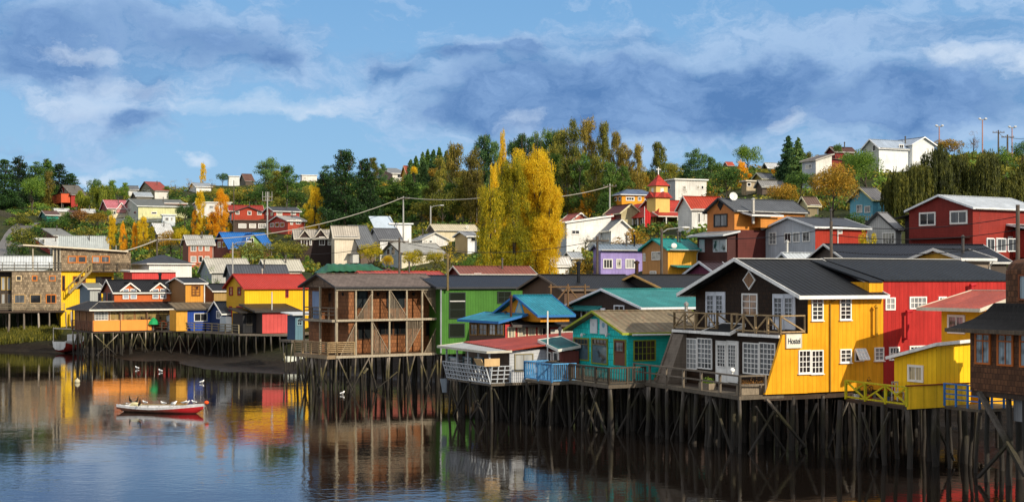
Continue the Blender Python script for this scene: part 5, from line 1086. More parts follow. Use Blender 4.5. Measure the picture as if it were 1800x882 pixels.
t.shed([(-.5, 5.5, 6.9), (-.5, 9.8, 6.9), (0, 9.8, 7.2), (0, 5.5, 7.2)], mat('#35908e', 'cy', .4), name='bay_roof'); t.pipe(8.0, 2, 8, 9.2, .12, '#a8a8a4'); t.stilts(grid(.2, 9, 3, .3, 9, 3), 3, gz)
t = terrace_roof('black_gabled_house', 'black house with cream orange bargeboards, rising behind the teal roof', 1172, 113, 62, 8, 8.6, 3.5, 8.4, 9.55, '#2b241f', '#34302e', '#d9a860', o=.5)
t.pipe(1.2, 6.2, 9, 10.6, .16, '#4a3424')
t = terrace_roof('dark_roofed_house', 'low brown house with wide charcoal roof and stovepipe beside the navy roof', 992, 113, 62, 7.5, 7, 3.5, 8.45, 9.55, '#5a4434', '#34353a', '#6a5c50', kind='h'); t.pipe(2.2, 1.5, 8.9, 10.5, .14, '#26282c')
t = terrace_roof('navy_roofed_house', 'long house with dark navy roof behind the hostel ridge', 1496, 110, 80, 13, 9, 5, 10.6, 12.0, '#4a4038', '#2b3140', '#d0d0cc', kind='h')

# ---------------------------------------------------------------- far end of the row
def orange_house():
    T = Th.px('orange_house', 'orange waterfront house with two white trimmed dormers and a glazed orange verandah', 'house', 163, 168.3, 56)
    D = 8.06; Ln = 10.2; ow = mat('#c4622c', 'h', .3, freq=4); tn = mat('#9a6c44', 'v', .5); zf = 3.1
    MB().box(.3, Ln, .3, D, zf, 5.6).build('verandah_wall', tn, T)
    MB().box(0, T.Rf(266)[0], -.06, .02, zf, 4.38).build('orange_panel', mat('#ea9440', 'paint', .2), T)
    br = mat('#8a5c44', 'wood'); T.rail([(0, .05), (0, D)], zf, 1.15, 'h', bars=6, col=br, w=.09, step=1.6)
    for l, r, c in ((166, 190, '#d8d8d0'), (193, 214, '#c8b48c'), (217, 235, '#8c7448'), (238, 255, '#8c7448'), (258, 276, '#7a6a50'), (279, 296, '#7a6a50')): T.win('R', l, 547, r, 563, 4 if l < 170 else 2, 3 if l < 170 else 1, c, curtain_glass('#a08a58') if l > 170 else None, off=.3, fw=.07)
    MB().box(0, T.Rf(312)[0], 0, D, zf-.25, zf-.01).build('floor', DARKW, T)
    T.rail([(T.Rf(267)[0], -.02), (T.Rf(312)[0], -.02)], zf, 1.0, 'v', n=.2, col=mat('#5a5048', 'wood'), w=.07)
    ps = MB()
    for x, y in ((0.05, 0), (0.05, 2.6), (.05, 5.3), (.05, D-.1), (3.3, 0), (6.6, 0), (Ln-.1, 0)): MB().box(x-.06, x+.06, y-.06, y+.06, zf, 5.6).build('verandah_post', mat('#8a6a50', 'wood'), T)
    rf = mat('#3a3a3c', 'cy', .5, .6, 4.5, '#a08c70')
    T.shed([(-.6, -.6, 5.55), (Ln+.4, -.6, 5.55), (Ln+.4, 2.6, 6.45), (1.6, 2.6, 6.45)], mat('#35363a', 'cx', .6, .6, 1.2, '#9a876a'), fas='#e2ddd0'); T.shed([(-.6, -.6, 5.55), (1.6, 2.6, 6.45), (1.6, D-1.2, 6.45), (-.6, D+.5, 5.55)], rf, fas='#6a625a')
    oy = 2.5; x0 = T.Rf(201, HY, oy)[0]; x1 = T.Rf(303, HY, oy)[0]; zc = 7.75; zr = 9.1; y1 = oy+4.2
    m = MB(); m.prism([(oy, 5.7), (y1, 5.7), (y1, zc), ((oy+y1)/2, zr), (oy, zc)], 'x', x0, x1, 1, 0); m.build('upper_wall', [mat('#8a4a34', 'h', .4), ow], T)
    T.gable(x0, x1, oy, y1, zc, zr, 'x', mat('#2f3136', 'cx', .3), o=.35, oe=.3, fas='#e6e2da')
    for pxc in (227.5, 279.5):
        xc = T.Rf(pxc, HY, oy)[0]; h = 1.05; zd = 8.72; w = MB(); w.prism([(xc-.95, 6.9), (xc+.95, 6.9), (xc+.95, zc+.25), (xc, zd), (xc-.95, zc+.25)], 'y', oy-.06, oy+1.8); d = w.build('dormer', ow, T)
        T.gable(xc-.95, xc+.95, oy-.06, oy+1.7, zc+.25, zd, 'y', mat('#2f3136', 'cy', .3), o=.3, oe=.28, fas='#eeeae2', parent=d, name='dormer_roof')
        for s_ in (-.48, .48): T.winm('R', xc+s_-.4, xc+s_+.4, 6.85, 8.1, 1, 3, '#e6e4de', curtain_glass('#a8b4c4'), off=oy-.07, fw=.09)
    for l, r in ((173, 178), (182, 187), (190, 198)):
        y0 = T.Lf(r, HY, x0)[0]; y2 = T.Lf(l, HY, x0)[0]; T.winm('L', y0, y2, 6.5, 7.6, 1, 1, '#6a6a70', None, off=x0)
    T.pipe(x1-.9, 4.4, 8.4, 9.8, .16, '#26262a')
    T.stilts(grid(.2, Ln-.2, 9, .2, D-.3, 6, .3, 31)+[(0, 3), (0, 5.5)], zf-.25, gz, .14, .03, 31)
    for a, b in ((.2, 2.8), (3.0, .4), (5.4, 4.4), (5.6, 6.8), (8.2, 9.6)): T.brace((a, -.1, 2.7), (b, -.1, .2))
    for a, b in ((1, 3), (5, 3.2), (6, 7.6)): T.brace((0, a, 2.7), (0, b, .3))
orange_house()

def tan_house():
    T = Th.px('tan_house', 'ochre two storey house with small brown lattice window and white drainpipe', 'house', 326, 172, 56); tw = mat('#d29236', 'v', .3)
    x1 = T.Rf(360)[0]; y1 = T.Lf(297)[0]
    T.walls(0, x1, 0, y1, 3.1, 8.75, 9.35, 'x', mat('#8a643c', 'h', .3, freq=4), tw); T.gable(0, x1, 0, y1, 8.75, 9.35, 'x', mat('#30333a', 'cx', .3), o=.3, oe=.3, fas='#e4e0d8')
    T.win('R', 336.5, 502, 352, 520, 2, 3, '#6a3f20', curtain_glass('#c98a3c'), fw=.12, mw=.1)
    p = MB(); p.tube([(x1-.1, -.12, 6.1), (x1-.1, -.12, 8.6)], .07, 6); p.build('drainpipe', mat('#e0e0dc'), T)
    T.shed([(-2.2, -2.6, 5.6), (x1+1, -2.6, 5.6), (x1+1, -.02, 6.35), (-2.2, -.02, 6.35)], mat('#7a6c58', 'cx', .8, .7, 1.5, '#3a3632'), fas='#4c463e', name='lean_to_roof')
    bl = mat('#23489c', 'v', .3); MB().box(-.6, x1+.8, -2.2, -.01, 3.1, 5.6).build('lean_to_wall', bl, T); MB().box(-2.0, -.61, -2.2, -.01, 3.1, 5.6).build('lean_to_wall', mat('#d8a03c'), T)
    T.winm('R', .2, 1.9, 4.2, 5.2, 2, 1, '#d8d8d0', None, off=-2.2)
tan_house()
def navy_cottage():
    T = Th.px('navy_cottage', 'tiny navy blue cottage with white trimmed gable beside the tall yellow house', 'cottage', 392, 168, 56); nv = mat('#1f3560', 'v', .3); y1 = T.Lf(369)[0]
    zt = EYE-(550-HY)/F*168; T.walls(0, 4, 0, y1, 3.1, zt, zt+1.25, 'x', nv, nv); T.gable(0, 4, 0, y1, zt, zt+1.25, 'x', mat('#39404a', 'cx', .3), o=.3, oe=.3, fas='#e8e8e4'); T.win('L', 381, 546, 390, 560, 2, 1, WHITE, None)
    T.stilts(grid(.2, 3.8, 2, .2, y1, 2), 3.1, gz)
navy_cottage()
def dark_tan():
    T = Th.px('brown_house', 'small brown house with slate dark roof and tan boarded front, behind the navy cottage', 'house', 376, 178, 56); y1 = T.Lf(355)[0]
    zt = EYE-(511-HY)/F*178; T.walls(0, 4.5, 0, y1, 3.1, zt, zt+.8, 'x', mat('#a8622c', 'v', .3), mat('#b29258', 'v', .5)); T.gable(0, 4.5, 0, y1, zt, zt+.8, 'x', mat('#33363c', 'cx', .3), o=.3, oe=.3, fas='#e0dcd4')
dark_tan()
def yellow_tall():
    T = Th.px('yellow_house', 'bright yellow two storey house with red roof and maroon window frames', 'house', 430, 165, 56); x1 = T.Rf(542)[0]; y1 = T.Lf(398)[0]
    ze = EYE-(505-HY)/F*165; T.walls(0, x1, 0, y1, 3.1, ze, ze+1.45, 'x', mat('#c99a1c', 'h', .25, freq=4), mat('#efb816', 'v', .25)); T.gable(0, x1, 0, y1, ze, ze+1.45, 'x', mat('#b5382e', 'cx', .4), o=.35, oe=.35, fas='#a8322c')  # gable side has its shade put into a deeper yellow
    for l, t_, r, b in ((403, 504, 409.5, 519), (418, 504, 424, 519), (403, 538, 408, 566), (416, 538, 427, 548)): T.win('L', l, t_, r, b, 1, 2, '#8c2230', None, fw=.14)
    T.win('R', 501.5, 509, 507, 523, 1, 2, '#8c2230', None, fw=.12); T.stilts(grid(.2, 7, 4, .2, y1-.2, 3), 3.1, gz)
    T.pipe(3.4, y1/2, 8.6, 10.3, .08, '#c0b8a8')
yellow_tall()
def pink_shed():
    T = Th.px('pink_shed', 'faded pink red boarded shed with dark tar roof on the long platform', 'shed', 461, 160.5, 60); x1 = T.Rf(506)[0]; zt = EYE-(549-HY)/F*160
    c = mat('#c8504c', 'v', .4, freq=2.2); T.walls(0, x1, 0, 4.5, 3.15, zt, None, 'x', mat('#4a403a', 'v', .5), c)
    T.shed([(-1.0, -.4, zt+.02), (x1+1.6, -.4, zt+.02), (x1+1.6, 5, zt+.75), (-1.0, 5, zt+.75)], mat('#33363a', 'cx', .6), fas='#3c3a38'); T.pipe(x1*.45, .6, zt, zt+2.3, .07, '#dcdcd6', False)
    T2 = Th.px('black_shed', 'black tarred lean-to shed beside the pink shed', 'shed', 427, 161.5, 60); x2 = T2.Rf(452)[0]; z2 = EYE-(551-HY)/F*161.5
    T2.walls(0, x2, 0, 3.5, 3.15, z2, None, 'x', mat('#2a2a2c', 'v', .5), mat('#26272a', 'v', .6)); T2.shed([(-.5, -.5, z2+.02), (x2+.4, -.5, z2+.02), (x2+.4, 4, z2+.5), (-.5, 4, z2+.5)], mat('#3a3632', 'cx', .6)); T2.winm('R', .4, x2-.6, 4.0, 5.2, 3, 1, '#3a3630', mat('#0c0c0d', 'paint'))
pink_shed()
def platform():
    T = Th('timber_platform', 'long grey timber platform on thin stilts joining the orange house to the pink shed', 'platform', 0, 0, 0, 90)
    e = [W(266, 0, 173), W(361, 0, 168), W(420, 0, 161), W(508, 0, 159)]; fr = [(p[0], p[1]) for p in e]; bk = [(x+3, y+9) for x, y in fr]
    T.deck(fr+bk[::-1], 3.08, .2, mat('#8a8072', 'wood', .7)); ST = []; q = random.Random(5)
    for (xa, ya), (xb, yb) in zip(fr[:-1], fr[1:]):
        for i in range(6):
            t_ = i/6; ST.append((xa+(xb-xa)*t_+1.7, ya+(yb-ya)*t_+7)); ST.append((xa+(xb-xa)*t_+q.uniform(-.2, .2), ya+(yb-ya)*t_+.15)); ST.append((xa+(xb-xa)*t_+1, ya+(yb-ya)*t_+4))
    T.stilts(ST, 2.9, gz, .1, .03, 77); T.rail([fr[0], fr[1], fr[2]], 3.08, 1.0, 'h', bars=3, col=mat('#9c9072', 'wood'), step=1.8, w=.09)
    for k in (4, 10, 16, 25): x, y = ST[k]; T.brace((x-1, y-.2, 0.4), (x, y-.2, 2.6)); T.brace((x+1, y-.2, .4), (x, y-.2, 2.6))
platform()
def slate_shed():
    T = Th.px('slate_blue_shed', 'small slate blue plank shed with white flat roof beside the gallery house', 'shed', 519, 140, 56); x1 = T.Rf(534)[0]; y1 = T.Lf(505)[0]
    zt = EYE-(554-HY)/F*140; T.walls(0, x1, 0, y1, 3.3, zt, None, 'x', mat('#35506e', 'v', .5), mat('#5f8290', 'v', .5)); T.shed([(-.5, -.5, zt), (x1+2, -.5, zt), (x1+2, y1+.5, zt+.2), (-.5, y1+.5, zt+.2)], mat('#d8dcdc', 'cy', .3)); T.winm('R', .2, x1-.2, 4.7, 5.4, 2, 2, '#8aa4ac', None)
    T.deck([(-.8, -.8), (x1+1, -.8), (x1+1, y1), (-.8, y1)], 3.3); T.stilts([(-.6, -.6), (x1/2, -.6), (x1, -.5), (-.6, 1.5), (x1, 2), (x1+.8, 0), (.2, 2.4)], 3.15, gz, .12, .06)
slate_shed()

def lodge():
    T = Th.px('shingle_lodge', 'weathered grey shingle lodge with orange window frames, yellow mid section and roof terrace', 'lodge', 21, 195, 65)
    sh = mat('#a08c70', 'sh', 1.0, freq=1.7, col2='#43382c'); yw = mat('#eec01e', 'v', .3); X = lambda p, o=0: T.Rf(p, HY, o)[0]
    zf = EYE-(546-HY)/F*196; z1 = EYE-(476-HY)/F*197; z2 = EYE-(442-HY)/F*200
    MB().box(0, X(107.5), 0, 8, zf, z1).build('shingle_wall', sh, T)
    MB().box(X(107.5)+.01, X(200, .5), .5, 8, 2.5, z1-.02).build('yellow_wall', yw, T)
    MB().box(X(107.5), X(230), .02, 8, z1, z2).build('upper_shingle_wall', sh, T)
    MB().box(-9, -.01, 1.2, 8, zf, z1-.1).build('dark_wall', mat('#3c342e', 'v', .5), T)
    T.deck([(-9, -.1), (X(107.4), -.1), (X(107.4), 8), (-9, 8)], z1+.05, .15, mat('#6c6458', 'wood'), 'roof_terrace'); T.rail([(-9, -.05), (X(107.4), -.05)], z1+.05, 1.1, 'h', bars=3, col=mat('#6a6458', 'wood'), step=1.6, w=.07)
    T.shed([(X(40), -.6, z2+.75), (X(107), -.6, z2+.5), (X(224), -.6, z2-.02), (X(224), 6, z2+.1), (X(107), 6, z2+.5), (X(40), 6, z2+.75)], mat('#b5aa96', 'cy', .5), fas='#d8ccb4')
    MB().prism([(X(107.5), z2), (X(223), z2), (X(223), z2+.001), (X(107.5), z2+.5)], 'y', .05, 5.9).build('upper_shingle_wall', sh, T)
    ps = MB()
    for p in (58, 94, 100, 106): ps.box(X(p)-.08, X(p)+.08, .05, .2, z1, z2+.5)
    ps.build('canopy_posts', mat('#c8bca4', 'wood'), T)
    of = '#c07028'
    for l, r in ((27.5, 38.3), (56, 65.7), (86, 98)): T.win('R', l, 484, r, 494, 1, 1, of if l > 40 else '#c8b088', None, fw=.14)
    for l, r in ((24.3, 44.6), (52.3, 72.6), (80.3, 99)): T.win('R', l, 517, r, 533.5, 1 if l < 80 else 2, 1, of if l > 78 else '#a88a5c', None, fw=.13)
    for l, r in ((119, 135.3), (136, 152), (161.5, 176), (177, 193)): T.win('R', l, 449.5, r, 462.3, 1, 1, of, None, fw=.15, off=.02)
    T.win('R', 128, 485, 151, 497, 2, 1, '#8a4a20', None, fw=.14, off=.5); T.win('R', 109, 484, 114.5, 511, 1, 1, '#a05a24', None, off=.5); T.win('R', 168, 486, 196, 512, 3, 1, '#3a3028', None, off=.5)
    for l in (2, 12): T.win('R', l, 487, l+7, 510, 1, 1, '#b09030', None, off=1.2); T.win('R', l, 516, l+7, 534, 1, 1, '#6a5a40', None, off=1.2)
    T.deck([(-9, -1.3), (X(114, -1.3), -1.3), (X(114), 1), (-9, 1)], zf+.02, .25, DARKW, 'balcony'); T.rail([(-9, -1.25), (X(113, -1.3), -1.25)], zf+.02, 1.0, 'h', bars=4, col=mat('#9a9078', 'wood'), step=2.2, w=.06)
    # outside stair to the terrace
    st_ = MB(); a = Vector((X(120, -.4), -.4, zf+2.4)); b = Vector((X(160, -.4), -.4, z1+.1))
    for yy in (-.4, -1.2):
        st_.beam((a.x, yy, a.z), (b.x, yy, b.z), .09, .25); st_.beam((a.x, yy, a.z+1), (b.x, yy, b.z+1), .08)
        for k in range(5): t_ = k/4; x = a.x+(b.x-a.x)*t_; z = a.z+(b.z-a.z)*t_; st_.box(x-.04, x+.04, yy-.04, yy+.04, z, z+1)
    for k in range(12): t_ = k/12; x = a.x+(b.x-a.x)*t_; z = a.z+(b.z-a.z)*t_; st_.box(x, x+.3, -1.2, -.4, z, z+.05)
    st_.build('outside_stair', mat('#a89468', 'wood'), T)
    T.rail([(X(160, -.4), -.3), (X(230, -.3), -.3)], z1, 1.1, 'h', bars=3, col=mat('#4c463e', 'wood'), step=1.6); T.deck([(X(158, -1.2), -1.2), (X(230), -1.2), (X(230), .01), (X(158), .01)], z1, .18, DARKW, 'landing')
    T.stilts(grid(-8, X(112), 9, -1.0, 6, 3, .3, 41)+[(X(125), -.3), (X(150), 1), (X(125), 4), (X(180), 1), (X(180), 4)], zf-.2, gz, .17, .02, 40)
lodge()
def simple(name, label, cat, px, Y, th, pxr, D, zb, py_e, py_r, wl, wr, roof, rk='gable', ridge='x', fas='#e4e0d8', kind='v', pxl=None):
    T = Th.px(name, label, cat, px, Y, th); x1 = T.Rf(pxr)[0]; D = T.Lf(pxl)[0] if pxl else D; ze = EYE-(py_e-HY)/F*Y
    if rk == 'gable':
        zr = EYE-(py_r-HY)/F*T.wld(0 if ridge == 'x' else x1/2, D/2)[1] if ridge == 'x' else EYE-(py_r-HY)/F*T.wld(x1/2, 0)[1]
        T.walls(0, x1, 0, D, zb, ze, zr, ridge, mat(wl, kind, .4), mat(wr, kind, .4)); T.gable(0, x1, 0, D, ze, zr, ridge, mat(roof, 'cx' if ridge == 'x' else 'cy', .5), o=.35, oe=.35, fas=fas)
    elif rk == 'hip':
        zr = EYE-(py_r-HY)/F*T.wld(x1/2, D/2)[1]; T.walls(0, x1, 0, D, zb, ze, None, 'x', mat(wl, kind, .4), mat(wr, kind, .4)); T.hip(0, x1, 0, D, ze+.02, zr, mat(roof, 'asph', .4), fas=fas)
    else:
        zr = EYE-(py_r-HY)/F*T.wld(x1/2, D)[1]; T.walls(0, x1, 0, D, zb, min(ze, zr), None, 'x', mat(wl, kind, .4), mat(wr, kind, .4)); T.shed([(-.3, -.3, ze+.02), (x1+.3, -.3, ze+.02), (x1+.3, D+.3, zr+.02), (-.3, D+.3, zr+.02)], mat(roof, 'cx', .5), fas=fas)
    return T
simple('corrugated_shed', 'blue grey weathered corrugated shed squeezed against the orange house', 'shed', 158, 181, 58, 178, 5, 2.8, 507, 499, '#6a7c88', '#a8aca8', '#8a8a7c', pxl=140)
simple('red_shed', 'long flat red boarded shed below the grey hip roof', 'shed', 232, 190, 62, 309, 5, 3.5, 477.8, 476, '#c03a3a', '#cf4440', '#8f8f8c', 'shed')
simple('hip_roofed_house', 'white walled house with dark slate hip roof and railed porch', 'house', 262, 200, 60, 337, 7, 5, 463.5, 448, '#dcdcd6', '#e6e6e0', '#3c4048', 'hip', pxl=232)
# ================================================================= the village on the slope
make_terrain(); make_water()
HT_ = {}
def village_house(h):
    name, label, cat, px, _, th, pl, pr, foot, eave, ridge, typ, ax, wl, wr, rc, fas, wins = h
    Y = YS[name]; T = Th.px(name, label, cat, px, Y, th, 0); HT_[name] = T
    x1 = T.Rf(pr)[0]; D = T.Lf(pl)[0]; D = max(D, 1.5)
    if px-pl < .22*(pr-px): D = max(D, min(6., x1*.6))
    ze = EYE-(eave-HY)/F*Y
    cs = [T.wld(a, b) for a in (0, x1) for b in (0, D)]; zb = min(G(a, b) for a, b, _ in cs)-.4; zb = min(zb, EYE-(foot-HY)/F*Y-.2)
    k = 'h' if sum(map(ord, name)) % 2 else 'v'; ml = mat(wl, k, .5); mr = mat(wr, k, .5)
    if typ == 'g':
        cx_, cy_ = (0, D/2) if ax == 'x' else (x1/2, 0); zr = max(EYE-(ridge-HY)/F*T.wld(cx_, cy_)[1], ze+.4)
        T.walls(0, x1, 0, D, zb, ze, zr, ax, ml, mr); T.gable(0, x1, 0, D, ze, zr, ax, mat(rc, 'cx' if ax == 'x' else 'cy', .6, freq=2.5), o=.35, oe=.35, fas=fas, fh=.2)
    elif typ == 'h':
        zr = EYE-(ridge-HY)/F*T.wld(x1/2, D/2)[1]; T.walls(0, x1, 0, D, zb, ze, None, ax, ml, mr); T.hip(0, x1, 0, D, ze+.02, zr, mat(rc, 'asph', .4), fas=fas)
    else:
        zr = ze+.25 if typ == 'f' else EYE-(ridge-HY)/F*T.wld(x1, 0)[1]
        mb = MB(); P = [(0, 0), (x1, 0), (x1, D), (0, D)]; Z = [ze, zr, zr, ze] if typ == 's' else [ze]*4
        mb.add([(a, b, zb) for a, b in P]+[(a, b, z) for (a, b), z in zip(P, Z)], [(3, 2, 1, 0), (4, 5, 6, 7), (0, 1, 5, 4), (1, 2, 6, 5), (2, 3, 7, 6), (3, 0, 4, 7)], [1, 1, 1, 1, 1, 0]); mb.build('wall', [ml, mr], T)
        z2 = lambda a: (ze+(zr-ze)*(a/x1) if typ == 's' else ze)
        T.shed([(a, b, z2(a)+.03) for a, b in ((-.3, -.3), (x1+.3, -.3), (x1+.3, D+.3), (-.3, D+.3))], mat(rc, 'cx', .5, freq=2.5), t=.14, fas=fas)
    dark = sum(lin(wr)) < .25
    for w in wins:
        f, l, t, r, b = w[:5]; nx, ny = (w[5:] if len(w) > 5 else (1, 1)); fr = '#e4e2dc' if name not in ('orange_timber_house',) else '#2a2a2c'
        T.win(f, l, t, r, b, nx, ny, fr, curtain_glass('#c4c0b4') if (l*7) % 3 < 1 else None, fw=max(.1, (r-l)*Y/F*.1))
    if (x1 > 4 or D > 5) and typ == 'g' and sum(map(ord, label)) % 5 < 3:
        hx, hy = (x1*.62, D*.32) if ax == 'x' else (x1*.3, D*.6); hz = ze+(zr-ze)*.6; mb = MB(); mb.tube([(hx, hy, hz-.4), (hx, hy, hz+1.25)], .11, 7); mb.tube([(hx, hy, hz+1.25), (hx, hy, hz+1.45)], [.2, .05], 7); mb.build('chimney_pipe', mat('#5c5854', 'metal', .6, .5), T)
    g = MB(); g.tube([(-.0, -.42, ze-.12), (x1, -.42, ze-.14)], .06, 5); g.tube([(x1-.1, -.42, ze-.14), (x1-.1, -.08, ze-.6), (x1-.1, -.08, zb)], .05, 5)
    if typ == 'g' and ax == 'x': g.build('gutter', mat('#b8b8b4', 'paint', .5), T)
    return T
for h in HS: village_house(h)

def extras():
    T = HT_['cabin']   # orange box extension
    x0, x1 = T.Lf(89)[0], T.Lf(124)[0]; zt = T.Lf(105, 345)[1]; zb = T.Lf(105, 361)[1]
    MB().box(-2.6, -.05, x1-.2, x0, zb, zt).build('box_extension', mat('#cf5a34', 'h', .3), T); T.shed([(-2.9, x1-.5, zt), (0, x1-.5, zt), (0, x0+.3, zt), (-2.9, x0+.3, zt)], mat('#4a4440', 'cy')); T.winm('L', (x0+x1)/2+1, (x0+x1)/2+2.2, zb+.8, zb+2.1, 1, 1, '#e8e4dc', None, off=-2.6)
    T.stilts([(-2.4, x0-.3), (-2.4, x1), (-2.4, (x0+x1)/2)], zb, gz2, .12)
    T = HT_['blue_roofed_cottage']   # cross gable with large window
    a, b = T.Rf(424)[0], T.Rf(462)[0]; zt = T.Rf(440, 411, -.5)[1]; zl = T.Rf(440, 432, -.5)[1]; zb = T.z(458)-.5
    MB().prism([(a, zb), (b, zb), (b, zl), ((a+b)/2, zt), (a, zl)], 'y', -.6, 3).build('cross_gable', mat('#7c9a58', 'paint', .3), T); T.gable(a, b, -.6, 4, zl, zt, 'y', mat('#1f6fc0', 'cy', .4), o=.4, oe=.3, fas='#2a68b0', name='cross_gable_roof'); T.win('R', 433, 418, 446, 433, 3, 2, WHITE, None, off=-.62)
    T = HT_['twin_gabled_house']
    for l, r, t in ((526, 545, 405), (553, 574, 403)):
        a, b = T.Rf(l)[0], T.Rf(r)[0]; zl = T.Rf(l, 417, -.4)[1]; zt = T.Rf((l+r)/2, t, -.4)[1]
        MB().prism([(a, zl-1.8), (b, zl-1.8), (b, zl), ((a+b)/2, zt), (a, zl)], 'y', -.02, 2.5).build('front_gable', mat('#382a26', 'v', .5), T); T.gable(a, b, -.02, 3, zl, zt, 'y', mat('#a8a298', 'cy', .5), o=.2, oe=.25, fas='#bdb6a8', name='front_gable_roof')
    T = HT_['arched_window_house']; MB().box(-1.2, -.02, .5, T.Lf(600)[0], T.z(462), T.z(447)).build('porch', mat('#c8c8c4', 'v', .4), T); T.shed([(-1.6, .2, T.z(446.5)), (0, .2, T.z(445)), (0, T.Lf(598)[0], T.z(445)), (-1.6, T.Lf(598)[0], T.z(446.5))], mat('#8c8c8c', 'cy'), name='porch_roof')
    T = HT_['white_slant_house']   # steep slanted roof plane
    q = [T.loc(W(*p)) for p in ((648, 381, YS['white_slant_house']-1), (686, 381, YS['white_slant_house']+2), (700, 408, YS['white_slant_house']-.5), (664, 414, YS['white_slant_house']-2))]
    T.shed(q, mat('#c2d2e2', 'cx', .3), name='slanted_roof')
    T = HT_['orange_timber_house']   # black diamond, dark lower storey, porch roof, side box, flue and dish
    y, z = T.Lf(1266.5, 360); MB().prism([(y-.5, z), (y, z-.6), (y+.5, z), (y, z+.6)], 'x', -.06, 0).build('diamond_window', mat('#18181a', 'paint'), T)
    zs = T.z(412); D = T.Lf(1243)[0]; yb = T.Lf(1226, HY, -1.2)[0]; MB().box(-1.2, -.03, -.3, yb, T.z(470)-.5, zs-.1).build('lower_wall', mat('#4a2a28', 'h', .5), T); MB().box(-.02, 9, -.6, -.02, T.z(470)-.5, T.z(404)).build('lower_wall', mat('#5a2a26', 'h', .5), T)
    T.shed([(-2.3, -1.0, zs-.2), (-.02, -1.0, zs+.25), (-.02, yb+.5, zs+.25), (-2.3, yb+.5, zs-.2)], mat('#a8aaac', 'cy', .6), fas='#c4c8cc', name='porch_roof')
    for l, r in ((1230, 1239), (1254, 1277)): T.win('L', l, 421, r, 443, 1 if r-l < 12 else 2, 1, '#a8b0b8', curtain_glass('#b8c0c8'), off=-1.22)
    a, b = T.Rf(1337, HY, -1.5)[0], T.Rf(1367, HY, -1.5)[0]; MB().box(a, b, -1.5, -.02, T.z(400), T.z(382)).build('side_box', mat('#cf8638', 'h', .4), T); T.shed([(a-1.6, -2, T.z(380)), (b+.4, -2, T.z(380)), (b+.4, .3, T.z(372)), (a-1.6, .3, T.z(372))], mat('#4a3c38', 'cx'), fas='#e0dfdc', name='side_roof')
    xp = T.Rf(1324, HY, -.9)[0]; p = MB(); p.tube([(xp, -.9, T.z(393)), (xp, -.9, T.z(351))], .18, 10); p.tube([(xp, -.9, T.z(351)), (xp, -.9, T.z(348))], [.26, .12], 10); p.build('flue_pipe', mat('#b0aca4', 'metal', .5, .5), T)
    x, z = T.Rf(1289.5, 345, 1.5); d = MB(); n = 16; vs = []; rr = .46; c = Vector((x, 1.5, z)); nrm_ = Vector((-.3, -.95, .25)).normalized(); u = nrm_.cross(Vector((0, 0, 1))).normalized(); v = u.cross(nrm_)
    for rad, dep in ((0, -.12), (.5, -.08), (1, 0)):
        for k in range(n): a_ = 6.2832*k/n; vs.append(c+(u*math.cos(a_)+v*math.sin(a_))*rr*max(rad, .02)+nrm_*dep)
    d.add(vs, [(i*n+k, i*n+(k+1) % n, (i+1)*n+(k+1) % n, (i+1)*n+k) for i in range(2) for k in range(n)]); d.tube([c-nrm_*.12, c+Vector((0, .2, -.9))], .04, 6); d.tube([c+v*-.4, c+nrm_*.4], .02, 5); d.build('satellite_dish', mat('#dcdcd8', 'paint', .2), T)
    T = HT_['grey_and_red_house']; yy = T.Lf(1346)[0]; m = MB(); m.tube([(3, -.1, T.z(438)), (3, -.1, T.z(404))], .06, 6); m.build('drainpipe', mat('#e0e0dc'), T)
    T.pipe(-1.5, 2.6, T.z(470), T.z(425), .16, '#c4c4c0')
    T = HT_['big_red_house']   # dark lower storey set back below, black side wing, lean-to
    yb = T.Lf(1577)[0]; MB().box(1.2, 8, T.Lf(1598)[0]+.02, yb, T.z(455), T.z(374)).build('side_wing', mat('#2c2624', 'v', .5), T); T.shed([(.2, T.Lf(1598)[0], T.z(372)), (8, T.Lf(1598)[0], T.z(372)), (8, yb+.6, T.z(378)), (.2, yb+.6, T.z(378))], mat('#3a3632', 'cy'))
    T.shed([(5, -3, T.z(403)), (20, -3, T.z(403)), (20, -.02, T.z(394)), (5, -.02, T.z(394))], mat('#3a3632', 'cx'), fas='#c8ccd0', name='lean_to_roof'); MB().box(6, 20, -2.6, -.02, T.z(452), T.z(404)).build('lean_to_wall', mat('#9c2c24', 'v', .4), T)
    for l, r in ((1734, 1748), (1752, 1768), (1771, 1789)): T.win('R', l, 419, r, 442, 2, 1, '#d8dcdc', None, off=-2.62)
    MB().box(-.7, -.02, .3, T.Lf(1600)[0], T.z(418), T.z(416)).build('jetty_beam', mat('#3a1a18'), T)
    MB().box(1, 1.05, 0, 0.02, T.z(414), T.z(370)).build('drainpipe', mat('#c8ccd0'), T)
    T = HT_['white_hilltop_house']   # second front gable
    a, b = T.Rf(1598)[0], T.Rf(1636)[0]; zl = T.Rf(1617, 254, -.8)[1]; zt = T.Rf(1617, 242, -.8)[1]
    MB().prism([(a, T.z(292)), (b, T.z(292)), (b, zl), ((a+b)/2, zt), (a, zl)], 'y', -.8, 6).build('cross_gable', mat('#e4e6e4', 'v', .3), T); T.gable(a, b, -.8, 7, zl, zt, 'y', mat('#a8b8cc', 'cy', .3), o=.4, oe=.4, fas='#f0f0f0', name='cross_gable_roof')
    T = HT_['white_maroon_house']; x = T.Rf(1462)[0]; MB().box(x+.02, x+3, .5, 5, T.z(300), T.z(279)).build('lean_to', mat('#7a2a28', 'v', .4), T); T.shed([(x, .2, T.z(277.5)), (x+3.4, .2, T.z(280)), (x+3.4, 5.3, T.z(280)), (x, 5.3, T.z(277.5))], mat('#6a5a54', 'cx'), name='lean_to_roof')
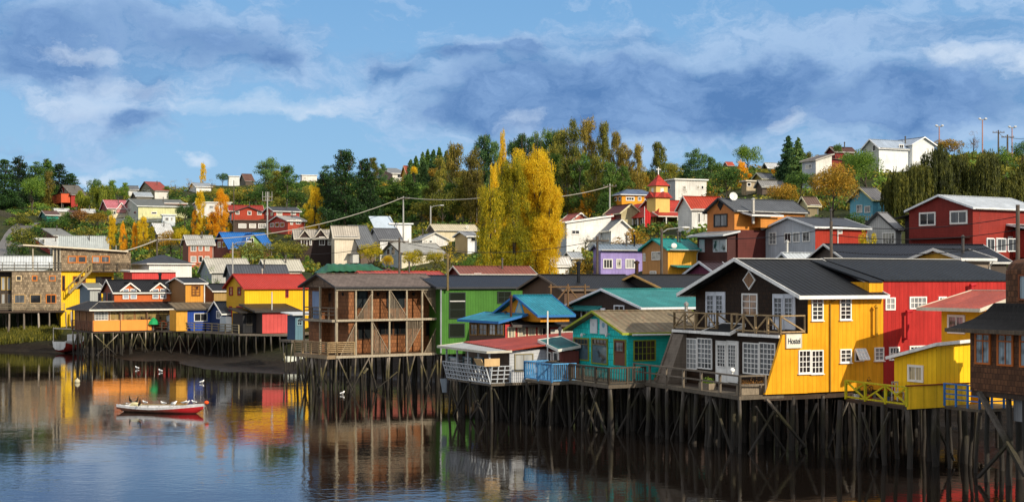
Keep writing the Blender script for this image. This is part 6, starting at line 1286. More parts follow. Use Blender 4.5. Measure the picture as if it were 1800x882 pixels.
    T = HT_['teal_roofed_orange_house']; T.shed([(.3, -1.4, T.z(470)), (6, -1.4, T.z(470)), (6, -.02, T.z(467)), (.3, -.02, T.z(467))], mat('#1c8c88', 'cx'), name='porch_roof')
    x, z = T.Rf(1184, 432, -.3); d = MB(); d.ball((x, -.4, z), (.38, .12, .3), 12); d.tube([(x, -.3, z), (x, .1, z-.3)], .04, 5); d.build('satellite_dish', mat('#e4e4e0'), T); T.pipe(2.5, 1.5, T.z(432), T.z(412), .07, '#3a3c40')
    T = HT_['purple_house']; T.pipe(4.4, 1, T.z(436), T.z(415), .1, '#2c2c30')
    T = HT_['pink_roofed_house']; a, b = T.Rf(205)[0], T.Rf(221)[0]; zl = T.Rf(213, 367, -.3)[1]; zt = T.Rf(213, 357, -.3)[1]; MB().prism([(a, zl-1), (b, zl-1), (b, zl), ((a+b)/2, zt), (a, zl)], 'y', -.3, 3).build('cross_gable', mat('#c88a88', 'v', .3), T); T.gable(a, b, -.3, 3, zl, zt, 'y', mat('#c97078', 'cy', .3), o=.3, oe=.3, fas='#f0eeea', name='cross_gable_roof')
    T = HT_['stilted_white_house']; 
    T = HT_['yellow_hilltop_house']
gz2 = lambda x, y: G(x, y)-.3
extras()

def church():
    Yc = 222; T = Th.px('church', 'red roofed church with cream square tower, red spire and white cross above a brown arcade', 'church', 1152.5, Yc, 64)
    cr = mat('#dcb868', 'h', .3); crs = mat('#d0a858', 'h', .3); rd = '#b43a30'; z = T.z
    w = T.Rf(1180)[0]; d = T.Lf(1143.5)[0]; w = d = (w+d)/2+.4
    MB().box(0, w, 0, d, z(405), z(347)).build('tower', [cr], T)
    mb = MB(); o = .35; zt = z(346); e = 1.1; mb.add([(-o, -o, zt-.1), (w+o, -o, zt-.1), (w+o, d+o, zt-.1), (-o, d+o, zt-.1), (w/2-e, d/2-e, zt+.75), (w/2+e, d/2-e, zt+.75), (w/2+e, d/2+e, zt+.75), (w/2-e, d/2+e, zt+.75)], [(3, 2, 1, 0), (4, 5, 6, 7), (0, 1, 5, 4), (1, 2, 6, 5), (2, 3, 7, 6), (3, 0, 4, 7)]); mb.build('tower_roof', mat(rd, 'asph', .4), T)
    g = MB()
    g.prism([(.1, zt-.05), (w-.1, zt-.05), (w/2, zt+.85)], 'y', -o-.02, d/2); g.prism([(.1, zt-.05), (d-.1, zt-.05), (d/2, zt+.85)], 'x', -o-.02, w/2); g.build('tower_gable', mat('#a83830', 'asph', .4), T)
    u = 1.05; c = w/2; zb = zt+.3; zu = z(326); MB().box(c-u, c+u, c-u, c+u, zb, zu).build('belfry', cr, T)
    lv = MB(); lv.box(c-.3, c+.3, c-u-.05, c-u, zu-1.3, zu-.35); lv.box(c-u-.05, c-u, c-.3, c+.3, zu-1.3, zu-.35); lv.build('belfry_window', mat('#e8e6de'), T)
    s = MB(); v = u+.28; s.add([(c-v, c-v, zu), (c+v, c-v, zu), (c+v, c+v, zu), (c-v, c+v, zu), (c-.5, c-.5, z(314)), (c+.5, c-.5, z(314)), (c+.5, c+.5, z(314)), (c-.5, c+.5, z(314)), (c, c, z(304.5))], [(3, 2, 1, 0), (0, 1, 5, 4), (1, 2, 6, 5), (2, 3, 7, 6), (3, 0, 4, 7), (4, 5, 8), (5, 6, 8), (6, 7, 8), (7, 4, 8)]); s.build('spire', mat(rd, 'asph', .3), T)
    k = MB(); k.box(c-.06, c+.06, c-.06, c+.06, z(305.5), z(292.5)); k.beam((c-.45, c, z(296.3)), (c+.45, c, z(296.3)), .11); k.build('cross', mat('#e8e8e4'), T)
    # nave and arcade
    x1 = 15; D = 11; y0 = -1.2; ze = z(379); zr = z(349); y1 = y0+D; x0 = T.Lf(1105)[0]
    bw = mat('#8a5a40', 'br', .4); MB().prism([(y0+1.2, z(412)), (y1, z(412)), (y1, ze), ((y0+y1)/2+.6, zr), (y0+1.2, ze)], 'x', w*.6, x1).build('nave_wall', bw, T)
    T.gable(w*.55, x1, y0+1.2, y1, ze, zr, 'x', mat('#b83c30', 'asph', .4), o=.3, oe=.2, fas='#d8d0c4', apex=.5, name='nave_roof')
    yl = T.Lf(1105, HY, 1)[0]; T.shed([(-1.0, -2.4, ze-.25), (x1, -2.4, ze-.25), (x1, 0.2, ze+.5), (-.5, .2, ze+.5)], mat('#b83c30', 'asph', .4), name='porch_roof', fas='#cfc6b8'); T.shed([(-1, -2.4, ze-.25), (2.2, 2.2, ze+2.4), (2.2, yl, ze+2.2), (-1, yl+.8, ze-.25)], mat('#b83c30', 'asph', .4), name='porch_roof')
    MB().box(.1, x1-.5, -.25, -.03, z(412), ze+.2).build('arcade_wall', mat('#7a5440', 'br', .4), T); MB().box(-.25, -.03, .1, yl, z(412), ze+.2).build('arcade_wall', mat('#9a6a3c', 'v', .4), T)
    for i in range(6):
        x = 1.2+i*2.1; T.winm('R', x, x+.9, z(402), z(384), 1, 2, '#e4e2dc', None, off=-.27)
        o_ = MB(); o_.box(x-.75, x-.6, -2.3, -2.15, z(408), ze-.25); o_.build('arcade_post', mat('#e8e4dc'), T)
    for i in range(5): y = 1.5+i*(yl-2)/5; T.winm('L', y, y+.9, z(402), z(384), 1, 2, '#e4e2dc', None, off=-.27); o_ = MB(); o_.box(-.95, -.8, y-.8, y-.65, z(408), ze-.25); o_.build('arcade_post', mat('#e8e4dc'), T)
church()

# ================================================================= trees
PB = [  # kind, colour, px, Y(0=from foot row), foot row, top row, width, label, quality
 ('pine', 'pine', 8, 0, 366, 281, 50, 'dark fir at the edge of the hilltop grove above the road', 1.5),
 ('pine', 'pine', 33, 0, 362, 275, 48, 'tallest dark fir of the hilltop grove above the road', 1.5),
 ('pine', 'dgreen', 62, 0, 356, 285, 44, 'dark green fir behind the round light green tree', 1.5),
 ('euc', 'euc2', 86, 0, 360, 300, 24, 'brownish feathery tree beside the round light green tree', 1),
 ('pine', 'dgreen', 82, 0, 352, 280, 40, 'spreading fir between the brownish tree and the cabin', 1.3),
 ('pine', 'pine', 104, 0, 350, 288, 46, 'dark fir leaning out over the dark red cabin', 1.3),
 ('pine', 'pine', 124, 0, 348, 305, 38, 'small low fir behind the dark red cabin roof', 1),
 ('round', 'green', 57, 0, 372, 309, 50, 'round light green tree in front of the firs', 2),
 ('willow', 'lwillow', 147, 0, 366, 336, 30, 'small light willow beside the cabin', 1),
 ('willow', 'lwillow', 178, 0, 368, 325, 42, 'light green willow above the pink roofed house', 1.3),
 ('round', 'green', 166, 0, 350, 314, 30, 'bright green round tree rising behind the light willow', 1),
 ('euc', 'green', 197, 0, 350, 316, 22, 'slender green tree behind the pink roofed house', 1),
 ('euc', 'green', 219, 0, 348, 321, 18, 'small green tree near the grey roofed skyline house', 1),
 ('round', 'dgreen', 292, 0, 345, 326, 14, 'small dark clipped tree beside the red roofed skyline house', 1),
 ('bare', 'autumn', 308, 0, 345, 316, 30, 'thin leaved autumn tree on the skyline beside the red roof', 1),
 ('bare', 'autumn', 332, 0, 340, 313, 28, 'thin skyline tree left of the slim yellow poplar', 1),
 ('bare', 'autumn', 372, 0, 340, 315, 24, 'thin autumn tree between the slim yellow poplar and the dark round tree', 1),
 ('bush', 'dgreen', 118, 0, 402, 372, 50, 'dark green bushy tree below the teal hut', 1.3),
 ('bush', 'dgreen', 92, 0, 404, 380, 40, 'dark green bush beside the teal hut', 1),
 ('round', 'rust', 140, 0, 402, 368, 36, 'olive brown round tree in the middle of the gardens', 1),
 ('round', 'autumn', 172, 0, 404, 372, 40, 'autumn coloured tree left of the yellow poplars', 1),
 ('round', 'green', 188, 0, 392, 368, 26, 'green tree below the pink roofed house', 1),
 ('bush', 'euc', 34, 0, 400, 374, 46, 'olive bush on the bank above the road', 1.3),
 ('bush', 'euc', 40, 0, 440, 396, 58, 'large dark olive bush beside the road', 1.3),
 ('bush', 'dgreen', 30, 0, 452, 424, 40, 'dark bush at the foot of the road', 1),
 ('poplar', 'yellow', 197, 0, 440, 378, 18, 'bright yellow narrow poplar, first of the village group', 1),
 ('poplar', 'orange', 216, 0, 440, 389, 15, 'pointed orange yellow poplar, second of the village group', 1),
 ('poplar', 'orange', 237, 0, 440, 390, 12, 'slender deep orange poplar in front of the chalet', 1),
 ('poplar', 'yellow', 252, 0, 440, 380, 22, 'full yellow poplar beside the white chalet', 1),
 ('poplar', 'ygreen', 266, 0, 436, 398, 18, 'greenish yellow small poplar below the white chalet', 1),
 ('round', 'autumn', 300, 0, 452, 404, 44, 'olive gold tree below the small white cabin', 1.3),
 ('round', 'ygreen', 318, 0, 452, 398, 34, 'yellow green tree left of the brick house', 1.3),
 ('round', 'autumn', 262, 0, 452, 420, 40, 'low gold brown tree in front of the poplars', 1),
 ('poplar', 'yellow', 357, 0, 330, 287, 12, 'slim yellow poplar alone on the skyline', .7),
 ('round', 'dgreen', 391, 0, 333, 304, 25, 'dark round tree on the skyline beside the white house', 1),
 ('poplar', 'yellow', 352, 0, 414, 335, 20, 'tall yellow poplar at the left of the orange group', 1.3),
 ('poplar', 'orange', 388, 0, 414, 332, 29, 'broad orange poplar of the group above the blue roof', 1.8),
 ('poplar', 'orange', 373, 0, 414, 372, 21, 'short orange poplar between the two tall ones', 1),
 ('poplar', 'orange', 343, 0, 414, 366, 16, 'low orange poplar at the foot of the tall yellow one', 1),
 ('poplar', 'yellow', 404, 0, 412, 391, 11, 'smallest yellow poplar at the end of the orange group', .7),
 ('round', 'dgreen', 325, 0, 400, 357, 36, 'dark green round tree beside the orange poplars', 1.5),
 ('bush', 'green', 331, 0, 414, 395, 22, 'bright green bush below the dark round tree', 1),
 ('euc', 'blue', 468, 0, 352, 276, 52, 'wide dark cedar like tree on the skyline', 2),
 ('euc', 'dgreen', 505, 0, 352, 290, 44, 'dark blue green tree next to the cedar like tree', 1.5),
 ('euc', 'euc', 488, 0, 352, 300, 34, 'olive tree filling between the two wide skyline trees', 1),
 ('round', 'euc', 491, 0, 368, 345, 24, 'small olive round tree above the dark grey roofed red house', 1),
 ('poplar', 'yellow', 553, 0, 402, 324, 34, 'yellow green pointed tree above the red houses', 1.8),
 ('poplar', 'ygreen', 541, 0, 398, 356, 12, 'small yellow green tree beside the pointed one', .7),
 ('bush', 'ygreen', 572, 0, 402, 380, 18, 'small yellow green bush at the foot of the dark fir', .7),
 ('pine', 'pine', 606, 0, 400, 264, 80, 'huge dark fir in the middle of the hillside', 3),
 ('pine', 'pine', 575, 0, 396, 292, 48, 'dark fir at the left shoulder of the huge fir', 1.5),
 ('pine', 'pine', 641, 0, 392, 280, 52, 'dark fir at the right shoulder of the huge fir', 1.5),
 ('euc', 'euc', 654, 0, 330, 277, 26, 'olive feathery tree behind the hilltop house', 1),
 ('euc', 'blue', 673, 0, 322, 288, 16, 'small grey green tree on the skyline behind the hilltop house', .7),
 ('pine', 'dgreen', 662, 0, 382, 318, 46, 'dark green fir below the white and brown hilltop house', 1.3),
 ('pine', 'dgreen', 690, 0, 380, 313, 50, 'dark spreading fir directly below the hilltop houses', 1.3),
 ('pine', 'dgreen', 718, 0, 380, 308, 44, 'dark fir beneath the yellow hilltop house', 1.3),
 ('round', 'yellow', 727, 0, 330, 292, 14, 'small yellow tree in front of the brick red hilltop roof', .7),
 ('round', 'autumn', 768, 0, 325, 294, 30, 'golden round tree beside the yellow hilltop house', 1),
 ('round', 'euc', 741, 0, 392, 352, 40, 'olive round tree in the shade by the street lamp', 1),
 ('round', 'euc', 778, 0, 400, 335, 56, 'broad olive tree behind the street lamp', 1.5),
 ('euc', 'euc2', 800, 0, 388, 252, 48, 'tall olive brown eucalyptus at the left of the wood', 2),
 ('euc', 'euc2', 828, 0, 392, 260, 46, 'olive brown eucalyptus behind the narrow dark poplar', 2),
 ('euc', 'euc', 775, 0, 380, 275, 36, 'olive eucalyptus at the end of the small conifer row', 1.5),
 ('euc', 'blue', 850, 0, 350, 237, 46, 'big blue green tree on the skyline above the poplars', 1.8),
 ('euc', 'blue', 870, 0, 350, 248, 34, 'blue green tree beside the big skyline one', 1.3),
 ('poplar', 'yellow', 883, 262, 0, 230, 20, 'slender golden poplar towering behind the big one', 1.3),
 ('poplar', 'yellow', 868, 205, 0, 287, 24, 'narrow orange yellow poplar at the left edge of the big one', 1.3),
 ('poplar', 'ygreen', 862, 182, 0, 325, 56, 'dark olive green poplar at the left foot of the big one', 2.4),
 ('poplar', 'yellow', 944, 186, 0, 259, 90, 'huge golden yellow poplar in the centre of the village', 6),
 ('poplar', 'ygreen', 904, 184, 0, 274, 84, 'huge green gold poplar joined to the golden yellow one', 6),
 ('poplar', 'yellow', 924, 188, 0, 264, 84, 'golden green poplar closing the gap in the huge poplar clump', 5),
 ('poplar', 'yellow', 966, 184, 0, 300, 46, 'golden poplar at the right foot of the huge one', 3),
 ('poplar', 'orange', 983, 0, 378, 330, 10, 'thin orange poplar half behind the huge golden one', .7),
 ('poplar', 'orange', 997, 0, 378, 326, 16, 'pointed orange poplar, tallest of the small group by the dark wood', 1),
 ('poplar', 'orange', 1008, 0, 378, 350, 12, 'short orange poplar of the small group by the dark wood', .7),
 ('poplar', 'orange', 1033, 0, 378, 332, 28, 'broad orange poplar by the dark wood', 1.5),
 ('poplar', 'orange', 1020, 0, 378, 356, 10, 'smallest orange poplar by the dark wood', .7),
 ('pine', 'dgreen', 1062, 0, 385, 338, 34, 'small dark conifer left of the orange villa', 1),
 ('round', 'autumn', 1128, 0, 345, 303, 34, 'golden brown tree behind the orange villa', 1),
 ('bare', 'rust', 1206, 205, 0, 331, 30, 'dark bare branched tree in front of the red roofed hall', 1.5),
 ('bare', 'euc', 1030, 200, 0, 412, 44, 'bare dark bush tree between the white houses', 1),
 ('bush', 'autumn', 1110, 190, 0, 402, 70, 'autumn brown bush behind the lilac house', 1.3),
 ('bush', 'autumn', 1024, 168, 0, 452, 60, 'brown gold bush in front of the grey hut', 1),
 ('euc', 'euc', 1157, 0, 345, 250, 34, 'twisted dark eucalyptus standing clear on the skyline', 1.5),
 ('round', 'euc', 1185, 0, 335, 285, 34, 'dark green tree right of the twisted eucalyptus', 1),
 ('euc', 'blue', 1225, 0, 322, 262, 46, 'rounded blue green eucalyptus behind the white flat building', 1.5),
 ('euc', 'blue', 1205, 0, 322, 290, 26, 'small blue green tree left of the rounded eucalyptus', 1),
 ('euc', 'blue', 1250, 0, 320, 276, 22, 'small blue green tree right of the rounded eucalyptus', 1),
 ('round', 'green', 1314, 0, 310, 255, 52, 'large bright green round tree on the skyline', 2),
 ('poplar', 'orange', 1303, 0, 325, 281, 24, 'orange yellow tree in front of the bright green one', 1),
 ('round', 'orange', 1318, 0, 322, 304, 10, 'tiny orange tree below the bright green one', .5),
 ('round', 'orange', 1360, 0, 312, 297, 9, 'tiny orange tree beside the dark hut', .5),
 ('round', 'dgreen', 1278, 0, 352, 292, 66, 'broad dark green tree above the red roofed hall', 2),
 ('bush', 'green', 1248, 0, 352, 316, 14, 'narrow bright green bush beside the white flat building', .6),
 ('conifer', 'blue', 1386, 0, 315, 240, 36, 'tall grey green spruce on the skyline', 1.8),
 ('conifer', 'blue', 1403, 0, 315, 243, 30, 'second tall grey green spruce, just right of the tallest', 1.5),
 ('round', 'euc', 1419, 0, 310, 266, 20, 'small round tree beside the two spruces', .8),
 ('round', 'autumn', 1374, 0, 362, 322, 64, 'wide olive gold tree behind the orange timber house', 1.8),
 ('round', 'dgreen', 1408, 0, 352, 300, 54, 'shadowy dark tree below the white and maroon house', 1.5),
 ('round', 'autumn', 1464, 0, 385, 284, 92, 'large round olive and gold tree right of the white and maroon house', 3.5),
 ('round', 'green', 1522, 0, 345, 262, 62, 'large leafy green tree below the white hilltop house', 2.5),
 ('round', 'green', 1493, 0, 330, 266, 34, 'green tree beside the maroon skyline house', 1.3),
 ('round', 'dgreen', 1472, 0, 300, 252, 18, 'small dark tree behind the maroon skyline house', .7),
 ('bush', 'dgreen', 1502, 0, 396, 372, 40, 'dark bush below the icy blue cottage', 1),
 ('willow', 'willow', 1598, 0, 395, 288, 84, 'dark weeping willow nearest the icy blue cottage', 2.6),
 ('willow', 'willow', 1650, 0, 392, 262, 100, 'great dark weeping willow behind the big red house', 3.2),
 ('willow', 'willow', 1712, 0, 392, 266, 100, 'dark weeping willow in the middle of the willow row', 3.2),
 ('willow', 'willow', 1775, 0, 392, 285, 96, 'dark weeping willow at the right end of the willow row', 2.6),
 ('willow', 'willow', 1565, 0, 392, 318, 40, 'small dark willow at the left end of the willow row', 1.3),
 ('willow', 'willow', 1680, 0, 402, 330, 66, 'lower dark willow hanging close behind the red roof', 1.6),
 ('round', 'autumn', 1668, 0, 285, 243, 52, 'autumn tree on the skyline above the willows', 1.3),
 ('bare', 'rust', 1711, 0, 280, 231, 32, 'reddish bare crowned tree on the skyline', 1.3),
 ('bush', 'green', 1762, 0, 300, 256, 40, 'green tree beside the power poles', 1),
 ('round', 'dgreen', 1797, 0, 300, 248, 34, 'dark tree at the right end of the skyline', 1),
 ('bush', 'ygreen', 1526, 136, 0, 405, 34, 'spiky yellow green garden plant beside the red boarded wall', 1),
 ('round', 'ygreen', 652, 0, 474, 426, 46, 'yellow leaved tree before the arched cottage', 1.6),
 ('round', 'yellow', 680, 0, 478, 448, 24, 'small yellow tree left of the round olive bush', .8),
 ('round', 'ygreen', 726, 0, 480, 438, 46, 'olive yellow round tree behind the green tarpaulin', 1.6),
 ('bare', 'yellow', 790, 0, 482, 418, 50, 'tall airy pale yellow tree beside the dark poplar', 2),
 ('round', 'ygreen', 764, 0, 482, 440, 36, 'yellow green tree left of the airy pale one', 1.2),
 ('bush', 'green', 826, 0, 480, 452, 30, 'green shrub at the foot of the olive poplar', 1),
 ('round', 'euc', 438, 0, 474, 424, 66, 'leafy olive tree in front of the blue roofed cottage', 2),
 ('round', 'euc', 500, 0, 476, 423, 80, 'broad olive green tree left of the black house', 2.4),
 ('round', 'ygreen', 408, 0, 470, 442, 30, 'yellow tree at the foot of the blue roofed cottage', 1),
 ('bush', 'green', 540, 0, 474, 448, 24, 'green bush beside the black house', 1),
 ('bare', 'green', 378, 195, 0, 466, 44, 'airy pale green bush behind the ochre house', 1),
]
def place(t):
    kind, colr, px, Y, foot, top, w, label, q = t
    if not Y: Y = solveY(px, foot)
    tree(kind, colr, px, Y, top, w, label, q=q)
for t in PB: place(t)
# rows and woods: the same kind side by side
def row(kind, cols, items, base_label, group, q=1.):
    for i, (px, foot, top, w) in enumerate(items):
        o = ['first', 'second', 'third', 'fourth', 'fifth', 'sixth', 'seventh', 'eighth', 'ninth', 'tenth', 'eleventh', 'twelfth', 'thirteenth', 'fourteenth', 'fifteenth', 'sixteenth'][i]
        tree(kind, cols[i % len(cols)], px, solveY(px, foot), top, w, (base_label % o if '%s' in base_label else base_label), group, q=q)
row('conifer', ['blue', 'dgreen'], [(722, 322, 281, 16), (731, 320, 275, 16), (743, 322, 268, 18), (752, 320, 263, 18), (762, 322, 264, 18), (772, 320, 260, 20), (784, 322, 266, 18), (793, 320, 258, 18)], 'the %s small conifer from the left in the skyline row beside the yellow hilltop house', 'small skyline conifers', .8)
row('euc', ['blue', 'dgreen', 'blue'], [(903, 345, 246, 34), (916, 345, 235, 34), (932, 345, 240, 34), (948, 345, 232, 36), (962, 345, 226, 36), (977, 345, 230, 38)], 'the %s blue green tree from the left in the row behind the huge golden poplar', 'blue green trees behind the big poplar', 1.6)
row('euc', ['euc', 'euc', 'euc2', 'euc', 'euc2', 'euc2', 'euc2'], [(985, 368, 228, 46), (1003, 372, 209, 46), (1034, 372, 207, 46), (1060, 368, 214, 34), (1084, 366, 231, 36), (1102, 362, 252, 30), (1121, 358, 252, 30)], 'the %s tall olive eucalyptus from the left in the dark central wood', 'tall eucalyptus of the central wood', 2.4)
row('euc', ['dgreen', 'euc', 'dgreen', 'euc', 'dgreen', 'dgreen'], [(975, 378, 270, 44), (998, 380, 275, 46), (1022, 380, 268, 46), (1048, 380, 272, 44), (1073, 376, 285, 40), (1096, 368, 292, 36)], 'the %s lower dark tree from the left at the front of the central wood', 'lower trees of the central wood', 1.6)
row('euc', ['euc', 'dgreen', 'euc2', 'euc'], [(815, 392, 305, 44), (790, 392, 320, 40), (838, 395, 300, 36), (760, 385, 318, 40)], 'the %s olive tree from the top of the slope left of the big poplars', 'olive trees beside the street lamp', 1.4)
row('round', ['dgreen', 'euc', 'dgreen', 'dgreen', 'euc'], [(350, 368, 340, 40), (420, 364, 336, 44), (450, 362, 334, 46), (520, 366, 335, 40), (545, 360, 325, 34)], 'the %s dark hillside tree from the left along the shady slope above the red houses', 'dark trees on the shady slope', 1)
row('bush', ['dgreen', 'euc', 'green', 'dgreen', 'euc'], [(60, 420, 396, 40), (150, 420, 396, 36), (225, 400, 378, 30), (310, 352, 336, 34), (370, 350, 334, 36), (425, 356, 338, 34), (470, 420, 404, 36), (590, 420, 398, 40), (640, 398, 378, 40), (520, 356, 334, 34), (560, 345, 322, 32), (745, 420, 402, 36), (740, 350, 326, 40), (330, 430, 410, 30), (440, 436, 418, 26), (800, 410, 388, 36)], 'leafy garden thicket between the houses on the middle slope', 'leafy thickets on the slope', 1)
row('round', ['green', 'dgreen', 'euc', 'autumn'], [(1168, 318, 284, 26), (1262, 318, 284, 26), (1345, 318, 296, 24), (1440, 300, 272, 26)], 'the %s small filler tree from the left along the right hand skyline', 'small skyline trees', .8)

# ---- undergrowth between the houses: one uncountable mass
def undergrowth():
    occ = []
    for h in HS:
        T = HT_[h[0]]; x1 = max(T.Rf(h[7])[0], 1); D = max(T.Lf(h[6])[0], 1.5); D = min(max(D, 6), 12)
        occ.append((T, x1, D))
    q = random.Random(9); C = {'dgreen': [], 'euc': [], 'autumn': [], 'green': []}
    tries = 0
    while sum(map(len, C.values())) < 5600 and tries < 40000:
        tries += 1; Y = 155+q.random()**.8*300; u = q.uniform(-.40, .42); x = u*Y; px = CX+F*u
        if px > 1180 and Y < 175: continue
        if px < 40 and Y > 195: 
            if px < 18 or Y < 230: continue
        if Y < 215 and px < 620: continue
        ok = True
        for T, x1, D in occ:
            l = T.loc((x, Y, 0))
            if -4.5 < l[0] < x1+1.5 and -6.5 < l[1] < D+1: ok = False; break
        if not ok: continue
        n = math.sin(x*.045+1)+math.sin(Y*.05+x*.02); k = 'autumn' if (n > 1.2 and Y < 330 and q.random() < .4) or q.random() < .03 else ('green' if q.random() < .07 else ('dgreen' if q.random() < .45 else 'euc'))
        C[k].append((x, Y, G(x, Y), q.uniform(.8, 2.3)*(1 if Y < 260 else .8)))
    tot = 0
    for k, L in C.items():
        P = []; Nn = []; 
        for x, y, z, r in L:
            n = int(44*r*r/1.5)+16; d = sph(n); d[:, 2] = np.abs(d[:, 2]); P.append(np.array([x, y, z-.1])+d*np.array([r*1.2, r*1.2, r*.85])*nr.uniform(.6, 1.05, (n, 1))); Nn.append(d)
        me = leafmesh('undergrowth', np.concatenate(P), np.concatenate(Nn), .26, LM[k]); o = bpy.data.objects.new('undergrowth', me); COL.objects.link(o)
        tag(o, {'dgreen': 'dark green undergrowth covering the slope between houses', 'euc': 'olive scrub covering the slope between houses', 'autumn': 'golden autumn scrub scattered over the slope', 'green': 'light green scrub scattered over the slope'}[k], 'undergrowth', kind='stuff')
undergrowth()
# ================================================================= shore, road, boats, birds, poles and small things
def ribbon(name, label, pts, w, m, dz=.12, kind='structure', cat='road'):
    vs = []; fs = []; P = []
    for (a, b), (c, d) in zip(pts[:-1], pts[1:]):
        for i in range(14): t = i/14; P.append((a+(c-a)*t, b+(d-b)*t))
    P = [((p-CX)/F*Y, Y) for p, Y in P]
    for i, (x, y) in enumerate(P):
        x2, y2 = P[min(i+1, len(P)-1)]; x1, y1 = P[max(i-1, 0)]; d = Vector((x2-x1, y2-y1, 0)).normalized(); n = Vector((-d.y, d.x, 0))
        z = max(G(x+n.x*k*w/2, y+n.y*k*w/2) for k in (-1, -.5, 0, .5, 1))+dz
        for k in (-1, -.33, .33, 1): vs.append((x+n.x*w/2*k, y+n.y*w/2*k, z))
        if i: fs += [((i-1)*4+j, (i-1)*4+j+1, i*4+j+1, i*4+j) for j in range(3)]
    o = MB().add(vs, fs).build(name, m); tag(o, label, cat, kind=kind); return o
ribbon('road', 'grey asphalt road climbing the hill at the edge of the village', [(-6, 214), (4, 240), (6, 275), (12, 305), (34, 335), (60, 352)], 5.0, mat('#6c6a68', 'paint', .4), .25)

def shore_grass():
    q = random.Random(2); P = []; Nn = []
    for _ in range(1100):
        px = q.uniform(-20, 95)+q.gauss(0, 8); Y = q.uniform(188.5, 197); x = (px-CX)/F*Y; z = G(x, Y); k = 9
        P.append(np.stack([x+nr.normal(0, .18, k), Y+nr.normal(0, .18, k), z+nr.uniform(.05, .42, k)], 1)); Nn.append(np.tile([.3, -1., .4], (k, 1)))
    me = leafmesh('marsh_grass', np.concatenate(P), np.concatenate(Nn), .13, leaf_mat('marsh_grass', st('#2c3410', '#525418', '#706a20', '#88802e'), trans=.3), stretch=3., hang=True)
    o = bpy.data.objects.new('marsh_grass', me); COL.objects.link(o); tag(o, 'yellow green marsh grass on the mud bank below the shingle lodge', 'grass', kind='stuff')
shore_grass()

# ---- the red and white rowing boat
def hull(B, L, bw, zs, mred, mwhite, depth=.55, band=.14):
    """open wooden boat lofted along local x (stern at 0, bow at L)"""
    n = 22; out = []; inn = []; bnd = []
    for i in range(n+1):
        t = i/n; b = bw*(.72+.28*math.sin(min(t, .5)*math.pi))*(1-max(0, (t-.5)/.5)**2.2)+.015; s = zs*(.62+.55*abs(t-.38)**1.8*2.1); k = -.12+.0*t+max(0, (t-.86)/.14)**2*.35+max(0, (.12-t)/.12)**2*.28; rake = max(0, (t-.82)/.18)*.32
        x = L*t*.94
        ring = [(x, 0, k), (x+rake*.15, -.62*b, k+.10), (x+rake*.5, -.90*b, s*.45), (x+rake*.75, -.97*b, s-band), (x+rake, -b, s)]
        out.append(ring); inn.append([(x+rake, -b+.05, s), (x+rake*.6, -.82*b+.02, s*.5), (x+rake*.2, -.55*b, k+.16)])
    def skin(rows, a, b_, flip=1):
        mb = MB(); m = b_-a
        for sg in (1, -1):
            vs = [(x, y*sg, z) for r in rows for x, y, z in r[a:b_+1]]; w = m+1
            fs = [((i)*w+j, (i+1)*w+j, (i+1)*w+j+1, i*w+j+1) for i in range(len(rows)-1) for j in range(m)]
            if sg*flip < 0: fs = [f[::-1] for f in fs]
            mb.add(vs, fs)
        return mb
    skin(out, 0, 3).build('hull', mred, B, smooth=True)
    u = skin(out, 3, 4); u.build('top_strake', mwhite, B, smooth=True)
    skin(inn, 0, 2, -1).build('inner_planking', mwhite, B, smooth=True)
    g = MB()
    for sg in (1, -1): g.tube([(r[4][0], (r[4][1]+.02)*sg, r[4][2]+.01) for r in out], .035, 6)
    g.build('gunwale', mwhite, B)
    tr = out[0]; t = MB(); t.add([(x-.005, y, z) for x, y, z in tr]+[(x-.005, -y, z) for x, y, z in tr[::-1]], [tuple(range(len(tr)*2))]); t.add([(x+.03, y, z) for x, y, z in tr]+[(x+.03, -y, z) for x, y, z in tr[::-1]], [tuple(range(len(tr)*2))[::-1]]); t.build('transom', mwhite, B)
    f = MB(); vs = []
    for i in range(2, n-1): x, y, z = inn[i][2]; vs += [(x, y, .16), (x, -y, .16)]
    f.add(vs, [(2*i, 2*i+1, 2*i+3, 2*i+2) for i in range(len(vs)//2-1)]); f.build('floorboards', mat('#4c4844', 'wood'), B)
    global inn_
    inn_ = inn; return out
